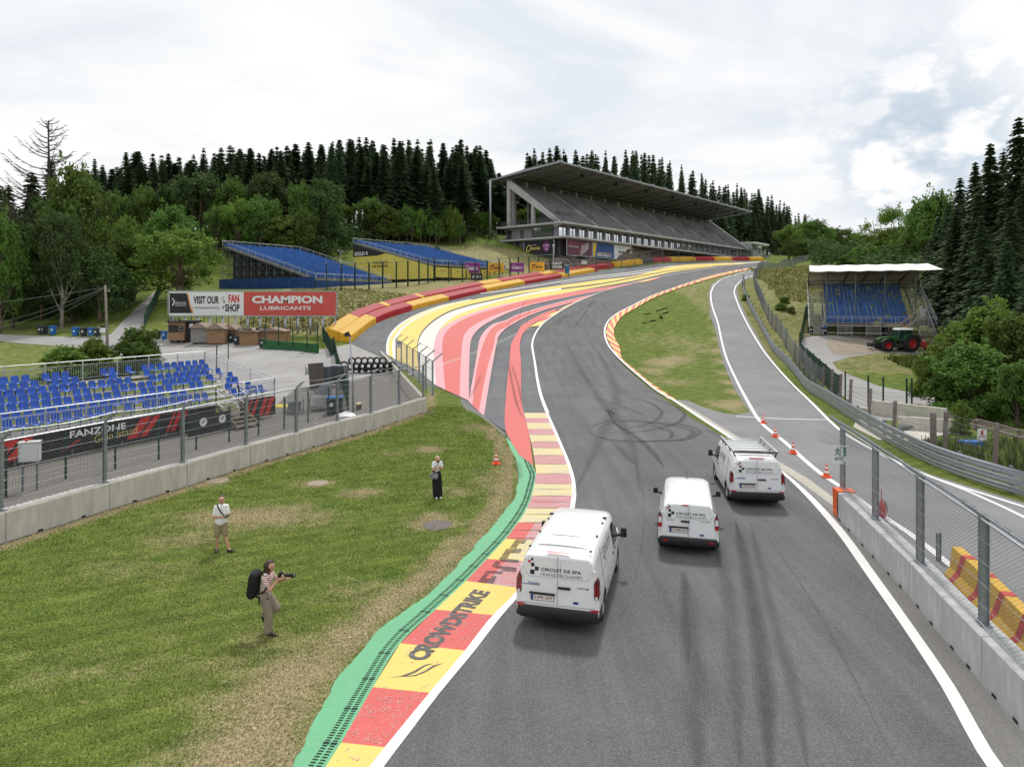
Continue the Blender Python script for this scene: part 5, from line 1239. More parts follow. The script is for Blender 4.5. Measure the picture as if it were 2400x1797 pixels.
# ---- two blue stands behind
def simple_seat(w=.42):
 mb=MB();mb.box((0,-.02,.42),(w,.42,.05));mb.box((0,.2,.62),(w,.05,.42));return mb
def scaffold_stand(C,rdir,bdir,Lr,rows,pitch,rise,zf,label,skirt_m,skirt_z,seats_gap,group=None,skirt=True,name='grandstand',seat_sc=1.0,zig=True,ground=None):
 """C front corner (at floor height zf), rdir along the rows, bdir towards the back"""
 C=Vector(C);r_=Vector(rdir).normalized();b_=Vector(bdir).normalized();root=thing(name,label,'grandstand',(C.x,C.y,skirt_z))
 Q=lambda t,s,z:Vector((C.x,C.y,0))+r_*t+b_*s+Vector((0,0,z))
 fl=MB()
 for k in range(rows):
  z=zf+rise*k;s=k*pitch
  v=[tuple(Q(t,s_,zz))for zz in(z-.12,z)for t,s_ in((0,s),(0,s+pitch),(Lr,s+pitch),(Lr,s))]
  fl.add(v,[(0,1,2,3),(7,6,5,4),(0,4,5,1),(1,5,6,2),(2,6,7,3),(3,7,4,0)])
 partw('deck',fl,['plank'],root)
 D=rows*pitch;zt=zf+rise*rows;sc=MB()
 for s in np.arange(0,D+.1,2.5):
  z=zf+rise*s/pitch-.15
  for t in np.arange(0,Lr+.1,2.5):sc.bar(Q(t,s,skirt_z),Q(t,s,z),.09)
  if s>0:
   for zz in np.arange(skirt_z+2,z,2):sc.bar(Q(0,s,zz),Q(Lr,s,zz),.06);sc.bar(Q(0,s,zz),Q(0,s-2.5,zz),.06);sc.bar(Q(Lr,s,zz),Q(Lr,s-2.5,zz),.06)
   zz=skirt_z
   while zz+2<z+.5:sc.bar(Q(0,s,zz),Q(0,s-2.5,zz+2),.05);sc.bar(Q(0,s-2.5,zz),Q(0,s,zz+2),.05)if zig else None;zz+=2
 for t in(-.05,Lr+.05):sc.bar(Q(t,0,zf-.2),Q(t,D,zt-.2),.1,.3)
 partw('scaffold',sc,['galvd'],root)
 if group:nb_=MB();nb_.add([tuple(Q(2.6,s_,z_))for s_,z_ in((0,skirt_z),(D,skirt_z),(D,zt-.4),(0,zf-.4))],[(0,1,2,3)]);nb_.add([tuple(Q(2.7,s_,z_))for s_,z_ in((0,skirt_z),(D,skirt_z),(D,zt-.4),(0,zf-.4))],[(3,2,1,0)]);partw('shade_sheet',nb_,['ink'],root)  # black sheet added in the scaffold, standing in for shade under the stand
 for nm,A,B,za,zb in(('railing',Q(-.1,0,0),Q(-.1,D,0),zf,zt),('railing',Q(Lr+.1,0,0),Q(Lr+.1,D,0),zf,zt),('railing',Q(0,D,0),Q(Lr,D,0),zt,zt),('railing',Q(0,-.1,0),Q(Lr,-.1,0),zf,zf)):
  railing(root,A,B,za,zb,1.15,2.4,None)
 base=simple_seat();base.xform(Matrix.Scale(seat_sc,4));me=base.mesh('seat',[M['seatf']]);rest=MB();allp=[]
 rzz=math.atan2(b_.y,b_.x)-math.pi/2;nrow=int((Lr-.6)/(.52*seat_sc))
 rr=random.Random(hash(label)%1000 if False else len(label))
 for k in range(rows):
  for j in range(nrow):
   if seats_gap(k,j,nrow,rr):continue
   allp.append(Matrix.Translation(Q(.4+j*.52*seat_sc,k*pitch+pitch*.45,zf+rise*k)-root.location)@Matrix.Rotation(rzz,4,'Z'))
 allp.sort(key=lambda m:(m.translation+root.location).y)
 for m_ in allp[:100]:o=link('seat',me,root);o.matrix_local=m_
 for m_ in allp[100:]:rest.merge(base,m_)
 tag(part('seats',rest,['seatf'],root),kind='stuff')
 return root,Q,D,zt
M['seatf']=mat('blue_seat_far',(.030,.125,.38),.45,var=.5,scale=2.2)
M['tarp']=mat('blue_tarpaulin',(.010,.050,.185),.6,var=.35,scale=.8)
aisle=lambda k,j,n,rr:(j in(int(n*.5),))or rr.random()<.03
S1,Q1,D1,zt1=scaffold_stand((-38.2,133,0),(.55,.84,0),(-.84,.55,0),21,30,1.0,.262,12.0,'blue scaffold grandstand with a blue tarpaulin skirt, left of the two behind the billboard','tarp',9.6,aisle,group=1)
for(A,B,h_)in((Q1(-.2,0,9.6),Q1(-.2,31,9.6),2.9),(Q1(-.2,-.2,9.6),Q1(21,-.2,9.6),2.2)):
 mb=MB();n=12;pts=[A+(B-A)*i/n for i in range(n+1)]
 for i in range(n):p,q=pts[i],pts[i+1];mb.bar(p+Vector((0,0,h_/2)),q+Vector((0,0,h_/2)),.05+.03*(i%2),h_)
 partw('tarpaulin',mb,['tarp'],S1)
S2,Q2,D2,zt2=scaffold_stand((-17.6,155,0),(.653,.758,0),(-.758,.653,0),26,29,1.05,.235,15.9,'blue scaffold grandstand with yellow banners on its side, right of the two behind the billboard','tarp',12.6,aisle)
M['byellow']=mat('banner_yellow',(.62,.53,.10),.6,var=.08,scale=.6)
def side_z(s):return 15.9+.235*s/1.05-.35
mb=MB();mb.add([tuple(Q2(-.35,s,z))for s,z in((0,12.9),(30,12.9),(30,20.2),(18.5,side_z(18.5)),(0,side_z(0)))],[(0,1,2,3,4)])
mb.add([tuple(Q2(-.33,s,z))for s,z in((0,12.9),(30,12.9),(30,20.2),(18.5,side_z(18.5)),(0,side_z(0)))],[(4,3,2,1,0)]);partw('yellow_banner',mb,['byellow'],S2)
mb=MB();mb.add([tuple(Q2(-.36,s,z))for s,z in((30,18.9),(30,side_z(30)),(17,side_z(17)),(20,18.9))],[(0,1,2,3)]);mb.add([tuple(Q2(-.34,s,z))for s,z in((30,18.9),(30,side_z(30)),(17,side_z(17)),(20,18.9))],[(3,2,1,0)]);partw('black_banner',mb,['ink'],S2)
text_on(S2,'GOLD 4',5.4,.95,Q2(-.39,29.4,19.2),-Q2(0,1,0)+Q2(0,0,0),Z3v,'bwhite',.03,lift=.03)
text_on(S2,'THE ROOTS',6.0,.55,Q2(-.39,22.0,16.9),-Q2(0,1,0)+Q2(0,0,0),Z3v,'ink',.02,lift=.03);text_on(S2,'OF RACING',6.0,.55,Q2(-.39,22.0,16.0),-Q2(0,1,0)+Q2(0,0,0),Z3v,'ink',.02,lift=.03)
for i,t in enumerate((0,5,10,15,20)):
 mb=MB();A,B=Q2(t+.1,-.3,14.3),Q2(t+4.7,-.3,14.3);mb.bar(A,B,.05,2.3);partw('yellow_banner',mb,['byellow'],S2)
 text_on(S2,'THE ROOTS OF RACING',2.2,.18,Q2(t+1.2,-.36,14.6),Q2(1,0,0)-Q2(0,0,0),Z3v,'ink',0,lift=.03)
cr=[(690,694),(743,692),(800,686),(858,681),(916,678),(955,676),(1003,673),(1018,668),(1056,663)]
root=debris_fence([tuple(W(px,py,dd))for px,py,dd in((765,688,128),(800,687,129),(832,684,131),(865,681,133),(897,678,136),(929,676,138),(956,674,141),(982,672,144),(1003,670,147),(1018,666,150))],'green debris fence with leaning post tops along the crest of the dry bank',1,h=5.2,base=0,cell=.9,wire=.014,nh=9,postw=.22,rail=.05,arm=1.0,matp='fgreen',matw='wireg',zf=lambda p:h1(p[0],p[1]))
debris_fence([tuple(W(px,py,dd))for px,py,dd in((1018,666,150),(1052,663,152),(1084,661,155),(1114,658,158),(1142,656,161),(1170,653,165),(1195,651,168),(1215,648,171),(1240,646,174),(1262,643,177),(1290,640,180))],'green fence behind the barrier, carrying the coloured boards',1,h=4.6,base=0,cell=.9,wire=.014,nh=8,postw=.2,rail=.05,arm=.8,matp='fgreen',matw='wireg',zf=lambda p:h1(p[0],p[1]))
M['purple']=mat('board_purple',(.24,.025,.23),.5);M['borange']=mat('board_orange',(.80,.40,.04),.5)
def adboard(px0,px1,py0,py1,dd,m,txts,label,leg=True):
 a,b=W(px0,py1,dd),W(px1,py0,dd);w,h=b.x-a.x,b.z-a.z;r=thing('advertising_board',label,'board',(a.x,dd,a.z))
 mb=MB();mb.box((w/2,0,h/2),(w,.12,h));part('panel',mb,[m],r)
 for s,x0,x1,y0,y1,tm,bo in txts:
  if s=='O':
   mb=MB();cx,cy_=(x0+x1)/2*w,(y0+y1)/2*h;rr=(x1-x0)/2*w
   mb.tube([(cx+math.cos(q)*rr*.8,-.08,cy_+math.sin(q)*rr*1.05+math.cos(q)*rr*.4)for q in np.linspace(0,6.283,15)[:-1]],[rr*.2*(1+.5*math.sin(q))for q in np.linspace(0,6.283,15)[:-1]],5,closed=True);part('emblem',mb,[tm],r);continue
  if s=='DISC':
   mb=MB();cx,cy_=(x0+x1)/2*w,(y0+y1)/2*h;rr=(x1-x0)/2*w;mb.add([(cx+rr*math.cos(q*.314),-.075,cy_+rr*math.sin(q*.314))for q in range(20)],[tuple(range(20))]);part('emblem',mb,[tm],r);continue
  t=text_mb(s,(x1-x0)*w,(y1-y0)*h,bo);t.v=[(a_+x0*w,-.085,b_+y0*h)for a_,b_,c_ in t.v];part('lettering',t,[tm],r)
 if leg:
  for s in(.08,.92):mb=MB();mb.box((w*s,.15,-.6+h/2),(.12,.12,h+1.6));part('post',mb,['fgreen'],r)
 return r
cls=[('rtbf',.15,.38,.68,.80,'bwhite',0),('CLASSIC 21',.12,.88,.30,.60,'bwhite',.04)];auv=[('O',.14,.38,.3,.75,'ink',0),('auvio',.40,.86,.32,.62,'ink',.03),('rtbf',.42,.60,.68,.78,'ink',0)]
adboard(1085,1124,616,640,163,'purple',cls,'purple radio advertising board, left of the two purple ones');adboard(1144,1181,616,637,166,'borange',auv,'orange advertising board between the two purple ones')
adboard(1195,1228,616,637,169,'purple',cls,'purple radio advertising board between the two orange ones');adboard(1242,1276,614,635,172,'borange',auv,'orange advertising board left of the black workwear board')
adboard(1291,1320,612,631,176,'ink',[('MASCOT',.08,.92,.55,.9,'bwhite',.04),('WORKWEAR',.08,.92,.12,.45,'bwhite',.04)],'black workwear advertising board with white letters')
adboard(1103,1130,641,656,161,'ink',[('GOLD 4',.12,.88,.3,.7,'bwhite',.02)],'small black board lettered GOLD 4 below the first purple board');adboard(1363,1375,612,619,186,'bwhite',[('KNO',.1,.9,.25,.75,'ink',.02)],'tiny white board on the fence under the rock wall',False)
c=DP(1329,640);c=Vector(P(1329,633,178));r=thing('blue_cabin','small blue portable toilet behind the red barrier','toilet',(c.x,c.y,h1(c.x,c.y)));zz=c.z-h1(c.x,c.y)
mb=MB();mb.box((0,0,zz/2+.6),(1.1,1.1,max(2.3,zz+1.2)));part('cabin',mb,[mat('cabin_blue',(.02,.16,.30),.5)],r);mb=MB();mb.box((0,0,max(2.3,zz+1.2)/2+zz/2+.65),(1.2,1.2,.12));part('roof',mb,['bwhite'],r)
# ---- red and yellow safety barriers
def holes_mat(name,col,col2):
 g=NT(name);sep_=g.n('ShaderNodeSeparateXYZ');g.l(g.co.outputs['UV'],sep_.inputs[0])
 fx=g.math('FRACT',g.math('MULTIPLY',sep_.outputs[0],1.3));fy=g.math('FRACT',g.math('MULTIPLY',sep_.outputs[1],3.0))
 hx=g.math('LESS_THAN',g.math('ABSOLUTE',g.math('SUBTRACT',fx,.5)),.30);hy=g.math('LESS_THAN',g.math('ABSOLUTE',g.math('SUBTRACT',fy,.5)),.28)
 hole=g.math('MULTIPLY',g.math('MULTIPLY',hx,hy),.85);n=g.noise(1.2,5,.7);base=g.mix(g.ramp(n,(.3,0.),(.7,1.)),col2,col)
 return g.done(g.mix(hole,base,tuple(x*.12 for x in col)),.6,.3)
M['tpy']=mat('barrier_yellow',(.78,.43,.015),.6,col2=(.60,.30,.015),scale=1.4,detail=7,bump=.4,bscale=2.5);M['tpr']=mat('barrier_red',(.47,.015,.025),.6,col2=(.30,.010,.018),scale=1.4,detail=7,bump=.4,bscale=2.5)
M['tpyt']=holes_mat('barrier_top_yellow',(.80,.50,.06),(.66,.36,.03));M['tprt']=holes_mat('barrier_top_red',(.48,.03,.04),(.34,.02,.03));M['tpg']=mat('barrier_grey',(.07,.06,.065),.7)
TPF=resample(drape(catmull([(a,b)for a,b,c_ in TPB]+[(1860,610),(1900,607)],200)),900)
def s_at(px):
 q=1200+F*TPF[:,0]/TPF[:,1];return int(np.argmin(np.abs(q-px)))
def tec(i0,i1,o0,o1,h,mk,label,flare=0.0):
 seg=resample(TPF[i0:i1+1],max(3,(i1-i0)//6));A=offs(seg,-o0);B=offs(seg,-o1);n=len(seg)
 r=thing('safety_barrier',label,'barrier',(A[0][0],A[0][1],h1(*A[0])),0,'red and yellow safety barriers along the run-off');mb=MB();topz=[]
 zA=hgt(A[:,0],A[:,1]);za=zA-.05;zt=zA+h
 V=[]
 for k in range(n):V+=[(A[k][0],A[k][1],za[k]),(A[k][0]*.985+B[k][0]*.015,A[k][1]*.985+B[k][1]*.015,zt[k]-.25),(A[k][0]*.93+B[k][0]*.07,A[k][1]*.93+B[k][1]*.07,zt[k]-.15),(B[k][0],B[k][1],zt[k]+.35),(B[k][0],B[k][1],za[k])]
 f=[];mi=[]
 for k in range(n-1):
  for j in range(4):f.append((k*5+j,(k+1)*5+j,(k+1)*5+j+1,k*5+j+1));mi.append(1 if j==2 else 0)
 f+=[(0,1,2,3,4),tuple((n-1)*5+j for j in(4,3,2,1,0))];mi+=[0,0]
 me_mb=MB();me_mb.v=V;me_mb.f=f;me_mb.mi=mi;o=partw('foam_block',me_mb,[M['tp'+mk],M['tp'+mk+'t']if mk in 'yr' else M['tpg']],r)
 me=o.data;uv=me.uv_layers.new(name='UVMap');L=np.concatenate([[0],np.cumsum(np.hypot(*np.diff(A,axis=0).T))])
 for pl_ in me.polygons:
  for li in pl_.loop_indices:
   vi=me.loops[li].vertex_index;uv.data[li].uv=(L[vi//5],0 if vi%5<=2 else abs(o1-o0))
 return r
cn={'y':'yellow','r':'dark red','g':'grey'}
fr_=[(822,882,'y'),(882,965,'r'),(965,1053,'y'),(1053,1140,'r'),(1140,1231,'y'),(1231,1317,'r'),(1317,1394,'y'),(1394,1401,'r')]
wh=['at the near left end, beside the lamp post','next to the yellow end block','second yellow from the near end','above the narrow part of the yellow paint','below the purple boards','below the orange boards','at the far end of the front row','tiny end cap of the front row']
for(a,b,c_),t_ in zip(fr_,wh):tec(s_at(a),s_at(b),0,1.7,1.15 if a<900 else 1.0,c_,cn[c_]+' front-row barrier block '+t_)
bk=[(805,868,'y'),(868,925,'r'),(925,935,'y'),(935,1005,'r'),(1005,1015,'y'),(1015,1150,'r'),(1150,1190,'y'),(1190,1290,'r'),(1290,1320,'y'),(1320,1452,'r'),(1452,1518,'y'),(1518,1544,'g'),(1544,1585,'r'),(1585,1640,'y'),(1640,1684,'r'),(1684,1727,'y'),(1727,1764,'r'),(1764,1800,'y')]
wb=['at the near end','above the first red front block','short piece between two reds','with the pale upper edge','very short piece','long one below the bank','below the GOLD 4 board','below the orange boards','beside the blue toilet','where the front row ends','first of the single row','gap piece between yellow and red','first red beyond the grey gap','below the right half of the grandstand','fourth from the far end','third from the far end','last red at the crest','last one at the crest']
for(a,b,c_),t_ in zip(bk,wb):tec(s_at(a),s_at(b),1.75,3.4,1.55 if a<1300 else 1.35,c_,cn[c_]+' rear-row barrier block '+t_)
# ---- rock wall under the grandstand
rk=[(1275,632,608,185),(1330,626,606,194),(1398,622,608,204),(1449,614,607,216),(1466,612,588,220),(1518,607,585,236),(1585,603,591,256),(1639,602,594,272),(1727,603,597,302),(1797,604,598,328),(1870,606,599,345)]
rng=np.random.default_rng(5);RA=np.array([P(a,b,d_)for a,b,c_,d_ in rk]);RB=np.array([P(a,c_,d_+5)for a,b,c_,d_ in rk]);RA=catmull(RA,150);RB=catmull(RB,150);n=150;m_=9
g=RA[:,None]*(1-np.linspace(0,1,m_)[None,:,None])+RB[:,None]*np.linspace(0,1,m_)[None,:,None];g[:,0,2]-=2.5;nz=rng.normal(size=(n,m_,3))*.16;g=g+nz+np.repeat(rng.normal(size=(n//3,m_,3))*.26,3,axis=0)
mb=MB();mb.v=[tuple(p)for p in g.reshape(-1,3)];mb.f=[(i*m_+j,(i+1)*m_+j,(i+1)*m_+j+1,i*m_+j+1)for i in range(n-1)for j in range(m_-1)];mb.mi=[0]*len(mb.f)
rkb=tag(part('rock_wall',mb,[mat('rock',(.23,.175,.13),.95,col2=(.05,.045,.042),scale=.55,detail=9,bump=.6,bscale=1.5)]),'rough brown rock face below the concrete grandstand','rock wall')
debris_fence([tuple(W(px,py,dd))for px,py,dd in((1290,640,181),(1318,634,185),(1345,630,189),(1372,626,192),(1400,623,195),(1428,620,199),(1457,617,205),(1487,614,212),(1520,611,221),(1553,608,231),(1590,606,243),(1625,605,254),(1665,605,267),(1705,605,281),(1745,605,296),(1790,606,312))],'grey fence in front of the rock wall',1,h=4.2,base=0,cell=1.0,wire=.012,nh=6,postw=.16,rail=.05,arm=.6,matp='galvd',matw='wire',zf=lambda p:h1(p[0],p[1]))
_before=set(bpy.data.objects)
# ---- the concrete grandstand
M['gconc']=mat('grandstand_concrete',(.47,.47,.465),.85,col2=(.35,.35,.348),scale=.35,detail=8,bump=.1,bscale=10)
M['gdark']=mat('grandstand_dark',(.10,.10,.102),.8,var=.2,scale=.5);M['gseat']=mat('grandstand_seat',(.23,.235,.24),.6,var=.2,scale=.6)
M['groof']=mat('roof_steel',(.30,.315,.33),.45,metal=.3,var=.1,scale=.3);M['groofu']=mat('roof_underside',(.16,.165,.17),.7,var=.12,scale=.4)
M['glass']=mat('window_glass',(.72,.76,.80),.06,spec=.9,metal=.95)
FL=Vector((11.5,160,0));GD=Vector((.648,.762,0));GB=Vector((-.762,.648,0));GLn=118.0
def Qg(t,s,z):return FL+GD*t+GB*s+Vector((0,0,z))
gs_=thing('grandstand','large grey concrete grandstand with a cantilevered steel roof above the climbing track','grandstand',(FL.x,FL.y,19))
def slab(mb,t0,t1,s0,s1,z0,z1,mi=0):
 mb.add([tuple(Qg(t,s,z))for z in(z0,z1)for t,s in((t0,s0),(t1,s0),(t1,s1),(t0,s1))],[(0,3,2,1),(4,5,6,7),(0,1,5,4),(1,2,6,5),(2,3,7,6),(3,0,4,7)],mi)
mb=MB();slab(mb,-.6,GLn,-1.2,19.5,25.9,26.4);partw('upper_deck',mb,['gconc'],gs_)
mb=MB();slab(mb,-1.4,GLn-6,-2.6,20.4,22.45,22.9);partw('lower_balcony',mb,['gconc'],gs_)
mb=MB();slab(mb,1.2,GLn-14,2.0,18,22.9,25.9);slab(mb,0.8,GLn,10,18,17,22.4);slab(mb,GLn-14,GLn-1,9,18,22.9,25.9);partw('wall',mb,[mat('grandstand_plaster',(.27,.265,.285),.8,var=.1,scale=.4)],gs_)
NB=26
for i in range(NB):
 t0=1.6+i*4.0;mb=MB();slab(mb,t0+.1,t0+3.3,1.86,1.96,23.15,25.6);w_=partw('window',mb,['glass'],gs_)
 mb=MB();slab(mb,t0+1.65,t0+1.75,1.74,1.84,23.15,25.6);slab(mb,t0+.1,t0+3.3,1.74,1.84,23.0,23.12);part('frame',shifted(mb,gs_),['gdark'],w_)
 mb=MB();slab(mb,t0+3.4,t0+3.95,1.35,2.1,22.9,25.9);partw('column',mb,['gconc'],gs_)
for s0,s1 in((3.0,9.5),):
 mb=MB();slab(mb,1.02,1.12,s0,s1,23.2,25.5);w_=partw('window',mb,['glass'],gs_,label='wide end window')
 mb=MB()
 for s in np.linspace(s0,s1,5):slab(mb,.92,1.0,s-.06,s+.06,23.2,25.5)
 part('frame',shifted(mb,gs_),['gdark'],w_)
mb=MB();slab(mb,1.0,1.12,12.3,13.3,22.95,25.2);partw('door',mb,['gdark'],gs_)
mb=MB();slab(mb,0.98,1.1,16.2,17.6,23,25.4);partw('doorway',mb,['ink'],gs_)
NT_=20;mb=MB();st_=MB();DT=15.2
for k in range(NT_):
 s0=.9+DT*k/NT_;z=26.4+10.2*(k+.6)/NT_;slab(mb,.8,GLn-.6,s0,s0+DT/NT_+.05,z-.7,z)
partw('tier',mb,['gconc'],gs_)
sb=MB();cnt=0
for k in range(NT_):
 s0=.9+DT*k/NT_;z=26.4+10.2*(k+.6)/NT_
 for a in range(7):
  t0=1.2+a*16.6
  for j in range(27):
   x=t0+j*.56;one=k<8 and a==0 and j%2==0 and cnt<100;q=MB()if one else sb;cnt+=one
   slab(q,x,x+.44,s0+.42,s0+.50,z+.12,z+.62);slab(q,x,x+.44,s0+.1,s0+.46,z+.30,z+.36)
   if one:partw('seat',q,['gseat'],gs_)
tag(partw('seats',sb,['gseat'],gs_),kind='stuff')
for a in range(1,7):
 t0=1.2+a*16.6-1.3;mb=MB()
 for k in range(NT_*2):s=.9+DT*k/(NT_*2);z=26.5+10.2*(k/2+.6)/NT_;slab(mb,t0,t0+1.2,s,s+.4,z-.3,z-.05+.26*(k%2))
 partw('stairway',mb,['gconc'],gs_)
 mb=MB()
 for tt in(t0-.1,t0+1.3):
  for k in range(2,20):
   s=.9+DT*k/NT_;z=26.4+10.2*(k+.6)/NT_
   if k in(2,3,4,9,10,11,12):mb.bar(Qg(tt,s,z),Qg(tt,s,z+1.25),.09);mb.bar(Qg(tt,s,z+1.25),Qg(tt,s+.76,z+1.75),.07)
 for k in(9,10,11):s=.9+DT*k/NT_;z=26.4+10.2*(k+.6)/NT_;mb.bar(Qg(t0-1.6,s,z+.9),Qg(t0,s,z+.9),.08);slab(mb,t0-1.4,t0-.2,s,s+.7,z,z+.4)
 partw('stair_rail',mb,['gdark'],gs_)
for t in(0.4,GLn-.4):
 mb=MB()
 mb.prism([(0.4,26.4),(1.8,26.4),(16.6,36.3),(16.6,37.6),(15.4,37.6)],lambda s,z:tuple(Qg(t-.45,s,z)),lambda s,z:tuple(Qg(t+.45,s,z)))
 partw('raking_beam',mb,['gconc'],gs_)
for t in[.4]+[7+i*7.4 for i in range(15)]+[GLn-.4]:
 mb=MB();slab(mb,t-.4,t+.4,15.9,16.8,26.4 if t<1 else 36,39.0);partw('column',mb,['gconc'],gs_)
mb=MB();slab(mb,.0,.8,8.2,9.0,26.4,31.3);partw('column',mb,['gconc'],gs_);mb=MB();slab(mb,.8,1.4,10.4,10.9,26.4,32.6);partw('column',mb,['gdark'],gs_);mb=MB();slab(mb,3.2,4.0,17,17.8,26.4,39);partw('column',mb,['gconc'],gs_)
mb=MB();slab(mb,3.5,9,3,9,26.4,29.5);partw('core',mb,['gdark'],gs_)
for i in range(16):mb=MB();t=3+i*7.4;slab(mb,t,t+3.2,16.3,16.5,36.6,38.2);partw('rear_screen',mb,['gdark'],gs_)
def roofq(t,s):return 40.25-.085*max(0,s)
mb=MB();pr=[(-0.6,40.35),(-0.6,39.95),(10,39.1),(19.6,38.2),(22.2,37.95),(22.2,38.3),(10,39.75)]
mb.prism(pr,lambda s,z:tuple(Qg(-1.2,s,z)),lambda s,z:tuple(Qg(GLn-1.5,s,z)));partw('roof',mb,['groof'],gs_)
mb=MB()
for t in np.arange(0,GLn-2,7.4):
 mb.bar(Qg(t,-.4,39.8),Qg(t,10,38.66),.28,.5);mb.bar(Qg(t,10,38.66),Qg(t,19,37.9),.28,.5)
for s,z in((2,39.5),(4.6,39.2),(7.2,38.9),(10,38.6),(13,38.35),(16,38.05)):mb.bar(Qg(-1,s,z),Qg(GLn-2,s,z),.18,.25)
partw('roof_girders',mb,[mat('girder',(.17,.175,.18),.6,metal=.2)],gs_)
mb=MB();slab(mb,-1.1,GLn-1.6,-.55,10,39.05,39.1);partw('roof_soffit',mb,['groofu'],gs_)if False else None
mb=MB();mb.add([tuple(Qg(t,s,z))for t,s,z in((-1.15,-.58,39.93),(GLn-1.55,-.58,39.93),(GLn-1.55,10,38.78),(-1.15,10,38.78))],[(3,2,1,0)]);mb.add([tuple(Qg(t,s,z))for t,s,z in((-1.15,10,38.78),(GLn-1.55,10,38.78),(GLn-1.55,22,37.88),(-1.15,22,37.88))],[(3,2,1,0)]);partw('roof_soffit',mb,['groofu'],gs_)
for i in range(17):
 t=-.6+i*7.25;mb=MB();mb.bar(Qg(t,-.9,40.42),Qg(t,.6,40.42),.5,.25);partw('gutter_bracket',mb,['galv'],gs_)
for i in range(7):t=11+i*16;mb=MB();slab(mb,t,t+.9,1.2,2.2,38.5,39.2);partw('loudspeaker',mb,['ink'],gs_)
for A,B,z,h_ in((Qg(-.5,-1.1,0),Qg(GLn,-1.1,0),26.4,1.1),(Qg(-.5,-1.1,0),Qg(-.5,19,0),26.4,1.1),(Qg(-1.3,-2.5,0),Qg(GLn-6,-2.5,0),22.9,1.1),(Qg(-1.3,-2.5,0),Qg(-1.3,20,0),22.9,1.1)):
 mb=MB();L_=(B-A).length
 for k in(.35,.7,1.1):mb.bar(A+Vector((0,0,z+k)),B+Vector((0,0,z+k)),.05)
 for k in range(int(L_/.9)):p=A+(B-A)*(k*.9/L_);mb.bar(p+Vector((0,0,z)),p+Vector((0,0,z+1.1)),.05)
 partw('balustrade',mb,['galvd'],gs_)
for i in range(30):t=i*4;mb=MB();mb.prism([(-1.15,25.88),(2.0,25.88),(2.0,25.3)],lambda s,z:tuple(Qg(t-.15,s,z)),lambda s,z:tuple(Qg(t+.15,s,z)));partw('bracket',mb,['gconc'],gs_)
for i in range(5):t=GLn-14+i*3.2;mb=MB();slab(mb,t,t+.5,0,.5,19,25.9);partw('column',mb,['gconc'],gs_)
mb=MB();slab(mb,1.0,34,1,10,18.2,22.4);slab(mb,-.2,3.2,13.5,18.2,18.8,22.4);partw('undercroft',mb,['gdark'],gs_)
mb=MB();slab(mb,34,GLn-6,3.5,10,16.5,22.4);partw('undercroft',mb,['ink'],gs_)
def gboard(t0,t1,s0,s1,z0,z1,m,txts,label,side=False):
 r=thing('advertising_board',label,'board',tuple(Qg(t0,s0,z0)));mb=MB();A,B=Qg(t0,s0,0),Qg(t1,s1,0);e_=(B-A).normalized();w=(B-A).length;h=z1-z0
 mb.bar(A+Vector((0,0,(z0+z1)/2)),B+Vector((0,0,(z0+z1)/2)),.1,h);partw('panel',mb,[m],r);nn=e_.cross(Vector((0,0,1)))
 fmb_=MB()
 for zz in(z0-.08,z1+.08):fmb_.bar(A+Vector((0,0,zz)),B+Vector((0,0,zz)),.16)
 for q in(A,B):fmb_.bar(q+Vector((0,0,z0-.1)),q+Vector((0,0,z1+.1)),.16)
 partw('frame',fmb_,['galv'],r)
 for tp in txts:
  if callable(tp):tp(r,A,e_,w,h,z0,nn);continue
  s,x0,x1,y0,y1,tm,bo=tp;text_on(r,s,(x1-x0)*w,(y1-y0)*h,tuple(A+e_*(x0*w)+Vector((0,0,z0+y0*h))+nn*.07),e_,Z3v,tm,bo,lift=.02)
 return r
def shape(pts,m,lift=.075,nm='print'):
 def go(r,A,e_,w,h,z0,nn):
  mb=MB();mb.add([tuple(A+e_*(x*w)+Vector((0,0,z0+y*h))+nn*lift)for x,y in pts],[tuple(range(len(pts)))]);partw(nm,mb,[m],r)
 return go
circ=lambda cx,cy_,rx,ry:[(cx+rx*math.cos(q*.4189),cy_+ry*math.sin(q*.4189))for q in range(15)]
def ring(cx,cy_,rx,ry,m,th=.11):
 def go(r,A,e_,w,h,z0,nn):
  mb=MB();mb.tube([A+e_*((cx+rx*math.cos(q))*w)+Vector((0,0,z0+(cy_+ry*math.sin(q)+ry*.35*math.cos(q))*h))+nn*.09 for q in np.linspace(0,6.283,17)[:-1]],th,5,closed=True);partw('emblem',mb,[m],r)
 return go
M['vmaroon']=mat('board_maroon',(.20,.035,.07),.6,col2=(.07,.04,.06),scale=.25);M['vblue']=mat('board_blue',(.03,.075,.26),.6);M['sky_blue']=mat('print_sky_blue',(.30,.62,.80),.6)
gboard(-.55,-.55,10.8,1.6,18.75,22.2,'ink',[ring(.17,.5,.075,.2,'gold',.16),('auvio',.26,.55,.38,.62,'gold',.03),('rtbf',.28,.42,.68,.76,'bwhite',0),shape(circ(.75,.56,.12,.33),'purple'),('CLASSIC',.65,.85,.58,.7,'bwhite',.02),('21',.71,.79,.32,.5,'bwhite',.03)],'black and gold streaming board on the end wall under the grandstand')
def waves(r,A,e_,w,h,z0,nn):
 mb=MB()
 for k in range(8):
  for q in range(10):
   f=q/10;x=.50+.035*q+.008*k;y=.05+.085*k+.35*f*f+.02*q;a=A+e_*(x*w)+Vector((0,0,z0+min(.93,y)*h))+nn*.08;b=a+e_*(.03*w)+Vector((0,0,.032*h));
   if y<.9:mb.bar(a,b,.02,.11)
 partw('print',mb,['bwhite'],r)
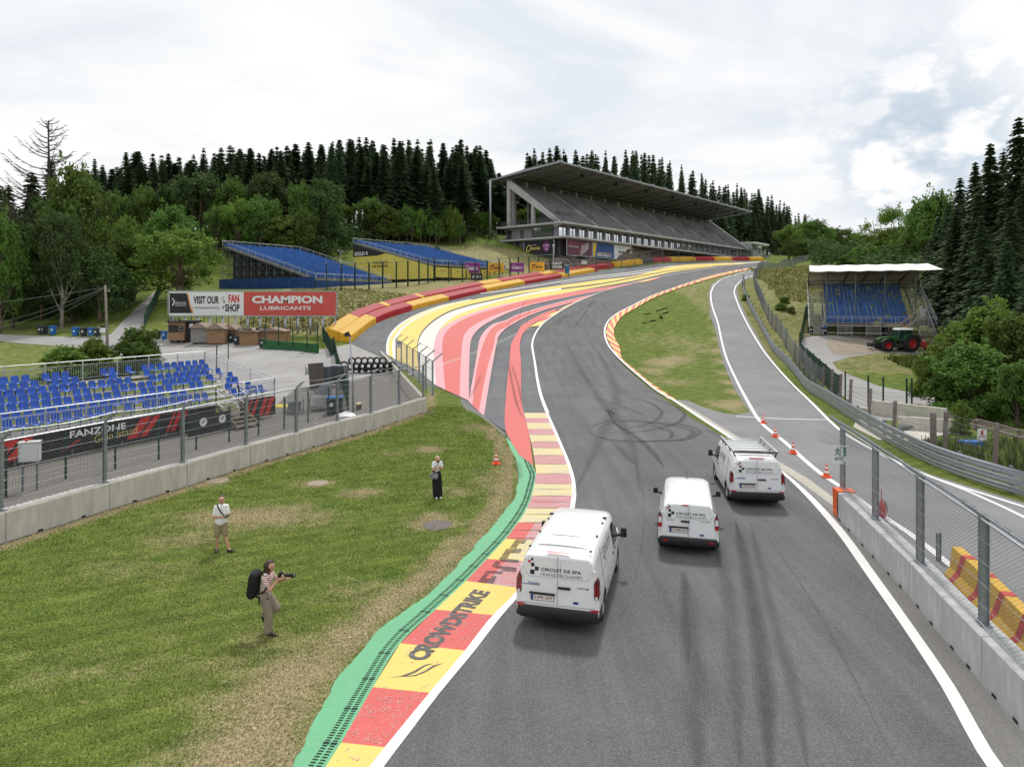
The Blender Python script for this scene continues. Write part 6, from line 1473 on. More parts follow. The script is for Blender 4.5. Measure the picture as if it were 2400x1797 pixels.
gboard(.6,11.2,-1.2,-1.2,18.6,22.25,'vmaroon',[waves,('LIEGE SPA',.06,.36,.80,.87,'pinkp',0),('GRAND PRIX',.06,.40,.66,.73,'pinkp',0),('WALLONIE',.06,.44,.52,.59,'bwhite',.02),('SPA',.09,.22,.14,.2,'pinkp',0)]if M.setdefault('pinkp',mat('print_pink',(.62,.12,.2),.6))else[],'dark red board with a white wave pattern, left of the three on the rock')
fig=[shape([(.02,.02),(.10,.02),(.18,.97),(.02,.97)],'gold2'),shape(circ(.58,.66,.055,.10),'bwhite'),shape([(.44,.34),(.48,.52),(.56,.58),(.66,.56),(.72,.34)],'bwhite'),shape([(.44,.50),(.38,.66),(.34,.80),(.37,.83),(.42,.70),(.50,.56)],'bwhite'),shape([(.2,.30),(.85,.30),(.85,.34),(.2,.34)],'gold2',.08)]
M['gold2']=mat('print_yellow',(.75,.55,.06),.6)
gboard(11.4,21.2,-1.2,-1.2,18.6,22.25,'vblue',[fig[0],fig[4],('MICHELIN',.2,.86,.08,.26,'bwhite',.04)],'blue and yellow tyre maker board, middle of the three on the rock')
gboard(21.4,30.2,-1.2,-1.2,18.6,22.25,'bwhite',[('VISIT',.18,.52,.70,.86,'sky_blue',.02),('Wallonia',.18,.86,.40,.62,'ink',.03),('.be',.20,.44,.12,.32,'ink',.03)],'white tourism board, right of the three on the rock')
c=Qg(-1.6,20.9,0);zg=CAMZ+(h1(c.x*1.25,c.y*1.25)-CAMZ)/1.25;r=thing('mast','tall grey steel mast carrying the rear left corner of the grandstand roof','mast',(c.x,c.y,zg));mb=MB();mb.tube([(0,0,0),(0,0,38.2-zg)],.32,10);part('pole',mb,['galv'],r,True);mb=MB();mb.bar((0,0,38.3-zg),(2.2*GD.x,2.2*GD.y,38.4-zg),.5,.6);part('arm',mb,['galv'],r)
c=W(1297,618,140);r=thing('camera_pole','thin pole with a white camera in front of the black and gold board','pole',(c.x,c.y,c.z-1));hh_=W(1297,575,140).z-r.location.z;mb=MB();mb.tube([(0,0,0),(0,0,hh_)],.12,6);part('pole',mb,['galv'],r);mb=MB();mb.box((0,-.1,hh_),(.35,.4,.3));part('camera',mb,['bwhite'],r)
t0=GLn+3;r=thing('timing_cabin','small white cabin with a flat roof at the far right end of the grandstand','building',tuple(Qg(t0,3,24)));mb=MB();slab(mb,t0,t0+12,1,10,22,26.9);partw('wall',mb,['gconc'],r);mb=MB();slab(mb,t0-1,t0+14,0,11,28.9,29.6);partw('roof',mb,['bwhite'],r);mb=MB();slab(mb,t0+.6,t0+10,1.4,9,26.9,28.9);partw('window',mb,['glass'],r)
mb=MB();slab(mb,t0+6,t0+24,-2,1,20.5,24.6);partw('ramp',mb,['gconc'],r)
GK=1.25
for o in set(bpy.data.objects)-_before:
 if o.parent is None:o.location=Vector((0,0,CAMZ))+(o.location-Vector((0,0,CAMZ)))*GK;o.scale=(GK,GK,GK)
panel_fence([W(px,py,dd)-Vector((0,0,0))for px,py,dd in((1745,596,300),(1780,595,300),(1815,598,305),(1850,601,310),(1885,603,318),(1925,604,330),(1965,602,345),(2000,599,360))],2.6,'green fence on the crest beyond the grandstand',dens=.8,wr=.06,psize=.2)
panel_fence([W(px,py,dd)for px,py,dd in((1090,588,196),(1115,586,196),(1140,584,197),(1165,583,198),(1190,584,199))],2.6,'green fence on the dry mound left of the grandstand',dens=1,wr=.03)
c=W(965,580,203);r=thing('pole','bare wooden pole at the wood edge above the second blue stand','pole',(c.x,c.y,h1(c.x,c.y)));mb=MB();mb.tube([(0,0,0),(0,0,7.5)],.16,6);part('shaft',mb,['barkd'],r)
c=W(798,625,150);r=thing('lamp_post','slim lamp post with twin heads between the two blue stands','lamp post',(c.x,c.y,h1(c.x,c.y)));mb=MB();mb.tube([(0,0,0),(0,0,7.6)],.08,6);part('pole',mb,['galv'],r)
for s in(-.4,.4):mb=MB();mb.box((s,0,7.7),(.5,.25,.15));part('lamp_head',mb,['galv'],r)
# === RIGHT SIDE
rb=[(1955,1206),(2006,1262),(2066,1328),(2132,1400),(2208,1494),(2300,1600),(2420,1738)]
rbw=[G(*p)for p in rb]
M['palec']=M['concrete2']
lab=['first block, behind the orange cover','second block, under the EXIT fence','third block, in front of the fire extinguisher','fourth block, below the middle post','fifth block, with the widest visible face','last block at the lower right corner']
for i in range(6):wall_block(rbw[i+1],rbw[i],'pale concrete barrier beside the pit exit, '+lab[i],-1,.96,.55,group='pale concrete barriers between track and pit exit',m='concrete2')
dirv=(rbw[1]-rbw[0]).normalized();nr=Vector((-dirv.y,dirv.x,0));nr=nr if nr.x>0 else-nr
fpx=[(1975,1143,.97),(2052,1215,.97),(2157,1318,.97),(2306,1462,.97),(2520,1680,.97)]
fpw=[G(a,b,c_)for a,b,c_ in fpx]
rf=debris_fence([(p.x,p.y,0)for p in fpw],'galvanised chain link fence with a coiled top wire on the pale concrete barriers',-1,h=2.28,base=.97,cell=.07,wire=.0040,nh=5,postw=.15,rail=.03,arm=.42,coil=True)
mb=MB()
for i in range(len(fpw)-1):
 p,q=fpw[i],fpw[i+1];d_=(q-p);L_=d_.length;d_=d_.normalized();nn=Vector((-d_.y,d_.x,0))*-1;e1=Vector((p.x,p.y,.97))+nn*.42+Vector((0,0,2.28+.42*.75));u_=nn.normalized();n=int(L_/.02)
 mb.tube([e1+d_*(k*L_/n)+u_*(.042*math.cos(k*1.26))+Vector((0,0,.042*math.sin(k*1.26)))for k in range(n)],.007,3)
partw('coiled_wire',mb,['galv'],rf)
for i,(t_,z_)in enumerate(((.35,1.25),)):
 pass
c=(rbw[0]+Vector((0,-.0,0)));r=thing('orange_cover','orange plastic cover wrapped over the end of the first concrete barrier','cover',(c.x,c.y,0),math.atan2((rbw[0]-rbw[1]).y,(rbw[0]-rbw[1]).x))
mb=MB();nseg=8
for side,y0 in((0,-.575),(1,.025)):
 v=[];
 for k in range(nseg+1):
  for zz in(.03,.35,.7,1.0):v.append((-.50+.56*k/nseg,y0+.018*math.sin(k*2.1+zz*4)*(1 if side else-1),zz+.015*math.sin(k)))
 mb.add(v,[(k*4+j,(k+1)*4+j,(k+1)*4+j+1,k*4+j+1)for k in range(nseg)for j in range(3)])
mb.box((-.22,-.275,.985),(.56,.60,.02));mb.box((.07,-.275,.49),(.02,.60,.96));part('cover',mb,[mat('orange_plastic',(.78,.13,.03),.45,var=.12,scale=4)],r,True,40)
c=G(1969,1072,1.9);p0=fpw[0];r=thing('exit_sign','white and green EXIT sign with a running figure fixed to the first fence post','sign',(p0.x-.30,p0.y-.16,0));dd=p0.y-.16
M['sgreen']=mat('sign_green',(.005,.14,.085),.5)
def spx(px):return(px-1200)/F*dd-(p0.x-.30)
def spz(py):return CAMZ-(py-YH)/F*dd
mb=MB();x0,x1,z0,z1=spx(1952),spx(1986),spz(1087),spz(1044);mb.box(((x0+x1)/2,0,(z0+z1)/2),(x1-x0,.02,z1-z0));part('panel',mb,['bwhite'],r)
def sp(pts,m='sgreen',y=-.014):
 mb=MB();mb.add([(x0+a*(x1-x0),y,z0+b*(z1-z0))for a,b in pts],[tuple(range(len(pts)))]);part('pictogram',mb,[m],r)
sp([(.48,.42),(.92,.42),(.92,.93),(.48,.93)]);sp([(.52,.44),(.76,.44),(.76,.89),(.52,.89)],'bwhite',-.017);sp([(.72,.40),(.80,.48),(.80,.86),(.70,.90)],'sgreen',-.02)
sp([(.33+.05*math.cos(q),.87+.045*math.sin(q))for q in np.linspace(0,6.28,11)[:-1]])
sp([(.22,.60),(.30,.60),(.40,.80),(.30,.83)]);sp([(.30,.80),(.18,.80),(.10,.70),(.13,.68),(.20,.76),(.30,.74)]);sp([(.38,.76),(.46,.66),(.56,.68),(.55,.71),(.47,.71),(.40,.80)]);sp([(.27,.62),(.20,.54),(.06,.54),(.06,.50),(.22,.49),(.33,.58)]);sp([(.28,.62),(.40,.54),(.38,.42),(.43,.42),(.46,.56),(.34,.64)])
t=text_mb('EXIT',.62*(x1-x0),.15*(z1-z0),.03);t.v=[(a+x0+.12*(x1-x0),-.018,b+z0+.22*(z1-z0))for a,b,c_ in t.v];part('lettering',t,['sgreen'],r)
sp([(.60,.20),(.64,.20),(.84,.08),(.84,.14),(.88,.14),(.88,.03),(.74,.03),(.74,.06),(.81,.06)])
mb=MB()
for zz in(.2,.8):mb.box(((x0+x1)/2,.05,z0+zz*(z1-z0)),((x1-x0)*.5,.08,.03))
part('bracket',mb,['galvd'],r)
c=G(2066,1213);r=thing('fire_extinguisher','red fire extinguisher trolley standing behind the chain link fence','extinguisher',(c.x,c.y,0),.3);M['xred']=mat('extinguisher_red',(.42,.02,.025),.35)
mb=MB();mb.lathe([(0,.02),(.13,.03),(.15,.1),(.15,.42),(.12,.52),(.04,.58),(.03,.66),(0,.67)],n=14);part('cylinder',mb,['xred'],r,True)
mb=MB();mb.tube([(-.1,.1,.1),(-.12,.12,.8),(-.12,.12,.98),(.12,.12,.98),(.12,.12,.8),(.1,.1,.1)],.016,6);part('handle',mb,['xred'],r)
mb=MB();mb.cyl((-.17,.08,.1),.1,.04,12,axis='x');mb.cyl((.17,.08,.1),.1,.04,12,axis='x');part('wheel',mb,['black'],r);mb=MB();mb.tube([(0,0,.66),(.1,-.05,.6),(.16,-.1,.4),(.15,-.1,.2)],.014,6);part('hose',mb,['black'],r)
for px,py,lab_ in((2199,1314,'thin dark marker post behind the chain link fence'),(2262,1376,'grey plastic marker post in front of the yellow and red barrier')):
 c=G(px,py);r=thing('marker_post',lab_,'post',(c.x,c.y,0));mb=MB();mb.box((0,0,.42),(.11,.06,.84));part('post',mb,['galvd'],r);mb=MB();mb.box((.06,0,.42),(.03,.07,.84));part('edge',mb,['black'],r)
yr=[(2243,1352),(2330,1440),(2440,1560),(2600,1720)];yrw=[G(*p)for p in yr]
M['yby']=mat('barrier_paint_yellow',(.72,.42,.02),.6,col2=(.55,.33,.03),scale=5,detail=8,bump=.3,bscale=20)
for i in range(3):
 a,b=yrw[i],yrw[i+1];L_=(b-a).length;ang=math.atan2((b-a).y,(b-a).x);r=thing('concrete_barrier','yellow barrier with red slanted stripes behind the chain link fence, %s'%['nearest the marker post','at the right edge','beyond the right edge'][i],'barrier',(a.x,a.y,0),ang)
 prof=[(-.32,0),(-.32,.08),(-.19,.30),(-.13,.86),(.13,.86),(.19,.30),(.32,.08),(.32,0)]
 mb=MB();mb.prism(prof[::-1],lambda y,z:(.01,y,z),lambda y,z:(L_-.01,y,z));part('block',mb,['yby'],r)
 for s in np.arange(.35,L_-.3,1.25):
  mb=MB()
  for sg_ in(-1,1):
   pr_=[(sg_*(abs(y)+.006),z)for y,z in((.32,.02),(.32,.08),(.19,.30),(.13,.865))]
   v=[]
   for j,(y,z)in enumerate(pr_):f_=z*.42;v+=[(s+f_ if i>0 else s+f_*1.0,y,z),(s+.26+f_,y,z)]
   fs=[(2*j,2*j+1,2*j+3,2*j+2)for j in range(3)];mb.add(v,fs if sg_>0 else[q[::-1]for q in fs])
  mb.add([(s+.36,-.136,.872),(s+.62,-.136,.872),(s+.62,.136,.872),(s+.36,.136,.872)],[(0,1,2,3)])
  part('red_stripe',mb,['bred'],r)
# ---- guard rail on the far side of the pit exit
gt=[(2760,1252,22.7),(2400,1101,27.07),(2208,1046,31.4),(2126,1013,34.8),(2045,972,40.1),(1977,934,46.8),(1909,893,57.0),(1841,839,76.0),(1800,800,86),(1779,760,97),(1760,725,105),(1747,694,114),(1742,672,125),(1745,651,140)]
gw=resample(catmull(np.array([(x,y,z-1.1)for x,y,z in(P(*a)for a in gt)]),200),90)
for k in range(90):gw[k,2]=h1(gw[k,0],gw[k,1])if gw[k,1]>50 else 0
r=thing('guard_rail','curving galvanised triple guard rail along the outside of the pit exit','guard rail',(0,0,0))
tg_=np.gradient(gw[:,:2],axis=0);tg_/=np.hypot(*tg_.T)[:,None];ng=np.stack([-tg_[:,1],tg_[:,0]],1)
ng*=np.sign((ng*(np.array([15,45])-gw[:,:2])).sum(1))[:,None]
for lvl in range(3):
 zc=.20+lvl*.345;prof=[(0,-.155),(.045,-.12),(.065,-.085),(.01,-.02),(.01,.02),(.065,.085),(.045,.12),(0,.155)]
 V=[]
 for k in range(90):
  for y,z in prof:V.append((gw[k,0]+ng[k,0]*y,gw[k,1]+ng[k,1]*y,gw[k,2]+zc+z))
 mb=MB();mb.add(V,[(k*8+j,(k+1)*8+j,(k+1)*8+j+1,k*8+j+1)for k in range(89)for j in range(7)]);part('rail',mb,['galv'],r,True)
gs2=resample(gw,46)
for k in range(46):
 mb=MB();p=gs2[k];i_=min(89,k*2);mb.box((p[0]-ng[i_,0]*.12,p[1]-ng[i_,1]*.12,h1(p[0],p[1])*(p[1]>50)+.55),(.12,.12,1.12));part('post',mb,['galvd'],r)
fpts=[(2330,1020,30.5),(2212,1015,33.6),(2093,1000,37.2),(2036,972,42.6),(1991,950,47.5),(1948,920,55),(1910,895,62),(1885,868,70),(1862,845,77),(1842,820,83),(1818,790,92),(1800,765,99),(1788,742,105),(1778,715,112),(1772,693,120),(1768,672,130),(1766,655,142),(1775,641,160),(1790,636,172),(1812,631,185),(1838,624,205),(1855,619,220),(1876,614,240),(1898,609,262),(1925,606,290),(1950,604,320),(1985,600,350)]
pts=[]
for px,py,dd in fpts:x=(px-1200)/F*dd;pts.append((x+.0,dd,0))
r=thing('fence','long dark wire fence behind the guard rail, climbing along the dry slope to the crest','fence',(pts[0][0],pts[0][1],0));wm=MB()
dense=[]
for a,b in zip(pts,pts[1:]):
 n=max(1,int(math.hypot(b[0]-a[0],b[1]-a[1])/3.2));dense+=[(a[0]+(b[0]-a[0])*k/n,a[1]+(b[1]-a[1])*k/n)for k in range(n)]
dense.append(pts[-1][:2])
for i,(x,y)in enumerate(dense):
 z=h1(x,y);far_=y>60;hh_=2.35;mb=MB();mb.bar((x,y,z-.3),(x+.12,y,z+hh_),.16 if y<60 else.13,.12);partw('post',mb,['postbrown' if not far_ else 'galvd']if M.setdefault('postbrown',mat('rusty_post',(.16,.11,.095),.8,col2=(.24,.22,.22),scale=3))else[],r)
 if i<len(dense)-1:
  x2,y2=dense[i+1];z2=h1(x2,y2)
  for k in range(1,9):wm.bar((x,y,z+k*.28),(x2,y2,z2+k*.28),.012 if y<60 else.022)
  if y>58:
   n=int(math.hypot(x2-x,y2-y)/.30)
   for k in range(n):f_=k/n;wm.bar((x+(x2-x)*f_,y+(y2-y)*f_,z+(z2-z)*f_),(x+(x2-x)*f_,y+(y2-y)*f_,z+(z2-z)*f_+2.2),.02)
partw('wires',wm,['wire'],r)
panel_fence([DP(*p)for p in((1905,740),(1893,744),(1888,752),(1884,775),(1880,800),(1874,822),(1874,842),(1881,852),(1893,862),(1907,876),(1921,890),(1936,905),(1951,922),(1968,940))],2.1,'stepped dark green fence between the dry slope and the yard',dens=.16,wr=.03)
panel_fence([G(*p)for p in((1981,938),(2035,952),(2070,958),(2125,962),(2137,962))],2.3,'sparse dark green posts at the edge of the grey yard',dens=0,hstep=.8,wr=.012)
# ---- covered stand
RS=Vector(P(1912,785,92));gz=RS.z
def rs_gap(k,j,n,rr):
 return rr.random()<.06
rx=Vector((1,-.02,0)).normalized();ry_=Vector((.02,1,0)).normalized()
root,Q3,D3,zt3=scaffold_stand((RS.x+1.3,92,0),(.925,-.38,0),(.38,.925,0),10.8,16,.72,.325,gz+1.35,'covered blue grandstand with a white fabric roof in the yard on the right','tarp',gz-.1,rs_gap,seat_sc=1.0)
M['fabric']=mat('white_canvas',(.72,.71,.68),.7,var=.06,scale=.5);M['canvasin']=mat('beige_canvas',(.56,.49,.40),.8,var=.08,scale=.4)
zr=11.85
def Zq(t,s,z):v=Q3(t,s,0);return(v.x,v.y,z)
mb=MB();n=6
prof_=[(1.4,zr),(5.0,zr+1.0),(11.5,zr-.2),(12.3,9.9)]
cols=[]
for i in range(2*n+1):
 t=-1.9+14.6*i/(2*n);sagz=0 if i%2==0 else-.09
 cols.append([Zq(t+(1.2 if(i==2*n and j==0)else 0),s,z+(sagz if j<3 else 0))for j,(s,z)in enumerate(prof_)])
v=[p for c_ in cols for p in c_];mb.add(v,[(i*4+j,(i+1)*4+j,(i+1)*4+j+1,i*4+j+1)for i in range(2*n)for j in range(2)]);partw('roof',mb,['fabric'],root,True,30)
mb=MB();mb.add([tuple(Vector(p)+Vector((0,-.03,-.04)))for p in v],[(i*4+j+1,(i+1)*4+j+1,(i+1)*4+j,i*4+j)for i in range(2*n)for j in(0,1,2)]);partw('inner_canvas',mb,['canvasin'],root,True,30)
mb=MB()
for i in range(7):
 t=-1.9+14.6*i/6;mb.bar(Zq(t,1.5,zr-.15),Zq(t,11.6,zr-1.1),.14,.2);mb.bar(Zq(t,11.6,zr-1.1),Zq(t,12.2,9.2),.12);mb.bar(Zq(t,1.5,zr-.1),Zq(t,5,zr+.9),.1)
for s,z in((1.5,zr-.1),(11.6,zr-1.1),(11.8,10.3),(11.2,9.7)):mb.bar(Zq(-1.9,s,z),Zq(12.7,s,z),.08)
for i in range(6):t=-1.9+14.6*i/6;mb.bar(Zq(t,11.9,9.9),Zq(t+2.4,11.5,zr-1.2),.05)
partw('roof_truss',mb,[mat('truss_dark',(.06,.045,.04),.6)],root)
for t,s in((-1.8,12),(.2,2.2),(3.8,2.2),(7.3,2.2),(10.9,2.2),(12.6,12)):
 mb=MB();zz=gz+1.35+.325*s/.72;mb.bar(Zq(t,s,zz),Zq(t,s,zr+(0.1 if s<5 else-1)),.1);partw('roof_post',mb,['galvd'],root)
for nm,ta_,tb_ in(('left',-2.0,-.3),('right',10.9,12.7)):
 mb=MB()
 for k in range(24):s=.1+k*.48-1.5;z=gz+.28+k*.24;A,B=Zq(ta_,s,z),Zq(tb_,s,z);mb.add([A,B,(B[0],B[1]+.3,z),(A[0],A[1]+.3,z),(A[0],A[1],z-.06),(B[0],B[1],z-.06),(B[0],B[1]+.3,z-.06),(A[0],A[1]+.3,z-.06)],[(0,1,2,3),(4,7,6,5),(0,4,5,1),(1,5,6,2),(2,6,7,3),(3,7,4,0)])
 for t in(ta_,tb_):mb.bar(Zq(t,-1.5,gz+.15),Zq(t,10,gz+5.8),.06,.2)
 partw('stairs',mb,['alu'],root,label=nm+' flight of metal stairs')
railing(root,Vector(Zq(-2.0,-1.4,0)),Vector(Zq(-2.0,11,0)),gz+.3,gz+6.1,1.1,2,.25);railing(root,Vector(Zq(12.7,-1.4,0)),Vector(Zq(12.7,11,0)),gz+1.5,gz+6.1,1.1,2,.12);railing(root,Vector(Zq(10.9,-1.5,0)),Vector(Zq(12.7,-1.5,0)),gz+1.5,gz+1.5,1.1,1,.12)
mb=MB()
for t in np.arange(-.2,11,1.7):mb.bar(Zq(t,-.15,gz-.1),Zq(t,-.15,gz+2.5),.06)
for i,t in enumerate(np.arange(-.2,9.5,1.7)):
 for k in range(5):
  if i%2:mb.bar(Zq(t,-.15,gz+.2+k*.26),Zq(t+1.7,-.15,gz+.2+k*.26),.045)
mb.bar(Zq(-.2,-.15,gz+.35),Zq(10.8,-.15,gz+.35),.06);partw('scaffold',mb,['alu'],root)
mb=MB();A,B=Zq(7.9,-1.4,gz),Zq(10.5,-1.6,gz+2.3);mb.bar(A,B,.9,.12);mb.bar(Zq(7.9,-1.8,gz+1),Zq(10.5,-2,gz+3.3),.06);mb.bar(Zq(7.9,-1.0,gz+1),Zq(10.5,-1.2,gz+3.3),.06)
for k in range(12):p=Vector(Zq(7.9,-1.8,gz+.1))+Vector((2.4*k/12,-.02*k,2.2*k/12));mb.bar(p,p+Vector((0,0,.95)),.03)
partw('stairs',mb,[mat('stair_tan',(.36,.29,.22),.8)],root,label='small tan flight of stairs behind the tractor')
bin_at('dark',1899,783,'dark bin at the left foot of the covered stand');bin_at('bluelid',1932,785,'bin with a pale blue lid in front of the left stairs of the covered stand');bin_at('bluelid',2072,786,'bin with a blue lid behind the tractor bonnet')
c=DP(1889,789);r=thing('wooden_pallet','pale wooden board stack on the ground left of the covered stand','pallet',tuple(c));mb=MB()
for k in range(4):mb.box((0,0,.06+k*.09),(.8-.02*k,.8,.07))
part('boards',mb,[mat('pallet_wood',(.55,.45,.3),.8)],r)
c=Vector(P(2180,740,100));c.z=h1(c.x,c.y);r=thing('container','small white skip with a dark box beside it right of the covered stand','skip',tuple(c));mb=MB();mb.box((0,0,1.3),(1.9,1.6,1.5),taper=(1.15,1.15));part('skip',mb,['bwhite'],r);mb=MB();mb.box((2.6,-.5,.6),(1.6,1.0,1.1));part('box',mb,['banner'],r)
# ---- tractor with a red implement
x,y=0,84.0;x=(2105-1200)/F*y;z=h1(x,y);t_=thing('tractor','green tractor with red wheel rims and white cab roof in front of the covered stand','tractor',(x,y,z),math.pi)
M['tgreen']=mat('tractor_green',(.030,.12,.028),.35,spec=.6,var=.15);M['rimred']=mat('rim_red',(.52,.02,.035),.4);M['tglass']=mat('cab_glass',(.02,.045,.04),.05,spec=1.0);M['tgrey']=mat('tractor_grey',(.035,.037,.036),.6)
def wheel(x,r_,w_,rim,name='wheel'):
 for s in(-1,1):
  e=tag(link(name,None,t_,(x,s*(.86 if r_>.8 else.82),r_)),None)
  mb=MB();mb.lathe([(rim,-w_/2),(r_*.80,-w_/2),(r_*.95,-w_*.42),(r_,-w_*.25),(r_,w_*.25),(r_*.95,w_*.42),(r_*.80,w_/2),(rim,w_/2)],n=28,axis='y')
  for k in range(24):a=k*math.pi/12;mb.box((math.cos(a)*(r_+.005),(.12 if k%2 else-.12)*w_/.5,math.sin(a)*(r_+.005)),(.05,w_*.5,.09),rot=Matrix.Rotation(-a,3,'Y'))
  part('tyre',mb,['rubber'],e,True,40);mb=MB();mb.lathe([(0,-.06),(.14,-.06),(.16,-.10),(.22,-.09),(rim*.7,-.02),(rim*.9,-.10),(rim+.01,-.13),(rim+.01,.13)],n=24,axis='y');mb2=MB();mb2.merge(mb,Matrix.Scale(-1,4,(0,1,0))if s>0 else Matrix.Identity(4));part('rim',mb2,['rimred'],e,True,40)
  mb=MB();mb.lathe([(0,-.13),(.1,-.13),(.13,-.1),(.13,.0)],n=12,axis='y');part('hub',mb,['tgrey'],e)
wheel(-1.15,.98,.62,.52);wheel(1.75,.74,.48,.40)
mb=MB();prof_=[(.35,.95),(.35,1.78),(1.2,1.80),(2.2,1.68),(2.62,1.45),(2.68,1.05),(2.4,.95)]
for w_ in(1,):mb.prism(prof_,lambda a,b:(a,-.42+.06*(b>1.6),b),lambda a,b:(a,.42-.06*(b>1.6),b))
part('bonnet',mb,['tgreen'],t_);mb=MB();mb.box((1.5,0,1.42),(1.7,.87,.10));mb.box((2.66,0,1.22),(.06,.6,.4));part('grille',mb,['tgrey'],t_)
mb=MB();mb.box((.7,0,.78),(3.6,.55,.55));mb.box((.2,.55,.75),(1.1,.5,.5));mb.box((.2,-.55,.75),(1.1,.5,.5));mb.box((2.9,0,.85),(.5,.4,.3));part('chassis',mb,['tgrey'],t_)
mb=MB();mb.prism([(-1.25,1.45),(-1.35,2.62),(.15,2.62),(.42,1.45),(.1,1.1),(-.6,1.1)],lambda a,b:(a,-.74+.1*(b>2),b),lambda a,b:(a,.74-.1*(b>2),b));cab=part('cab',mb,['tglass'],t_)
mb=MB()
for s in(-1,1):
 for a,b in(((-1.25,1.45),(-1.35,2.62)),((.42,1.45),(.15,2.62)),((-.45,1.2),(-.45,2.62)),((-1.25,1.45),(-.6,1.1)),((.42,1.45),(.1,1.1))):mb.bar((a[0],s*.75,a[1]),(b[0],s*(.75 if b[1]<2 else.65),b[1]),.08)
part('cab_frame',mb,['tgreen'],cab);mb=MB();mb.box((-.6,0,2.72),(1.75,1.5,.16),taper=(.9,.88));mb.box((-.6,0,2.63),(1.8,1.55,.05));part('roof',mb,['bwhite'],cab)
mb=MB();mb.box((-.5,0,1.6),(.5,.5,.6));part('seat',mb,['black'],cab)
for s in(-1,1):
 mb=MB();pts_=[(-1.15+1.08*math.cos(a),s*.86,.98+1.1*math.sin(a))for a in np.linspace(.35,2.9,12)]
 for a,b in zip(pts_,pts_[1:]):mb.bar(a,b,.62,.05,up=(0,1,0))if False else mb.add([(a[0],a[1]-.31,a[2]),(a[0],a[1]+.31,a[2]),(b[0],b[1]+.31,b[2]),(b[0],b[1]-.31,b[2])],[(0,1,2,3)])
 part('rear_fender',mb,['tgreen'],t_,True);mb=MB();pts_=[(1.75+.82*math.cos(a),s*.84,.74+.84*math.sin(a))for a in np.linspace(.5,2.7,9)]
 for a,b in zip(pts_,pts_[1:]):mb.add([(a[0],a[1]-.25,a[2]),(a[0],a[1]+.25,a[2]),(b[0],b[1]+.25,b[2]),(b[0],b[1]-.25,b[2])],[(0,1,2,3)])
 part('front_fender',mb,['tgrey'],t_,True);mb=MB();mb.tube([(.35,s*.8,1.9),(.5,s*1.1,2.1)],.02,5);mb.box((.52,s*1.2,2.1),(.06,.2,.36));part('mirror',mb,['black'],t_)
mb=MB();mb.tube([(.5,-.55,1.4),(.5,-.55,2.55)],.06,8);part('exhaust',mb,['tgrey'],t_);mb=MB();mb.lathe([(0,.18),(.06,.16),(.07,0)],(-1.0,-.4,2.8),8);part('beacon',mb,[mat('beacon',(.7,.08,.01),.3)],t_)
mb=MB();mb.box((3.35,0,.78),(.5,1.0,.48));mb.bar((2.9,0,.8),(3.3,0,.8),.15);mb.bar((3.2,.3,1.0),(3.1,.3,1.45),.1);part('front_weight',mb,['tgrey'],t_)
r=thing('towed_implement','red ground-working implement hitched behind the tractor','implement',(x+3.05,y,z));mb=MB();mb.bar((-1.1,0,.55),(0,0,.55),.12);mb.bar((0,-.9,.5),(0,.9,.5),.15);mb.bar((1.3,-1.2,.3),(1.3,1.2,.3),.18);mb.bar((0,-.5,.5),(1.3,-.5,.3),.1);mb.bar((0,.5,.5),(1.3,.5,.3),.1);mb.prism([(-.1,.5),(.9,.45),(.8,1.0),(.2,1.35),(-.05,1.2)],lambda a,b:(a,-.3,b),lambda a,b:(a,.3,b));part('frame',mb,[mat('implement_red',(.42,.06,.045),.5,var=.2)],r)
for s in(-.7,.7):mb=MB();mb.cyl((.8,s,.28),.28,.12,14,axis='y');part('roller',mb,['tgrey'],r)
# ---- concrete ramps, rusty truss, fire sign in the lower right
def slabthing(pts,zb,zt,label,m='concrete',name='concrete_ramp'):
 ps=[G(a,b,zt)for a,b in pts];r=thing(name,label,'wall',(ps[0].x,ps[0].y,zb));mb=MB();n=len(ps)
 mb.v=[(p.x,p.y,zb)for p in ps]+[(p.x,p.y,zt)for p in ps];mb.f=[tuple(range(n))[::-1],tuple(range(n,2*n))]+[(i,(i+1)%n,n+(i+1)%n,n+i)for i in range(n)];mb.mi=[0]*len(mb.f)
 part('slab',shifted(mb,r),[m],r);return r
slabthing([(2046,992),(2100,1010),(2255,1000),(2247,1010),(2150,1032),(2060,1030),(2000,1000),(2010,975)],-.4,.05,'pale concrete ramp floor behind the guard rail','concrete')
for a,b,h_,lab_ in(((2046,970),(2218,992),1.0,'long low concrete wall of the ramp behind the guard rail'),((2105,1006),(2250,1016),.85,'short concrete wall in front of the ramp, beside the grating'),((2012,962),(2046,966),.3,'low concrete kerb at the left end of the ramp wall')):
 p,q=G(a[0],a[1],0),G(b[0],b[1],0);r=thing('low_wall',lab_,'wall',tuple(p));mb=MB();mb.bar(p+Vector((0,0,h_/2-.2)),q+Vector((0,0,h_/2-.2)),.25,h_+.3);partw('wall',mb,['concrete'],r)
slabthing([(2108,992),(2215,990),(2218,994),(2110,1000)],.2,.28,'dark steel grating over the ramp','galvd','grating')
tr_=thing('steel_truss','long rusty steel truss frame lying in front of the big bushes','truss',tuple(G(2106,958)));M['rust']=mat('rust',(.17,.10,.075),.85,col2=(.25,.24,.24),scale=3,detail=7)
A0,A1=W(2106,948,50),W(2400,990,38);A1=A0+(A1-A0)*1.35;A1.z=A0.z-.1;dv=(A1-A0).normalized();sd_=Vector((dv.y,-dv.x,0))*-1.0;mb=MB();L_=(A1-A0).length
for off_ in(Vector((0,0,0)),sd_*1.5):mb.bar(A0+off_,A1+off_,.12,.12);mb.bar(A0+off_-Vector((0,0,1.15)),A1+off_-Vector((0,0,1.15)),.1)
n=10
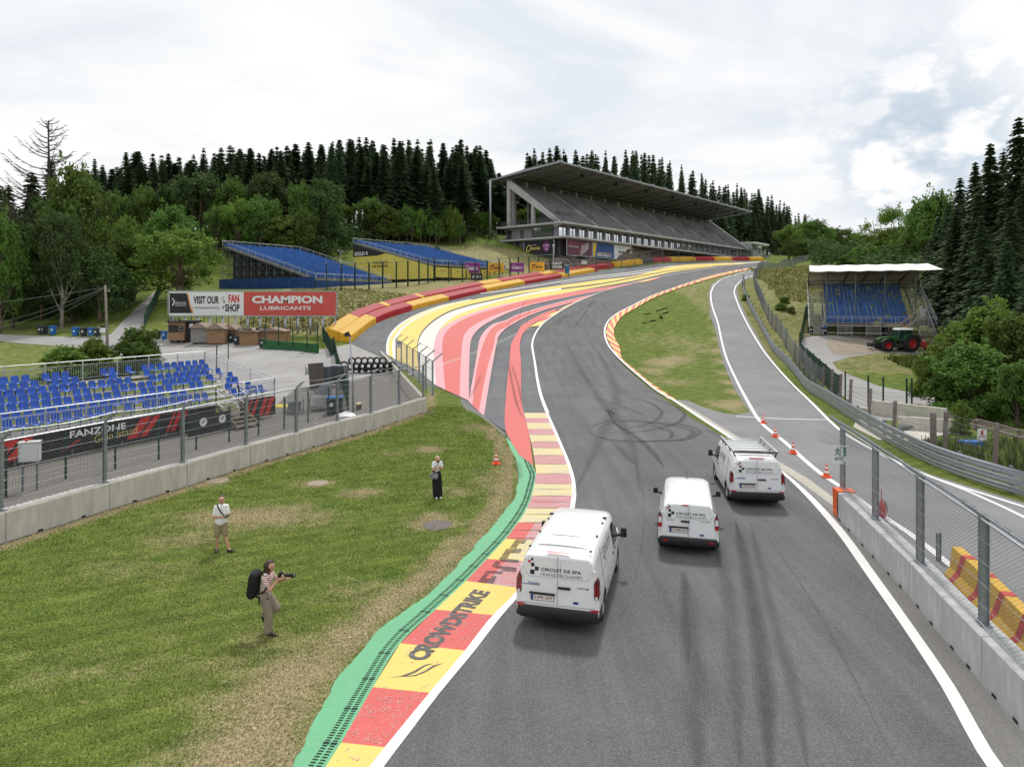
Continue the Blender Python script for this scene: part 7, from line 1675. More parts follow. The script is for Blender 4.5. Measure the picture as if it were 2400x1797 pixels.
for k in range(n+1):
 p=A0+dv*(L_*k/n)
 for off_ in(Vector((0,0,0)),sd_*1.5):mb.bar(p+off_,p+off_-Vector((0,0,1.35)),.16);
 mb.bar(p,p+sd_*1.5,.08)
 if k<n:q=A0+dv*(L_*(k+1)/n);mb.bar(p,q-Vector((0,0,1.15)),.07);mb.bar(p,q+sd_*1.5,.05)
partw('frame',mb,['rust'],tr_)
dd=34.5;r=thing('fire_sign','white FIRE sign with a red extinguisher symbol on the wire fence','sign',tuple(W(2290,1035,dd)));a,b=W(2291,1032,dd)-r.location,W(2312,1005,dd)-r.location;w,h=b.x-a.x,b.z-a.z
mb=MB();mb.box(((a.x+b.x)/2,0,(a.z+b.z)/2),(w,.02,h));part('panel',mb,['bwhite'],r);mb=MB();mb.box((a.x+w*.5,-.015,a.z+h*.66),(w*.26,.01,h*.34));mb.box((a.x+w*.52,-.015,a.z+h*.87),(w*.12,.01,h*.08));mb.box((a.x+w*.68,-.015,a.z+h*.90),(w*.2,.01,h*.03));mb.add([(a.x+w*.62,-.015,a.z+h*.2),(a.x+w*.68,-.015,a.z+h*.22),(a.x+w*.84,-.015,a.z+h*.1),(a.x+w*.86,-.015,a.z+h*.16),(a.x+w*.88,-.015,a.z+h*.03),(a.x+w*.72,-.015,a.z+h*.04),(a.x+w*.8,-.015,a.z+h*.07)],[tuple(range(7))]);part('pictogram',mb,['xred'],r)
t=text_mb('FIRE',w*.7,h*.15,.02);t.v=[(p_+a.x+w*.15,-.018,q_+a.z+h*.28)for p_,q_,c_ in t.v];part('lettering',t,['xred'],r)
wm=MB();p,q=Vector((W(2205,1000,33).x,33.6,0)),Vector((W(2480,1000,28).x,28.5,0));chain(wm,tuple(p),tuple(q),0,2.0,0,2.0,.12,.005);chain(wm,tuple(p),tuple(p+Vector((-3.5,4.5,0))),0,2.0,0,1.6,.14,.005)
r=thing('wire_fence','sagging chain link fence carrying the FIRE sign behind the guard rail','fence',tuple(p));partw('wire_mesh',wm,['wire'],r)
mb=MB();mb.bar(p,p+Vector((0,0,2.3)),.22,.18);partw('post',mb,[M['postbrown']],r)
c=G(2275,1065);r=thing('blue_crate','blue plastic box in the weeds behind the guard rail','box',tuple(c));mb=MB();mb.box((0,0,.45),(.9,.6,.5));part('box',mb,['binblue'],r)
tufts('tall_dry_grass',6500,(34,75,68,190),.25,.75,['straw','weed'],1,lambda x,y:not(x>39 and y<96 and x<62)and x>39+max(0,(y-95))*.28 and not(38<x<48 and y<80)and not(39.5<x<57 and 85<y<109))
tufts('weeds',1600,(36,62,64,79.5),.3,.9,['weed','weedg'],2,lambda x,y:y>70 and x>43 and x<52+(y-70)*.2 and y<78.8)
tufts('weeds',2600,(20,34,24,36),.3,1.0,['weedg','weed'],3,lambda x,y:x*.78>17.5+(33-y)*.35 and x>21+(36-y)*.15)
tufts('bank_grass',5000,(-45,6,99,168),.1,.35,['straw','weed'],4,lambda x,y:x<np.interp(y,TPF[:,1],TPF[:,0])-5.5 and y>100 and y<132 and x>-42)
tufts('gravel_weeds',260,(-18,-6,21,50),.08,.35,['weedg','weed'],6,lambda x,y:-17.3+(y-22)*.42-2.3<x<-17.3+(y-22)*.42-.9)
mb=MB();random.seed(2)
for px,py,l_,a_ in((1545,727,7,.4),(1515,736,2.5,0),(1558,734,3,.5),(1549,742,2.6,1.3),(1521,754,5,.4)):
 c=drape([(px,py)])[0]
 for k in range(14):f_=random.uniform(-.5,.5);x_,y_=c[0]+math.cos(a_)*l_*f_*.5,c[1]+math.sin(a_)*l_*f_*.9;s=random.uniform(.08,.24);mb.add([(x_-s,y_-s*1.5,h1(x_,y_)+.07),(x_+s,y_-s*1.3,h1(x_,y_)+.07),(x_+s*.8,y_+s*1.6,h1(x_,y_)+.07),(x_-s*.9,y_+s*1.4,h1(x_,y_)+.07)],[(0,1,2,3)])
struct('turf_divots',mb,[mat('divot',(.035,.045,.02),.95)])
rg=np.random.default_rng(31);N_b=330000;bx=rg.uniform(-18,4,N_b);by=9.5+41*rg.uniform(0,1,N_b)**1.4
def poly_in(poly,x,y):
 ins=np.zeros(len(x),bool);j=len(poly)-1
 for i in range(len(poly)):
  c_=((poly[i][1]>y)!=(poly[j][1]>y))&(x<(poly[j][0]-poly[i][0])*(y-poly[i][1])/(poly[j][1]-poly[i][1]+1e-12)+poly[i][0]);ins^=c_;j=i
 return ins
lp=[(g_[0],g_[1])for g_ in gl[::4]if g_[1]<60];wl_=[(w_[0]+.12,w_[1])for w_ in wjw]
k_=poly_in(lp+[tuple(G(*q)[:2])for q in((1184,1022),(1160,1002),(1118,973),(1092,963),(1078,944),(1036,914),(1005,905),(1004,950))]+wl_[::-1]+[(-18.5,9)],bx,by);bx,by=bx[k_],by[k_]
ix=np.clip(np.searchsorted(gx,bx),0,nx-1);iy=np.clip(np.searchsorted(gy,by),0,ny-1);dv_=dry[iy,ix]+rg.normal(size=len(bx))*.14
sz_=rg.uniform(.013,.034,len(bx))*(1+by/45);a_=rg.uniform(0,6.283,len(bx));w_=.0045*(1+by/9);lean=rg.uniform(.2,1.1,len(bx))*sz_;b2=rg.uniform(0,6.283,len(bx))
p0=np.stack([bx-np.cos(a_)*w_,by-np.sin(a_)*w_,0*bx],1);p1=np.stack([bx+np.cos(a_)*w_,by+np.sin(a_)*w_,0*bx],1);p2=np.stack([bx+np.cos(b2)*lean,by+np.sin(b2)*lean,sz_],1)
vv_=np.stack([p0,p1,p2],1).reshape(-1,3);nb=len(bx);me=bpy.data.meshes.new('lawn_grass');me.vertices.add(nb*3);me.vertices.foreach_set('co',vv_.ravel().astype(np.float32));me.loops.add(nb*3);me.loops.foreach_set('vertex_index',np.arange(nb*3,dtype=np.int32));me.polygons.add(nb);me.polygons.foreach_set('loop_start',np.arange(nb,dtype=np.int32)*3);me.polygons.foreach_set('loop_total',np.full(nb,3,np.int32))
for m_ in(mat('blade_green',(.175,.262,.048),.8,var=.35,scale=.8,spec=.15),mat('blade_light',(.31,.385,.09),.8,var=.3,scale=.8,spec=.15),mat('blade_dry',(.52,.43,.26),.9,var=.3,scale=3,spec=.1)):me.materials.append(m_)
me.polygons.foreach_set('material_index',np.where(dv_>.52,2,np.where(rg.uniform(size=nb)<.42,1,0)).astype(np.int32));me.update();me.validate()
tag(link('lawn_grass',me),kind='stuff')
# === TYRE MARKS AND LETTERING ON THE GROUND
def smear_mat(name,dark,amt,scale=1.6):
 g=NT(name);n=g.noise(scale,6,.75);n2=g.noise(18,3,.7)
 a=g.math('MULTIPLY',g.ramp(n,(.25,.45),(.72,1.0)),g.ramp(n2,(.25,.55),(.75,1.0)))
 g.l(g.math('MULTIPLY',a,amt),g.p.inputs['Alpha']);return g.done(dark,.7,.3)
M['skid']=smear_mat('tyre_mark',(.034,.033,.033),.20);M['skidf']=smear_mat('faint_tyre_mark',(.038,.037,.037),.11)
ZA=lambda*p:[(1380+x*.1812,780+y*.1812)for x,y in p]
sk=MB();kk=[6.6]
def mark(px,w,mi=0,smooth=True):
 kk[0]+=.05;wd=resample(drape(catmull(px,120)),200);n=200
 prof=np.minimum(1,np.sin(np.linspace(.02,3.12,n))*1.5)
 for q in(1.35,.95,.55):kk[0]+=.04;ribbon(sk,offs(wd,-w*q/2*prof),offs(wd,w*q/2*prof),kk[0],n=200,m=1,mi=mi,world_in=True)
for p,w,mi in[(ZA((0,1260),(100,1190),(300,1145),(700,1150),(1000,1190),(1250,1240),(1350,1290),(1300,1350),(1180,1388),(900,1402),(600,1400),(250,1380),(60,1320),(0,1262)),.34,0),(ZA((85,1290),(150,1230),(400,1162),(900,1168),(1300,1220),(1440,1290),(1350,1355),(1000,1393),(600,1412),(200,1370),(88,1295)),.22,0),(ZA((0,830),(150,870),(400,950),(700,1060),(900,1120)),.18,0),(ZA((400,815),(700,880),(880,965),(948,1040),(900,1110),(700,1200),(300,1270)),.26,0),(ZA((650,800),(1000,910),(1180,990),(1240,1060),(1200,1130),(1000,1215),(700,1275),(150,1305)),.30,0),(ZA((250,1120),(500,1280),(700,1420),(900,1640),(980,1760)),.30,0),(ZA((760,1165),(930,1240),(1075,1310),(1070,1350),(950,1385)),.26,0),(ZA((0,670),(300,730),(560,790)),.14,1),(ZA((40,740),(300,790)),.12,1),(ZA((1000,1170),(1300,1205),(1500,1260),(1700,1340)),.30,1),(ZA((300,1400),(450,1550),(600,1720)),.34,1),(ZA((150,180),(280,320),(360,480)),.14,1),(ZA((130,970),(400,1070),(750,1170)),.14,1),([(1723,1218),(1752,1344),(1777,1488),(1799,1705),(1806,1900)],.34,0),([(1668,1240),(1690,1310),(1716,1500),(1735,1800)],.34,1),([(1606,1340),(1620,1480),(1632,1700),(1636,1850)],.4,1),([(1760,1230),(1800,1400),(1860,1620),(1900,1850)],.25,1),([(1600,1337),(1609,1480),(1612,1560)],.2,1),(ZB((850,1440),(1000,1260),(1300,1110),(1480,1000),(1600,890)),.22,0),(ZB((1130,1475),(1300,1290),(1450,1090),(1560,930)),.22,0),(ZB((1250,1300),(1500,1150),(1800,960),(2150,800)),.3,1),(ZB((700,1475),(900,1300),(1200,1140),(1480,1060)),.2,1),(ZB((1500,1200),(1900,980),(2200,850)),.3,1),(ZB((250,1360),(290,1150),(380,950),(460,880)),.22,1),(ZB((400,1420),(420,1200),(520,960)),.18,1),(ZB((60,1420),(110,1300),(260,1180)),.18,1),([(1190,850),(1200,900),(1212,950),(1226,985)],.20,0),([(1196,850),(1216,912),(1224,960)],.16,0),([(1211,1080),(1216,1100),(1219,1125)],.3,1),([(1130,880),(1112,915),(1098,940)],.3,1),([(1340,1168),(1420,1000),(1445,930),(1420,860),(1380,800)],.7,1),([(1500,1160),(1480,1040),(1400,930),(1350,850),(1320,790)],.6,1)]:mark(p,w,mi)
for p,w in(([(2100,1797),(1985,1560),(1870,1360),(1790,1250)],.05),([(1300,1797),(1440,1500),(1500,1300),(1510,1180),(1460,1020),(1400,930),(1350,840)],.04),([(1500,1012),(1560,1010),(1640,1014)],.05),([(1340,1105),(1500,1098),(1700,1092)],.03),([(1740,800),(1700,802)],.06),([(1722,845),(1805,852)],.10)):mark(p,w,1)
struct('tyre_marks',sk,['skid','skidf'])
A_,B_=G(996,1552),G(1151,1388);ex=(B_-A_);Lx=ex.length;ex.normalize();ey=Vector((-ex.y,ex.x,0))
M['kink']=paint_mat('kerb_letter_paint',(.035,.035,.038),.18,grey=(.20,.20,.20))
def ground_text(s,A,ex,ey,w,h,m,bold,z=.0215,root=kerb,name='lettering'):
 t=text_mb(s,w,h,bold);t.v=[tuple(Vector(A)+ex*a+ey*b+Vector((0,0,z)))for a,b,c_ in t.v];return part(name,t,[m],root)
ground_text('CROWDSTRIKE',A_,ex,ey,Lx,.50,M['kink'],.055)
Z7=lambda*p:[G(650+x*.3606,1200+y*.3606)for x,y in p]
def gpoly(pts,m,z=.0215,name='painted_mark'):
 mb=MB();mb.add([(p.x,p.y,z)for p in pts],[tuple(range(len(pts)))]);me=part(name,mb,[m],kerb)
 return me
gpoly(Z7((722,1078),(800,1070),(880,1040),(960,995),(1020,985),(960,1005),(900,1045),(830,1072)),M['kink']);gpoly(Z7((820,1075),(900,1060),(960,1035),(1010,1000),(1078,985),(1020,1010),(960,1045),(900,1068)),M['kink'])
ZE=lambda*p:[G(1000+x*.163,1180+y*.163)for x,y in p]
for q,pts in enumerate((((735,1135),(865,970),(1100,980),(1085,1020),(900,1012),(850,1080),(920,1085),(945,1045),(1010,1050),(960,1160)),((935,905),(1000,830),(1060,840),(1035,900),(1290,925),(1290,990),(1080,975),(1095,950),(990,930)),((1040,805),(1150,655),(1370,655),(1345,720),(1200,720),(1160,800),(1330,815),(1320,860),(1060,840)),((1190,650),(1285,520),(1440,530),(1400,585),(1330,580),(1290,650)))):
 mb=MB();P_s=ZE(*pts);w_=[(p.x,p.y)for p in P_s]
 fill(mb,w_,5.4+q*.1,.5,px=False);part('worn_letter',mb,[smear_mat('worn_letter_%d'%q,(.04,.04,.042),.85,3)],kerb)
random.seed(8);sc=MB()
def scribble(cx,cy_,a,size,n):
 x,y=cx,cy_
 for k in range(n):
  pts=[];px_,py_=x,y
  for j in range(5):pts.append((px_,py_));px_+=random.uniform(-.4,.8)*size*.5;py_+=random.uniform(-.9,.9)*size*.5
  for(x0,y0),(x1,y1)in zip(pts,pts[1:]):
   ca,sa=math.cos(a),math.sin(a);f=lambda u,v:(cx+(u-cx)*ca-(v-cy_)*sa,cy_+(u-cx)*sa+(v-cy_)*ca)
   p,q=Vector((*f(x0,y0),.0225)),Vector((*f(x1,y1),.0225));d_=(q-p);
   if d_.length<1e-4:continue
   nn_=Vector((-d_.y,d_.x,0)).normalized()*.0045;sc.add([p-nn_,q-nn_,q+nn_,p+nn_],[(0,1,2,3)])
  x+=size*.75;
for(ya,yb,dens)in((1741,1611,60),(1508,1429,46),(1362,1310,20),(1611,1508,7),(1800,1745,5)):
 for _ in range(dens):
  py=random.uniform(ya,yb);f=random.uniform(.06,.92);px=at_y(KLx,py)*(1-f)+at_y(KRx,py)*f;c=G(px,py);scribble(c.x,c.y,random.uniform(-.3,1.4),random.uniform(.025,.055),random.randint(2,6))
part('pen_scribble',sc,[mat('pen_white',(.74,.50,.48),.8)],kerb)
# === CONES
def cone_parts():
 b=MB();b.box((0,0,.02),(.38,.38,.04));b.lathe([(.17,.04),(.14,.07),(.125,.12)],n=20);b2=MB()
 def rr(z):return.135-.105*(z-.07)/.5
 o,w=MB(),MB()
 for z0,z1,m in((.07,.20,o),(.20,.30,w),(.30,.39,o),(.39,.47,w),(.47,.56,o)):m.lathe([(rr(z0),z0),(rr(z1),z1)],n=20)
 o.lathe([(rr(.56),.56),(.012,.575),(0,.575)],n=20)
 return b,o,w
M['orange']=mat('cone_orange',(.78,.085,.02),.45);M['refl']=mat('cone_white',(.78,.78,.78),.4)
cb,co,cw=cone_parts();cbm,com,cwm=cb.mesh('base',[M['orange']],True,40),co.mesh('cone_body',[M['orange']],True),cw.mesh('white_band',[M['refl']],True)
for px,py,lab in((1163,1088,'orange and white cone standing alone on the lawn'),(1789,992,'orange and white cone farthest from the camera on the pit exit line'),(1817,1024,'second cone of the row on the pit exit line'),(1859,1063,'third cone of the row on the pit exit line'),(1937,1119,'cone nearest the camera on the pit exit line, just before the EXIT sign')):
 c=G(px,py);r=thing('traffic_cone',lab,'cone',(c.x,c.y,.02),random.uniform(-.3,.3))
 for n_,me in(('base',cbm),('cone_body',com),('white_band',cwm)):link(n_,me,r)
# === VANS
M['vwhite']=mat('van_white',(.79,.80,.82),.22,var=.025,scale=1.2,spec=.5,coat=.5);M['vglass']=mat('van_glass',(.012,.014,.016),.06,spec=.8);M['vtrim']=mat('van_black_trim',(.022,.022,.024),.5);M['tail']=mat('tail_red',(.42,.008,.012),.15,coat=.6);M['taild']=mat('tail_dark',(.09,.004,.006),.12,coat=.6);M['seam']=mat('door_seam',(.10,.105,.11),.6);M['chrome']=mat('chrome',(.6,.6,.62),.15,metal=1);M['plate']=mat('plate_white',(.74,.74,.72),.5);M['pblue']=mat('plate_blue',(.01,.06,.30),.5);M['pred']=mat('plate_text',(.25,.012,.02),.5);M['lamp_clear']=mat('clear_lamp',(.75,.72,.72),.1);M['rim']=mat('wheel_rim',(.33,.34,.35),.35,metal=.7);M['copper']=mat('decal_copper',(.42,.16,.08),.5)
def make_van(label,x,y,head,plate,courier=False,rack=False):
 Lv,W_,H_,wb,ro=(4.34,.90,1.63,2.69,.80)if courier else(5.05,.985,1.86,3.10,.98)
 ky_,wt=Lv/5.05,W_*(.80 if courier else.84);kz=H_/1.97
 v=thing('van',label,'van',(x,y,.012),-R(head))
 sts=[(0,.36,1.83,1),(.08,.30,1.88,1),(.5,.24,1.93,1),(1.4,.22,1.96,1),(2.3,.22,1.97,1),(3.05,.22,1.97,1),(3.45,.22,1.955,1),(3.75,.22,1.90,.995),(4.1,.22,1.66,.985),(4.38,.22,1.36,.965),(4.55,.24,1.20,.95),(4.8,.26,1.11,.90),(4.96,.30,1.0,.85),(5.05,.36,.80,.76)]
 def slant(z,y0=0):return(.16 if courier else.11)*(max(0,z-.5)/1.4)**1.4*max(0,1-y0/1.2)
 def half(zb,zt,k):
  w,t=W_*k,wt*k;zt*=kz;zl=min(1.08*kz,zt-.05);zu=max(zl+.01,zt-.27*kz)
  if zt<1.5:t=w*.90
  return[(0,zb),(.75*w,zb),(w-.03,zb+.06),(w,.50),(w+.008,min(.85,zl-.02)),(w-.015,zl),(w-.06 if zt>1.5 else w-.03,zl+(.25*kz if zt>1.5 else.01)),(t+.035,zu)if zt>1.5 else(t+.03,zl+.02),(t,zt-.12*kz)if zt>1.5 else(t,zl+.03),(t-.06,zt-.045),(t-.17,zt-.008),(t*.5,zt+.006),(0,zt+.01)]
 mb=MB();n=13;Rn=2*n-2;V=[]
 for yy,zb,zt,k in sts:
  h=half(zb,zt,k);ring=h+[(-a,b)for a,b in h[-2:0:-1]]
  for a,b in ring:V.append((a,yy*ky_+slant(b,yy),b))
 f=[];mi=[]
 for i in range(len(sts)-1):
  for k in range(Rn):
   k2=(k+1)%Rn;f.append((i*Rn+k,(i+1)*Rn+k,(i+1)*Rn+k2,i*Rn+k2));kk_=k if k<n-1 else Rn-1-k
   y0_=sts[i][0];g_=(3.0<=y0_<4.05 and kk_ in(5,6))or(3.7<=y0_<4.4 and kk_>=9)
   mi.append(1 if g_ else 0)
 f.append(tuple(range(Rn)));mi.append(0);f.append(tuple((len(sts)-1)*Rn+k for k in range(Rn))[::-1]);mi.append(0)
 mb.v=V;mb.f=f;mb.mi=mi;bm_=mb.mesh('body',[M['vwhite'],M['vglass'],M['vtrim']])
 tmp=bpy.data.objects.new('tmp',bm_);COL.objects.link(tmp);wr=.315 if courier else.335;cuts=[]
 for wy in(ro,ro+wb):
  for s in(-1,1):
   c_=MB();c_.tube([(s*(W_-.30),wy,wr),(s*(W_+.2),wy,wr)],wr+.075,28);co_=bpy.data.objects.new('cut',c_.mesh('cut',[M['vtrim'],M['vtrim'],M['vtrim']]));COL.objects.link(co_);cuts.append(co_)
   co_.data.polygons.foreach_set('material_index',[2]*len(co_.data.polygons))
   b_=tmp.modifiers.new('b','BOOLEAN');b_.operation='DIFFERENCE';b_.object=co_;b_.solver='EXACT'
 dg=bpy.context.evaluated_depsgraph_get();me=bpy.data.meshes.new_from_object(tmp.evaluated_get(dg));me.name='body'
 for o in cuts+[tmp]:bpy.data.objects.remove(o)
 me.polygons.foreach_set('use_smooth',[True]*len(me.polygons));me.set_sharp_from_angle(angle=R(32));me.update()
 body=link('body',me,v)
 def rear(mb,eps=.004):
  mb.v=[(a,slant(b)-eps-c_,b)for a,b,c_ in mb.v];return mb
 hp=half(.22,1.96,1)
 def sx_at(z):return float(np.interp(z,[p[1]for p in hp[2:10]],[p[0]for p in hp[2:10]]))
 def side(mb,s,eps=.004):mb.v=[(s*(sx_at(b)+eps),a,b)for a,b,c_ in mb.v];return mb
 def rect(x0,x1,z0,z1,m,name='panel',par=v,eps=.004,bev=.0,smooth=False):
  mb=MB();r_=bev;pts=[(x0+r_,z0),(x1-r_,z0),(x1,z0+r_),(x1,z1-r_),(x1-r_,z1),(x0+r_,z1),(x0,z1-r_),(x0,z0+r_)]if r_ else[(x0,z0),(x1,z0),(x1,z1),(x0,z1)]
  mb.add([(a,b,0)for a,b in pts],[tuple(range(len(pts)))]);return part(name,rear(mb,eps),[m],par)
 def rtext(s,x0,x1,z0,z1,m,bold=.0,name='lettering',par=None,eps=.006):
  t=text_mb(s,x1-x0,z1-z0,bold);t.v=[(a+x0,b+z0,0)for a,b,c_ in t.v];return part(name,rear(t,eps),[m],par or v)
 q=W_/.985;zz=lambda z:z*kz
 for s in(-1,1):
  d_=MB();xin,xo=(.012,.80)if s>0 else(.008,.80)
  pr=[(xin,.66),(xo+.10,.66),(xo+.12,.95),(xo+.06,1.30),(wt/q-.035,1.74),(wt/q-.10,1.83),(xin,1.835)]
  n_=len(pr);vo=[(s*a*q,zz(b))for a,b in pr]
  inner=[(s*(a*q+(.03 if i in(0,6)else-.03)),zz(b)+(.03 if i<2 else-.03 if i>4 else 0))for i,(a,b)in enumerate(pr)]
  v0=[(a,slant(b)-.001,b)for a,b in vo];v1=[(a,slant(b)-.014,b)for a,b in inner]
  d_.add(v0+v1,[tuple(range(n_,2*n_))if s>0 else tuple(range(n_,2*n_))[::-1]]+[((i,(i+1)%n_,n_+(i+1)%n_,n_+i)if s>0 else(i,n_+i,n_+(i+1)%n_,(i+1)%n_))for i in range(n_)])
  door=part('rear_door',d_,['vwhite'],v)
  w_=MB();pr=[(xin+.05,1.32),(xo-.10,1.32),(xo-.02,1.42),(wt/q-.09,1.74),(wt/q-.14,1.79),(xin+.05,1.79)]
  vo=[(s*a*q,zz(b))for a,b in pr];cx_=sum(a for a,b in vo)/6;cz_=sum(b for a,b in vo)/6;inn=[(a+(cx_-a)*.07,b+(cz_-b)*.09)for a,b in vo];n_=6
  w_.add([(a,slant(b)-.0145,b)for a,b in vo]+[(a,slant(b)-.007,b)for a,b in inn],[((i,(i+1)%n_,n_+(i+1)%n_,n_+i)if s>0 else(i,n_+i,n_+(i+1)%n_,(i+1)%n_))for i in range(n_)])
  part('blank_window',w_,[M.setdefault('vcrease',mat('van_crease',(.50,.52,.55),.4))],door)  # recess rim greyer than the body, crease shading put into its colour
  for zh in((.95,1.55)if not courier else(.95,1.5)):
   hb=MB();hb.box((s*(W_-.055-.02*(zh>1.2)*3),slant(zz(zh))-.01,zz(zh)),(.05,.05,.075));part('hinge',hb,['vwhite'],door)
 rect(-.002,.005,zz(.64),zz(1.86),M['seam'],'door_seam',eps=.0155)
 bb_=MB();zt_=.58 if not courier else.54
 prof=[(-W_-.012,.50),(-W_-.012,.02),(-W_+.12,-.06),(W_-.12,-.06),(W_+.012,.02),(W_+.012,.50)]
 zs=[(.30,.03),(.36,.0),(zt_-.05,0),(zt_,.02)]
 V=[]
 for z,ins in zs:
  for a,b in prof:V.append((a*(1-ins*.6),b+ins,z))
 bb_.add(V,[(i*6+j,i*6+j+1,(i+1)*6+j+1,(i+1)*6+j)for i in range(3)for j in range(5)]);bb_.add([V[18+j]for j in range(6)]+[(W_-.1,.2,zt_),(-W_+.1,.2,zt_)],[tuple(range(6))+(6,7)]);part('bumper',bb_,['vtrim'],v,True,35)
 ub=MB();ub.box((0,Lv*.5,.27),(W_*1.7,Lv*.9,.12));ub.box((0,.5,.33),(W_*1.2,.7,.2));part('underbody',ub,['black'],v)
 for s in(-1,1):
  rb_=MB();rb_.box((s*(W_-(.10 if not courier else.22)),-.062 if courier else-.02,zt_+(.02 if not courier else-.10)),(.19 if not courier else.13,.03,.045 if not courier else.05),rot=Matrix.Rotation(s*.25 if not courier else 0,3,'Z'));part('reflector',rb_,['tail'],v)
 for s in(-1,1):
  tl=MB();zb_,zt2=(zz(.90),zz(1.40))if not courier else(zz(.98),zz(1.52));xo_=W_+.012
  pts=[(xo_-.13,zb_+.05),(xo_-.09,zb_),(xo_-.015,zb_+.03),(xo_,zb_+.1),(xo_-.01,zt2-.14),(xo_-.06,zt2),(xo_-.10,zt2-.03),(xo_-.13,zt2-.12)]
  tl.prism(pts,lambda a,b:(s*a,slant(b)-.028,b),lambda a,b:(s*a,slant(b)+.16,b));tlo=part('tail_light',tl,['taild' if not courier else 'vtrim'],v)
  if s<0:tlo.data.flip_normals()
  for dx_ in(-.10,-.04):
   st_=MB();st_.prism([(xo_+dx_-.012,zb_+.10),(xo_+dx_+.012,zb_+.10),(xo_+dx_+.006,zt2-.12),(xo_+dx_-.012,zt2-.15)],lambda a,b:(s*a,slant(b)-.036,b),lambda a,b:(s*a,slant(b)-.02,b));part('light_strip',st_,['tail'],tlo)
  if courier:
   for a,b,m_ in((zb_+.01,zb_+.14,'tail'),(zb_+.15,zb_+.32,'lamp_clear'),(zb_+.33,zt2-.08,'tail')):st_=MB();st_.prism([(xo_-.12,a),(xo_-.02,a),(xo_-.03,b),(xo_-.11,b)],lambda p_,b_:(s*p_,slant(b_)-.04,b_),lambda p_,b_:(s*p_,slant(b_)-.02,b_));part('light_segment',st_,[m_],tlo)
  else:st_=MB();st_.box((s*(xo_-.07),slant(zb_)-.036,zb_+.06),(.06,.01,.05));part('reverse_lamp',st_,['lamp_clear'],tlo)
 for a,b,s_,m_ in((-.62,1.735,.058,'ink'),(-.685,1.68,.058,'inkred'),(-.605,1.605,.082,'ink'),(-.505,1.52,.09,'ink'),(-.612,1.43,.105,'ink')):rect((a-s_/2)*q,(a+s_/2)*q,zz(b)-s_/2,zz(b)+s_/2,m_,'logo_square',eps=.0165)
 rtext('CIRCUIT DE SPA',-.40*q,.56*q,zz(1.475),zz(1.555),'ink',.018,eps=.0165);rtext('FRANCORCHAMPS',-.40*q,.59*q,zz(1.355),zz(1.435),M.setdefault('inkg',mat('print_grey',(.10,.105,.11),.6)),-.012,eps=.0165)
 if not courier:
  rtext('TRANSIT',-.72*q,-.42*q,1.075,1.12,'pblue',.01,eps=.0165);rect(-.83,-.42,1.058,1.072,'pblue','badge_line',eps=.0165);rtext('CUSTOM',.46,.74,1.06,1.10,'ink',.01,eps=.0165)
  hx,hz=(.02,.31),1.05
 else:rtext('TRANSIT',-.66,-.40,1.03,1.06,'ink',.0,eps=.0165);rtext('COURIER',.36,.66,1.03,1.06,'ink',.0,eps=.0165);hx,hz=(-.22,.04),1.03
 hb=MB();hb.box(((hx[0]+hx[1])/2,slant(hz)-.035,hz),(hx[1]-hx[0],.035,.05));part('door_handle',hb,['vtrim'],v)
 px0,px1=(-.63,-.09)if not courier else(-.55,-.03);pz=.73 if not courier else.70
 pb=MB();pb.box(((px0+px1)/2,slant(pz)-.024,pz+.055),(px1-px0,.012,.125));pl_=part('number_plate',pb,['plate'],v)
 fr_=MB();fr_.box(((px0+px1)/2,slant(pz)-.020,pz+.055),(px1-px0+.02,.012,.145));part('plate_frame',fr_,['ink'],pl_)
 eb=MB();eb.box((px0+.028,slant(pz)-.0315,pz+.055),(.052,.004,.12));part('plate_band',eb,['pblue'],pl_)
 t=text_mb(plate,px1-px0-.09,.082,.012);t.v=[(a+px0+.07,slant(pz)-.0335,b+pz+.012)for a,b,c_ in t.v];part('lettering',t,['pred'],pl_)
 lb=MB();lb.box(((px0+px1)/2,slant(pz)-.03,pz+.155),(px1-px0+.08,.05,.03));part('plate_lamp',lb,['vtrim'],v)
 em=MB();em.add([(.44*q+.075*math.cos(a),zz(.78)+.033*math.sin(a),0)for a in np.linspace(0,6.283,19)[:-1]],[tuple(range(18))]);e_=part('badge',rear(em,.0165),['chrome'],v);em=MB();em.add([(.44*q+.064*math.cos(a),zz(.78)+.026*math.sin(a),0)for a in np.linspace(0,6.283,19)[:-1]],[tuple(range(18))]);part('badge_face',rear(em,.0175),['pblue'],e_)
 for s in(-1,1):
  for yy in(1.75,3.02,4.12):
   sm=MB();sm.add([(yy*ky_+a,b,0)for b in np.linspace(.36,zz(1.70)if yy<4 else 1.0,12)for a in(0,.012)],[(2*i,2*i+1,2*i+3,2*i+2)for i in range(11)]);part('door_seam',side(sm,s,.002),['seam'],v)
  sr_=MB();sr_.add([(a,b,0)for a in np.linspace(.15*ky_,2.95*ky_,12)for b in(zz(1.20),zz(1.235))],[(2*i,2*i+1,2*i+3,2*i+2)for i in range(11)]);part('slide_rail',side(sr_,s,.003),[M['vcrease']],v)
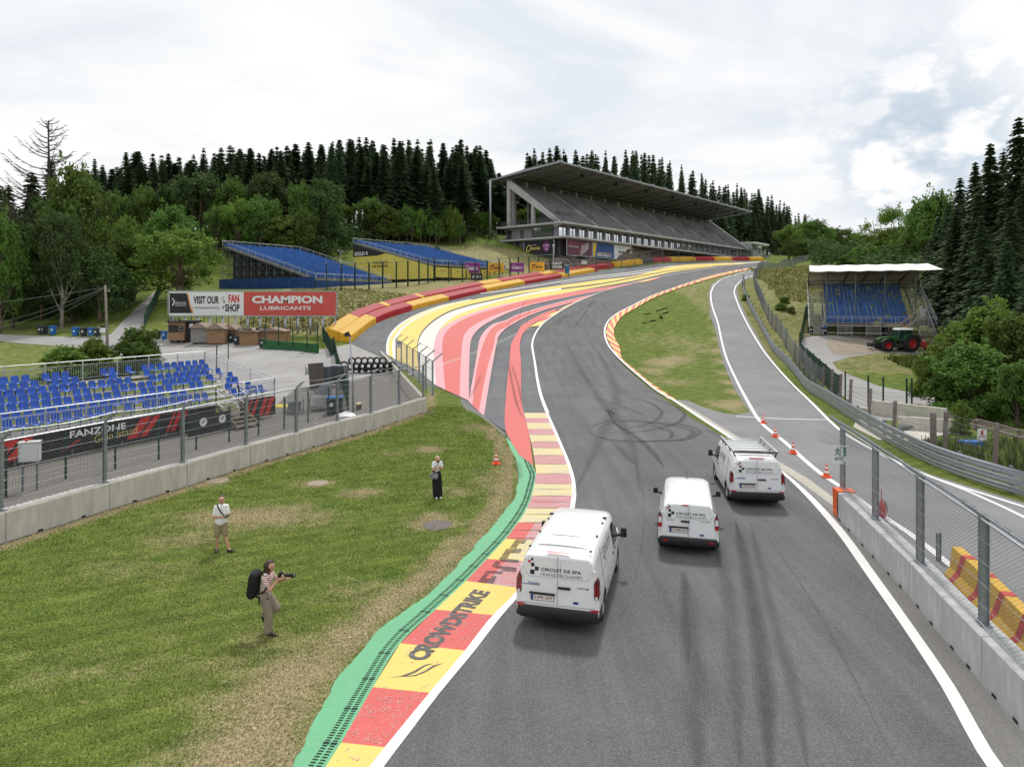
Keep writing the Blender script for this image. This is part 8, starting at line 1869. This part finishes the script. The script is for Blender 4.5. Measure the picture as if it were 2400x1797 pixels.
  if not courier:
   dc=MB();pts=[(1.05,1.62),(1.14,1.62),(.98,1.30),(1.0,1.0),(.93,.62),(.80,.42),(.74,.40),(.86,.62),(.92,1.0),(.92,1.30)]
   for a in range(4):dc.add([(pts[a+0][0],pts[a+0][1],0)]if False else[],[])
   cl_=[(1.10,1.70),(1.04,1.45),(.94,1.25),(.96,1.0),(.90,.70),(.78,.45)];L1=resample(catmull(cl_,40),24)
   for w0,w1,m_ in((-.035,-.005,'copper'),(-.005,.015,'bwhite'),(.015,.04,'ink')):
    dd_=MB();tp_=np.sin(np.linspace(.5,2.9,24));dd_.add([(p[0]*ky_+w*tp_[i],p[1],0)for i,p in enumerate(L1)for w in(w0,w1)],[(2*i,2*i+1,2*i+3,2*i+2)for i in range(23)]);part('side_stripe',side(dd_,s,.0035),[m_],v)
   for a,b,s_,m_ in((1.55,1.55,.05,'ink'),(1.60,1.50,.05,'inkred'),(1.54,1.44,.07,'ink'),(1.46,1.36,.075,'ink'),(1.55,1.28,.09,'ink')):
    dd_=MB();a_=a if s>0 else 3.4-a;dd_.add([(a_+u*s_/2,b+w*s_/2,0)for u,w in((-1,-1),(1,-1),(1,1),(-1,1))],[(0,1,2,3)]);part('logo_square',side(dd_,s,.0035),[m_],v)
   for tx_,z0,z1,m_,bo in(('CIRCUIT DE SPA',1.42,1.50,'ink',.015),('FRANCORCHAMPS',1.31,1.38,'inkg',0)):
    t=text_mb(tx_,.95,z1-z0,bo);t.v=[((a+1.72)if s>0 else(2.75-a),b+z0,0)for a,b,c_ in t.v];part('lettering',side(t,s,.0035),[m_],v)
  hb=MB();
  for yy in(2.85,3.25):hb.box((s*(sx_at(1.02)+.015),yy*ky_,1.02*kz),(.03,.2,.04))
  part('door_handle',hb,['vtrim'],v)
  mr=MB();mr.tube([(s*(W_-.05),3.95*ky_,1.12*kz),(s*(W_+.10),3.95*ky_,1.16*kz)],.035,6);mr.box((s*(W_+.17),3.93*ky_,1.24*kz),(.17,.13,.25 if not courier else.18),taper=(.85,.85));mo=part('mirror',mr,['vtrim'],v)
  mg=MB();mg.box((s*(W_+.17),3.93*ky_-.068,1.24*kz),(.16,.006,.20 if not courier else.13));part('mirror_glass',mg,[M['vglass']],mo)
  for wy in(ro,ro+wb):
   e=link('wheel',None,v,(s*(W_-.125),wy,wr));wm=MB();wm.lathe([(wr*.62,-.10),(wr*.80,-.115),(wr*.95,-.105),(wr,-.08),(wr,.08),(wr*.95,.105),(wr*.80,.115),(wr*.62,.10)],n=30,axis='x');part('tyre',wm,['rubber'],e,True,35)
   rm=MB();rm.lathe([(0,.05),(.05,.055),(.06,.03),(wr*.5,.04),(wr*.6,.085),(wr*.64,.10)],n=30,axis='x')
   for k in range(10):a=k*.6283;rm.box((.045,math.cos(a)*wr*.33,math.sin(a)*wr*.33),(.03,.03,wr*.42),rot=Matrix.Rotation(a-math.pi/2,3,'X')@Matrix.Identity(3)if False else Matrix.Rotation(a+math.pi/2,3,'X'))
   if s<0:rm.v=[(-a,b,c_)for a,b,c_ in rm.v]
   part('rim',rm,['rim'],e,True,40)
   if courier:
    ar=MB();pts=[(s*(W_+.006),wy+(wr+.075)*math.cos(a),wr+(wr+.075)*math.sin(a))for a in np.linspace(-.1,3.24,14)];ar.tube(pts,.03,6);part('arch_trim',ar,['vtrim'],v)
  if courier:
   cd=MB();cd.add([(a,b,0)for a in np.linspace(ro+wr+.1,ro+wb-wr-.1,8)for b in(.27,.45)],[(2*i,2*i+1,2*i+3,2*i+2)for i in range(7)]);part('sill_trim',side(cd,s,.012),['vtrim'],v)
   cd=MB();cd.add([(a,b,0)for a in(.0,.12,.3)for b in(.5,zz(.98))],[(2*i,2*i+1,2*i+3,2*i+2)for i in range(2)]);part('corner_trim',side(cd,s,.006),['vtrim'],v)
  hl=MB();hl.box((s*W_*.72,Lv-.16,.82*kz),(.32,.25,.16),rot=Matrix.Rotation(-s*.45,3,'Z'));part('headlight',hl,['lamp_clear'],v)
 gr_=MB();gr_.box((0,Lv-.02,.62),(.95,.08,.28));part('grille',gr_,['vtrim'],v)
 wp=MB();
 for s in(-.3,.35):wp.bar((s,4.45*ky_,1.33*kz),(s+.4,4.35*ky_,1.42*kz),.02)
 part('wiper',wp,['black'],v)
 bl_=MB();wbl=.30 if not courier else.10;bl_.add([(-wbl,.10,zz(1.905)),(wbl,.10,zz(1.905)),(wbl-.04,.17,zz(1.93)),(-wbl+.04,.17,zz(1.93))],[(0,1,2,3)]);bl_.v=[(a,b+.02,c_+.012)for a,b,c_ in bl_.v]
 if courier:bl_=MB();bl_.box((-.1,slant(1.5)-.022,1.50),(.17,.02,.035))
 part('brake_lamp',bl_,['tail' if courier else mat('brake_pink',(.50,.12,.13),.3)],v)
 if not courier:
  rbm=MB()
  for yy in(.55,1.25,2.0,2.75):rbm.add([(a,yy+b,1.962*kz+(.012 if b in(.02,.10)else.006)+.011*min(1,yy)-.03*abs(a/.6)**4)for a in(-.6,-.3,0,.3,.6)for b in(0,.02,.10,.12)],[(4*i+j,4*i+j+1,4*(i+1)+j+1,4*(i+1)+j)[::-1]for i in range(4)for j in range(3)])
  part('roof_rib',rbm,['vwhite'],v,True)
  for yy in(.35,1.45,2.5,2.95):
   for s in(-1,1):mm=MB();mm.box((s*(wt-.09),yy,1.955*kz),(.05 if yy<2.9 else.10,.05 if yy<2.9 else.09,.035));part('roof_mount',mm,['vtrim'],v)
 else:
  an=MB();an.tube([(0,2.9,1.62),(.02,2.8,1.95)],.006,5);an.box((0,2.9,1.645),(.04,.08,.03));part('aerial',an,['black'],v)
 if rack:
  rk_=thing('roof_rack','aluminium ladder rack on the roof of the van farthest right','roof rack',(x,y,.012),-R(head));hz_=2.0
  for s in(-1,1):
   rr_=MB();rr_.bar((s*(wt-.02),.28,hz_+.02),(s*(wt-.02),3.25,hz_+.02),.05,.07);part('side_rail',rr_,['alu'],rk_)
   for yy in(.45,1.4,2.4,3.1):rr_=MB();rr_.bar((s*(wt-.08),yy,1.82),(s*(wt-.02),yy,hz_),.05);part('foot',rr_,['vtrim'],rk_)
  for k in range(7):rr_=MB();yy=.32+k*.46;rr_.bar((-wt+.02,yy,hz_-.02),(wt-.02,yy,hz_-.02),.05,.03);part('cross_bar',rr_,['alu'],rk_)
  rr_=MB();rr_.tube([(-wt+.02,.26,hz_+.03),(wt-.02,.26,hz_+.03)],.03,8);part('end_roller',rr_,['vtrim'],rk_)
 tw=MB();tw.tube([(0,-.05,.38),(0,-.12,.36),(0,-.13,.42)],.022,6);tw.box((-.12,-.06,.40),(.09,.04,.07));part('tow_hook',tw,['black'],v)
 return v
def at_ray(px,d):return(px-1200)/F*d,d
x_,y_=at_ray(1306,16.05);make_van('white van nearest the camera, beside the red and yellow kerb',x_,y_,15,'2-JPK-227')
x_,y_=at_ray(1613,20.9);make_van('smaller white van in the middle, between the two larger vans',x_,y_,13.5,'2-JGM-364',courier=True)
x_,y_=at_ray(1775,25.75);make_van('white van farthest ahead, carrying a roof rack',x_,y_,8,'2-JNP-695',rack=True)
# === PEOPLE
def blobs(name,caps,mats,parent,vox=.012,extra=None,label=None,smooth=2):
 """limbs and torso as tapered capsules, fused into one continuous skin"""
 mb=MB()
 for cp in caps:
  p0,p1,r0,r1=cp[:4];sq=cp[4]if len(cp)>4 else 1.0;a,b=Vector(p0),Vector(p1);d=b-a;L=d.length
  if L<1e-5:d=Vector((0,0,1));L=1e-5
  d.normalize();pts=[];rr=[]
  for t in(-1,-.8,-.45,0):pts.append(a+d*r0*t);rr.append(max(.001,r0*math.sqrt(max(0,1-t*t))))
  for t in(.33,.66):pts.append(a+d*L*t);rr.append(r0+(r1-r0)*t)
  for t in(0,.45,.8,1):pts.append(b+d*r1*t);rr.append(max(.001,r1*math.sqrt(max(0,1-t*t))))
  m_=MB();m_.tube(pts,rr,12)
  if sq!=1.0:
   ang=cp[5]if len(cp)>5 else 0.0;c=(a+b)/2;u=Vector((math.sin(ang),-math.cos(ang),0))
   m_.v=[tuple(Vector(p)+u*((Vector(p)-c).dot(u)*(sq-1)))for p in m_.v]
  mb.merge(m_)
 if extra:mb.merge(extra)
 me0=mb.mesh(name,mats);t=bpy.data.objects.new('t',me0);COL.objects.link(t)
 r_=t.modifiers.new('r','REMESH');r_.mode='VOXEL';r_.voxel_size=vox;s_=t.modifiers.new('s','SMOOTH');s_.factor=.5;s_.iterations=smooth
 dg=bpy.context.evaluated_depsgraph_get();me=bpy.data.meshes.new_from_object(t.evaluated_get(dg));me.name=name;bpy.data.objects.remove(t)
 me.polygons.foreach_set('use_smooth',[True]*len(me.polygons))
 o=link(name,me,parent)
 if label:o['label']=label
 return o
def head_caps(c,face,r=.098):
 """skull, jaw, nose, ears; face = direction the face looks"""
 c=Vector(c);f=Vector(face).normalized();up=Vector((0,0,1));s=f.cross(up).normalized();u=s.cross(f)
 o=[(c+u*.035-f*.015,c+u*.03+f*.01,r*.98,r*.92),(c-u*.02+f*.015,c-u*.075+f*.032,r*.78,r*.52),(c+f*.088+u*.0,c+f*.105-u*.022,.011,.015),(c+f*.06-u*.035+s*.02,c+f*.06-u*.035-s*.02,.035,.035)]
 for q in(-1,1):o.append((c+s*q*.088-f*.01+u*.01,c+s*q*.092-f*.012-u*.02,.014,.010));o.append((c+s*q*.034+f*.075-u*.01,c+s*q*.05+f*.055-u*.015,.018,.016))
 return o
def face_parts(body,c,face):
 c=Vector(c);f=Vector(face).normalized();up=Vector((0,0,1));s=f.cross(up).normalized();u=s.cross(f);e=MB();br=MB()
 for q in(-1,1):
  p=c+s*q*.034+f*.089+u*.016;e.lathe([(0,.008),(.009,.004),(.011,0)],tuple(p),8);br.bar(p+u*.022-s*.018+f*.004,p+u*.022+s*.018+f*.004,.006,.008)
 part('eye',e,['ink'],body);part('eyebrow',br,['hairb'],body);m_=MB();p=c+f*.092-u*.052;m_.bar(p-s*.022,p+s*.022,.006,.009);part('mouth',m_,[mat('lips',(.35,.10,.09),.5)],body)
def hand_caps(w,fdir,pdir,curl=.5,side=1):
 """palm at wrist w, fingers along fdir, palm faces pdir"""
 w=Vector(w);f=Vector(fdir).normalized();p=Vector(pdir);p=(p-f*p.dot(f)).normalized();s=f.cross(p)*side;o=[(w+f*.02+s*.018,w+f*.075+s*.026,.020,.020),(w+f*.02-s*.014,w+f*.078-s*.024,.020,.018)]
 for k,(a,L)in enumerate(((.032,.068),(.011,.078),(-.011,.072),(-.030,.056))):
  b=w+f*.088+s*a;c1,c2=curl*.7,curl*1.5;m1=b+(f*math.cos(c1)+p*math.sin(c1))*L*.5;m2=m1+(f*math.cos(c2)+p*math.sin(c2))*L*.5;o+=[(b,m1,.0105,.0098),(m1,m2,.0098,.0085)]
 tb=w+f*.03+s*.035;t1=tb+(f*.6+s*.7+p*.3).normalized()*.038;o+=[(tb,t1,.013,.012),(t1,t1+(f*.9+p*.5).normalized()*.03,.0115,.010)]
 return o
M['skin']=mat('skin',(.52,.29,.20),.55,var=.06,scale=20);M['hairb']=mat('hair_brown',(.045,.026,.018),.6,var=.4,scale=60,squash=(1,1,.15));M['hairg']=mat('hair_greying',(.065,.055,.048),.6,var=.4,scale=60);M['hairl']=mat('hair_blonde',(.42,.33,.21),.6,var=.3,scale=60,squash=(1,1,.15));M['tee']=mat('white_cotton',(.78,.79,.80),.85,var=.03,scale=8);M['khaki']=mat('khaki_cloth',(.30,.235,.155),.85,var=.12,scale=7);M['beige']=mat('beige_trousers',(.235,.20,.155),.85,var=.12,scale=6);M['blackc']=mat('black_cloth',(.010,.010,.012),.85,var=.3,scale=8);M['shoe']=mat('dark_shoe',(.02,.02,.024),.6);M['sole']=mat('white_sole',(.7,.7,.7),.7)
g=NT('striped_cotton');sp_=g.n('ShaderNodeSeparateXYZ');g.l(g.co.outputs['Object'],sp_.inputs[0]);st_=g.math('GREATER_THAN',g.math('FRACT',g.math('MULTIPLY',g.math('ADD',sp_.outputs[2],g.math('MULTIPLY',sp_.outputs[0],.12)),26.0)),.58);M['striped']=g.done(g.mix(st_,(.72,.66,.64),(.36,.09,.10)),.85)
def shoe(p,toe,m,par,L=.27,sole=True):
 p=Vector((p[0],p[1],0));t=Vector((toe[0],toe[1],0)).normalized();z=p.z;o=blobs('shoe',[(p-t*.05+Vector((0,0,.045+0)),p+t*.04+Vector((0,0,.05)),.048,.050),(p+t*.04+Vector((0,0,.045)),p+t*(L-.11)+Vector((0,0,.035)),.046,.036)],[m],par,.01);return o
c=G(518,1292);pm_=thing('person','man in a white T-shirt and khaki shorts holding a phone on the lawn','person',tuple(c));fc=Vector((.62,-.78,-.06))
sR,sL,eR,eL,hR,hL=(-.135,-.06,1.39),(.145,.09,1.39),(-.165,-.13,1.11),(.215,.02,1.11),(.165,-.22,1.15),(.245,-.17,1.155);pelv=(0,0,.90)
caps=head_caps((.03,-.02,1.60),fc)+[((.02,-.0,1.53),(.01,.01,1.40),.055,.062),(sR,eR,.050,.042),(eR,hR,.042,.028),(sL,eL,.050,.042),(eL,hL,.042,.028),((0,.01,1.30),(0,.0,1.0),.13,.14,.85,.8),((-.09,-.03,1.36),(.10,.05,1.36),.075,.075),((0,0,1.0),pelv,.14,.145)]
hipR,hipL,kR,kL,aR,aL=(-.085,-.03,.86),(.085,.03,.86),(-.10,-.05,.48),(.13,.0,.49),(-.135,.02,.09),(.26,-.04,.10)
caps+=[(hipR,kR,.088,.060),(kR,aR,.058,.038),(hipL,kL,.088,.060),(kL,aL,.058,.038),(aR,(-.11,-.06,.05),.036,.034),(aL,(.33,-.07,.06),.036,.034)]+hand_caps(hR,(.9,-.15,.25),(.2,.3,1),.6,1)+hand_caps(hL,(.5,-.6,.25),(.2,.3,1),.6,-1)
bd=blobs('body',caps,['skin'],pm_,.009);face_parts(bd,(.03,-.02,1.60),fc)
blobs('t_shirt',[((-.07,-.03,1.40),(.08,.05,1.40),.078,.078),((-.06,-.02,1.34),(-.055,-.02,.93),.100,.118),((.06,.03,1.34),(.065,.03,.93),.100,.118),((0,0,1.36),(0,0,1.0),.150,.158,.9,.8),((0,0,1.2),(0,-.02,.95),.14,.15),(sR,(-.157,-.105,1.19),.066,.062),(sL,(.195,.045,1.19),.066,.062)],['tee'],pm_,.014)
blobs('shorts',[((-.04,0,.86),(.04,0,.86),.132,.132),(hipR,(-.10,-.045,.54),.112,.098),(hipL,(.125,.005,.55),.112,.098)],['khaki'],pm_,.014)
blobs('hair',[((-.0,.035,1.665),(.02,.02,1.675),.090,.085),((-.01,.055,1.62),(-.01,.055,1.59),.075,.06)],['hairg'],pm_,.01)
shoe((-.125,-.02),(.35,-.94),M['shoe'],pm_);s_=shoe((.29,-.055),(.93,-.35),M['shoe'],pm_)
mb=MB();mb.tube([(-.10,.10,1.42),(-.09,-.06,1.475),(-.02,-.155,1.40),(.08,-.175,1.27),(.16,-.13,1.14),(.17,.0,1.05)],.019,6);part('strap',mb,['blackc'],pm_,True)
ph=tag(link('phone',None,None,tuple(c+Vector((.31,-.29,1.205)))),'dark smartphone held by the man in the white T-shirt','phone');mb=MB();mb.box((0,0,0),(.15,.075,.01),rot=Euler((.3,-.5,.2)).to_matrix());part('case',mb,['black'],ph)
c=G(628,1484);pw=thing('person','photographer in a striped top and beige trousers with a black backpack, aiming a long lens','person',tuple(c));fc=Vector((.88,.42,-.1))
sN,eN,hN=(-.03,-.16,1.36),(.12,-.20,1.10),(.27,-.06,1.31);sF,eF,hF=(.02,.15,1.36),(.20,.20,1.14),(.42,.06,1.27)
caps=head_caps((.055,0,1.57),fc,.095)+[((.02,0,1.50),(0,0,1.38),.048,.055),(sN,eN,.044,.038),(eN,hN,.038,.025),(sF,eF,.044,.038),(eF,hF,.038,.025),((-.02,-.09,1.34),(0,.09,1.34),.07,.07),((-.01,0,1.28),(-.05,0,1.0),.115,.115),((-.05,0,1.0),(-.07,0,.90),.12,.13)]
kN,aN,kF,aF=(.05,-.09,.50),(.03,-.09,.10),(.20,.06,.58),(-.15,.10,.36)
caps+=[((-.07,-.08,.86),kN,.085,.055),(kN,aN,.052,.034),((-.07,.08,.86),kF,.085,.055),(kF,aF,.052,.034),(aN,(.10,-.09,.05),.034,.03),(aF,(-.15,.10,.28),.034,.03)]+hand_caps(hN,(.75,.1,.6),(.5,.8,-.3),.7,-1)+hand_caps(hF,(.95,-.1,.1),(0,-.2,1),.7,1)
bd=blobs('body',caps,['skin'],pw,.009);face_parts(bd,(.055,0,1.57),fc)
blobs('striped_top',[((-.02,-.10,1.37),(0,.10,1.37),.078,.078),((-.01,0,1.30),(-.04,0,1.08),.135,.13),((-.04,0,1.08),(-.06,0,.97),.13,.14),(sN,(.04,-.19,1.22),.068,.062),(sF,(.09,.18,1.24),.068,.062)],['striped'],pw,.013)
blobs('trousers',[((-.07,-.04,.96),(-.07,.04,.96),.135,.135),((-.07,-.07,.90),kN,.12,.095),(kN,(.035,-.09,.12),.095,.105),((-.07,.07,.90),kF,.12,.09),(kF,(-.10,.10,.42),.09,.085)],['beige'],pw,.014)
blobs('hair',[((.02,.0,1.62),(.045,.02,1.63),.100,.095),((-.01,-.02,1.60),(-.01,-.02,1.44),.095,.065),((.03,-.06,1.55),(.02,-.06,1.44),.05,.035)],['hairb'],pw,.011)
shoe((.07,-.09),(.9,-.4),M['shoe'],pw);o=shoe((0,0),(1,0),M['shoe'],pw);o.location=(-.17,.10,.27);o.rotation_euler=(0,R(62),0)
bp=thing('backpack','large black backpack on the back of the photographer','backpack',tuple(c+Vector((-.30,-.0,1.16))));blobs('bag',[((-.0,-.09,.20),(-.05,-.09,-.19),.12,.125),((-.0,.09,.20),(-.05,.09,-.19),.12,.125),((.0,0,.2),(-.06,0,-.18),.13,.14)],['blackc'],bp,.016)
for s in(-.10,.10):mb=MB();mb.tube([(.08,s,.20),(.20,s,.28),(.33,s*1.1,.20),(.36,s*1.4,.05),(.26,s*1.7,-.12),(.06,s*1.2,-.20)],.022,6);part('shoulder_strap',mb,['blackc'],bp,True)
mb=MB();mb.tube([(.02,-.12,-.22),(.16,-.16,-.26),(.36,-.12,-.30)],.026,6);mb.tube([(.16,-.17,-.28),(.15,-.18,-.40)],.016,5);part('hip_belt',mb,['blackc'],bp)
cmr=thing('camera','black camera with a long telephoto lens held up by the photographer','camera',tuple(c+Vector((.30,.0,1.365))),.0);cmr.name='photo_camera'
mb=MB();mb.box((0,0,0),(.09,.15,.10));mb.box((0,0,.06),(.07,.06,.04));part('camera_body',mb,['black'],cmr);mb=MB();mb.lathe([(0,.04),(.038,.04),(.040,.16),(.044,.18),(.044,.24),(.050,.26),(.050,.34),(.044,.34),(.04,.30),(0,.30)],n=16,axis='x');part('lens',mb,['black'],cmr,True,40);mb=MB();mb.lathe([(.0505,.325),(.0515,.34)],n=16,axis='x');part('lens_hood',mb,['galv'],cmr)
c=G(1023,1167);pw=thing('person','woman in a white top and wide black trousers looking down at her hands','person',tuple(c));fc=Vector((.45,-.75,-.55))
sR,eR,hR,sL,eL,hL=(-.10,-.05,1.40),(-.12,-.12,1.14),(.10,-.25,1.22),(.16,.06,1.40),(.22,-.02,1.16),(.17,-.22,1.24)
caps=head_caps((.06,-.09,1.54),fc,.094)+[((.05,-.04,1.49),(.03,.0,1.40),.046,.052),(sR,eR,.044,.038),(eR,hR,.038,.026),(sL,eL,.044,.038),(eL,hL,.038,.026),((.02,.0,1.30),(0,.02,1.0),.115,.12),((0,.02,1.0),(0,.02,.9),.12,.13),((-.06,.0,.86),(-.03,-.02,.1),.08,.036),((.08,.04,.86),(.11,.03,.1),.08,.036),((-.03,-.02,.08),(-.02,-.1,.045),.032,.03),((.11,.03,.08),(.14,-.04,.045),.032,.03)]+hand_caps(hR,(.7,-.3,.4),(0,.3,1),.8,1)+hand_caps(hL,(-.1,-.6,.5),(0,.3,1),.8,-1)
bd=blobs('body',caps,['skin'],pw,.009);face_parts(bd,(.06,-.09,1.54),fc);mb=MB();f_=fc.normalized();s_=f_.cross(Vector((0,0,1))).normalized();u_=s_.cross(f_);p=Vector((.06,-.09,1.54))+f_*.097+u_*.016;mb.bar(p-s_*.06,p+s_*.06,.014,.034);part('sunglasses',mb,['black'],pw)
blobs('top',[((-.07,-.03,1.40),(.13,.05,1.40),.080,.080),((.02,.0,1.32),(0,.02,1.10),.135,.14),(sR,(-.125,-.10,1.25),.070,.064),(sL,(.20,.02,1.25),.070,.064)],['tee'],pw,.014)
blobs('trousers',[((-.03,.02,1.06),(.03,.02,1.06),.13,.13),((-.05,.0,.92),(-.01,-.02,.14),.135,.135),((.07,.03,.92),(.11,.02,.14),.13,.135)],['blackc'],pw,.015)
blobs('hair',[((.04,-.055,1.605),(.06,-.08,1.60),.098,.09),((-.0,.0,1.57),(-.05,.02,1.44),.05,.03)],['hairl'],pw,.011)
for p_,t_ in(((-.01,-.04),(.3,-.9)),((.13,-.0),(.5,-.8))):shoe(p_,t_,M['sole'],pw,.25)
bg=thing('shoulder_bag','grey patterned shoulder bag hanging at the side of the woman in black trousers','bag',tuple(c+Vector((-.07,-.17,.93))));blobs('bag',[((-.09,0,.05),(.09,0,.05),.075,.075,.5),((-.08,0,-.06),(.08,0,-.06),.085,.085,.5)],[mat('bag_pattern',(.42,.44,.47),.6,col2=(.03,.03,.04),scale=14,detail=2)],bg,.014)
mb=MB();mb.tube([(-.08,.06,.10),(0.02,-.0,.30),(.12,.0,.42),(.18,.08,.52)],.012,5);part('bag_strap',mb,['blackc'],bg)
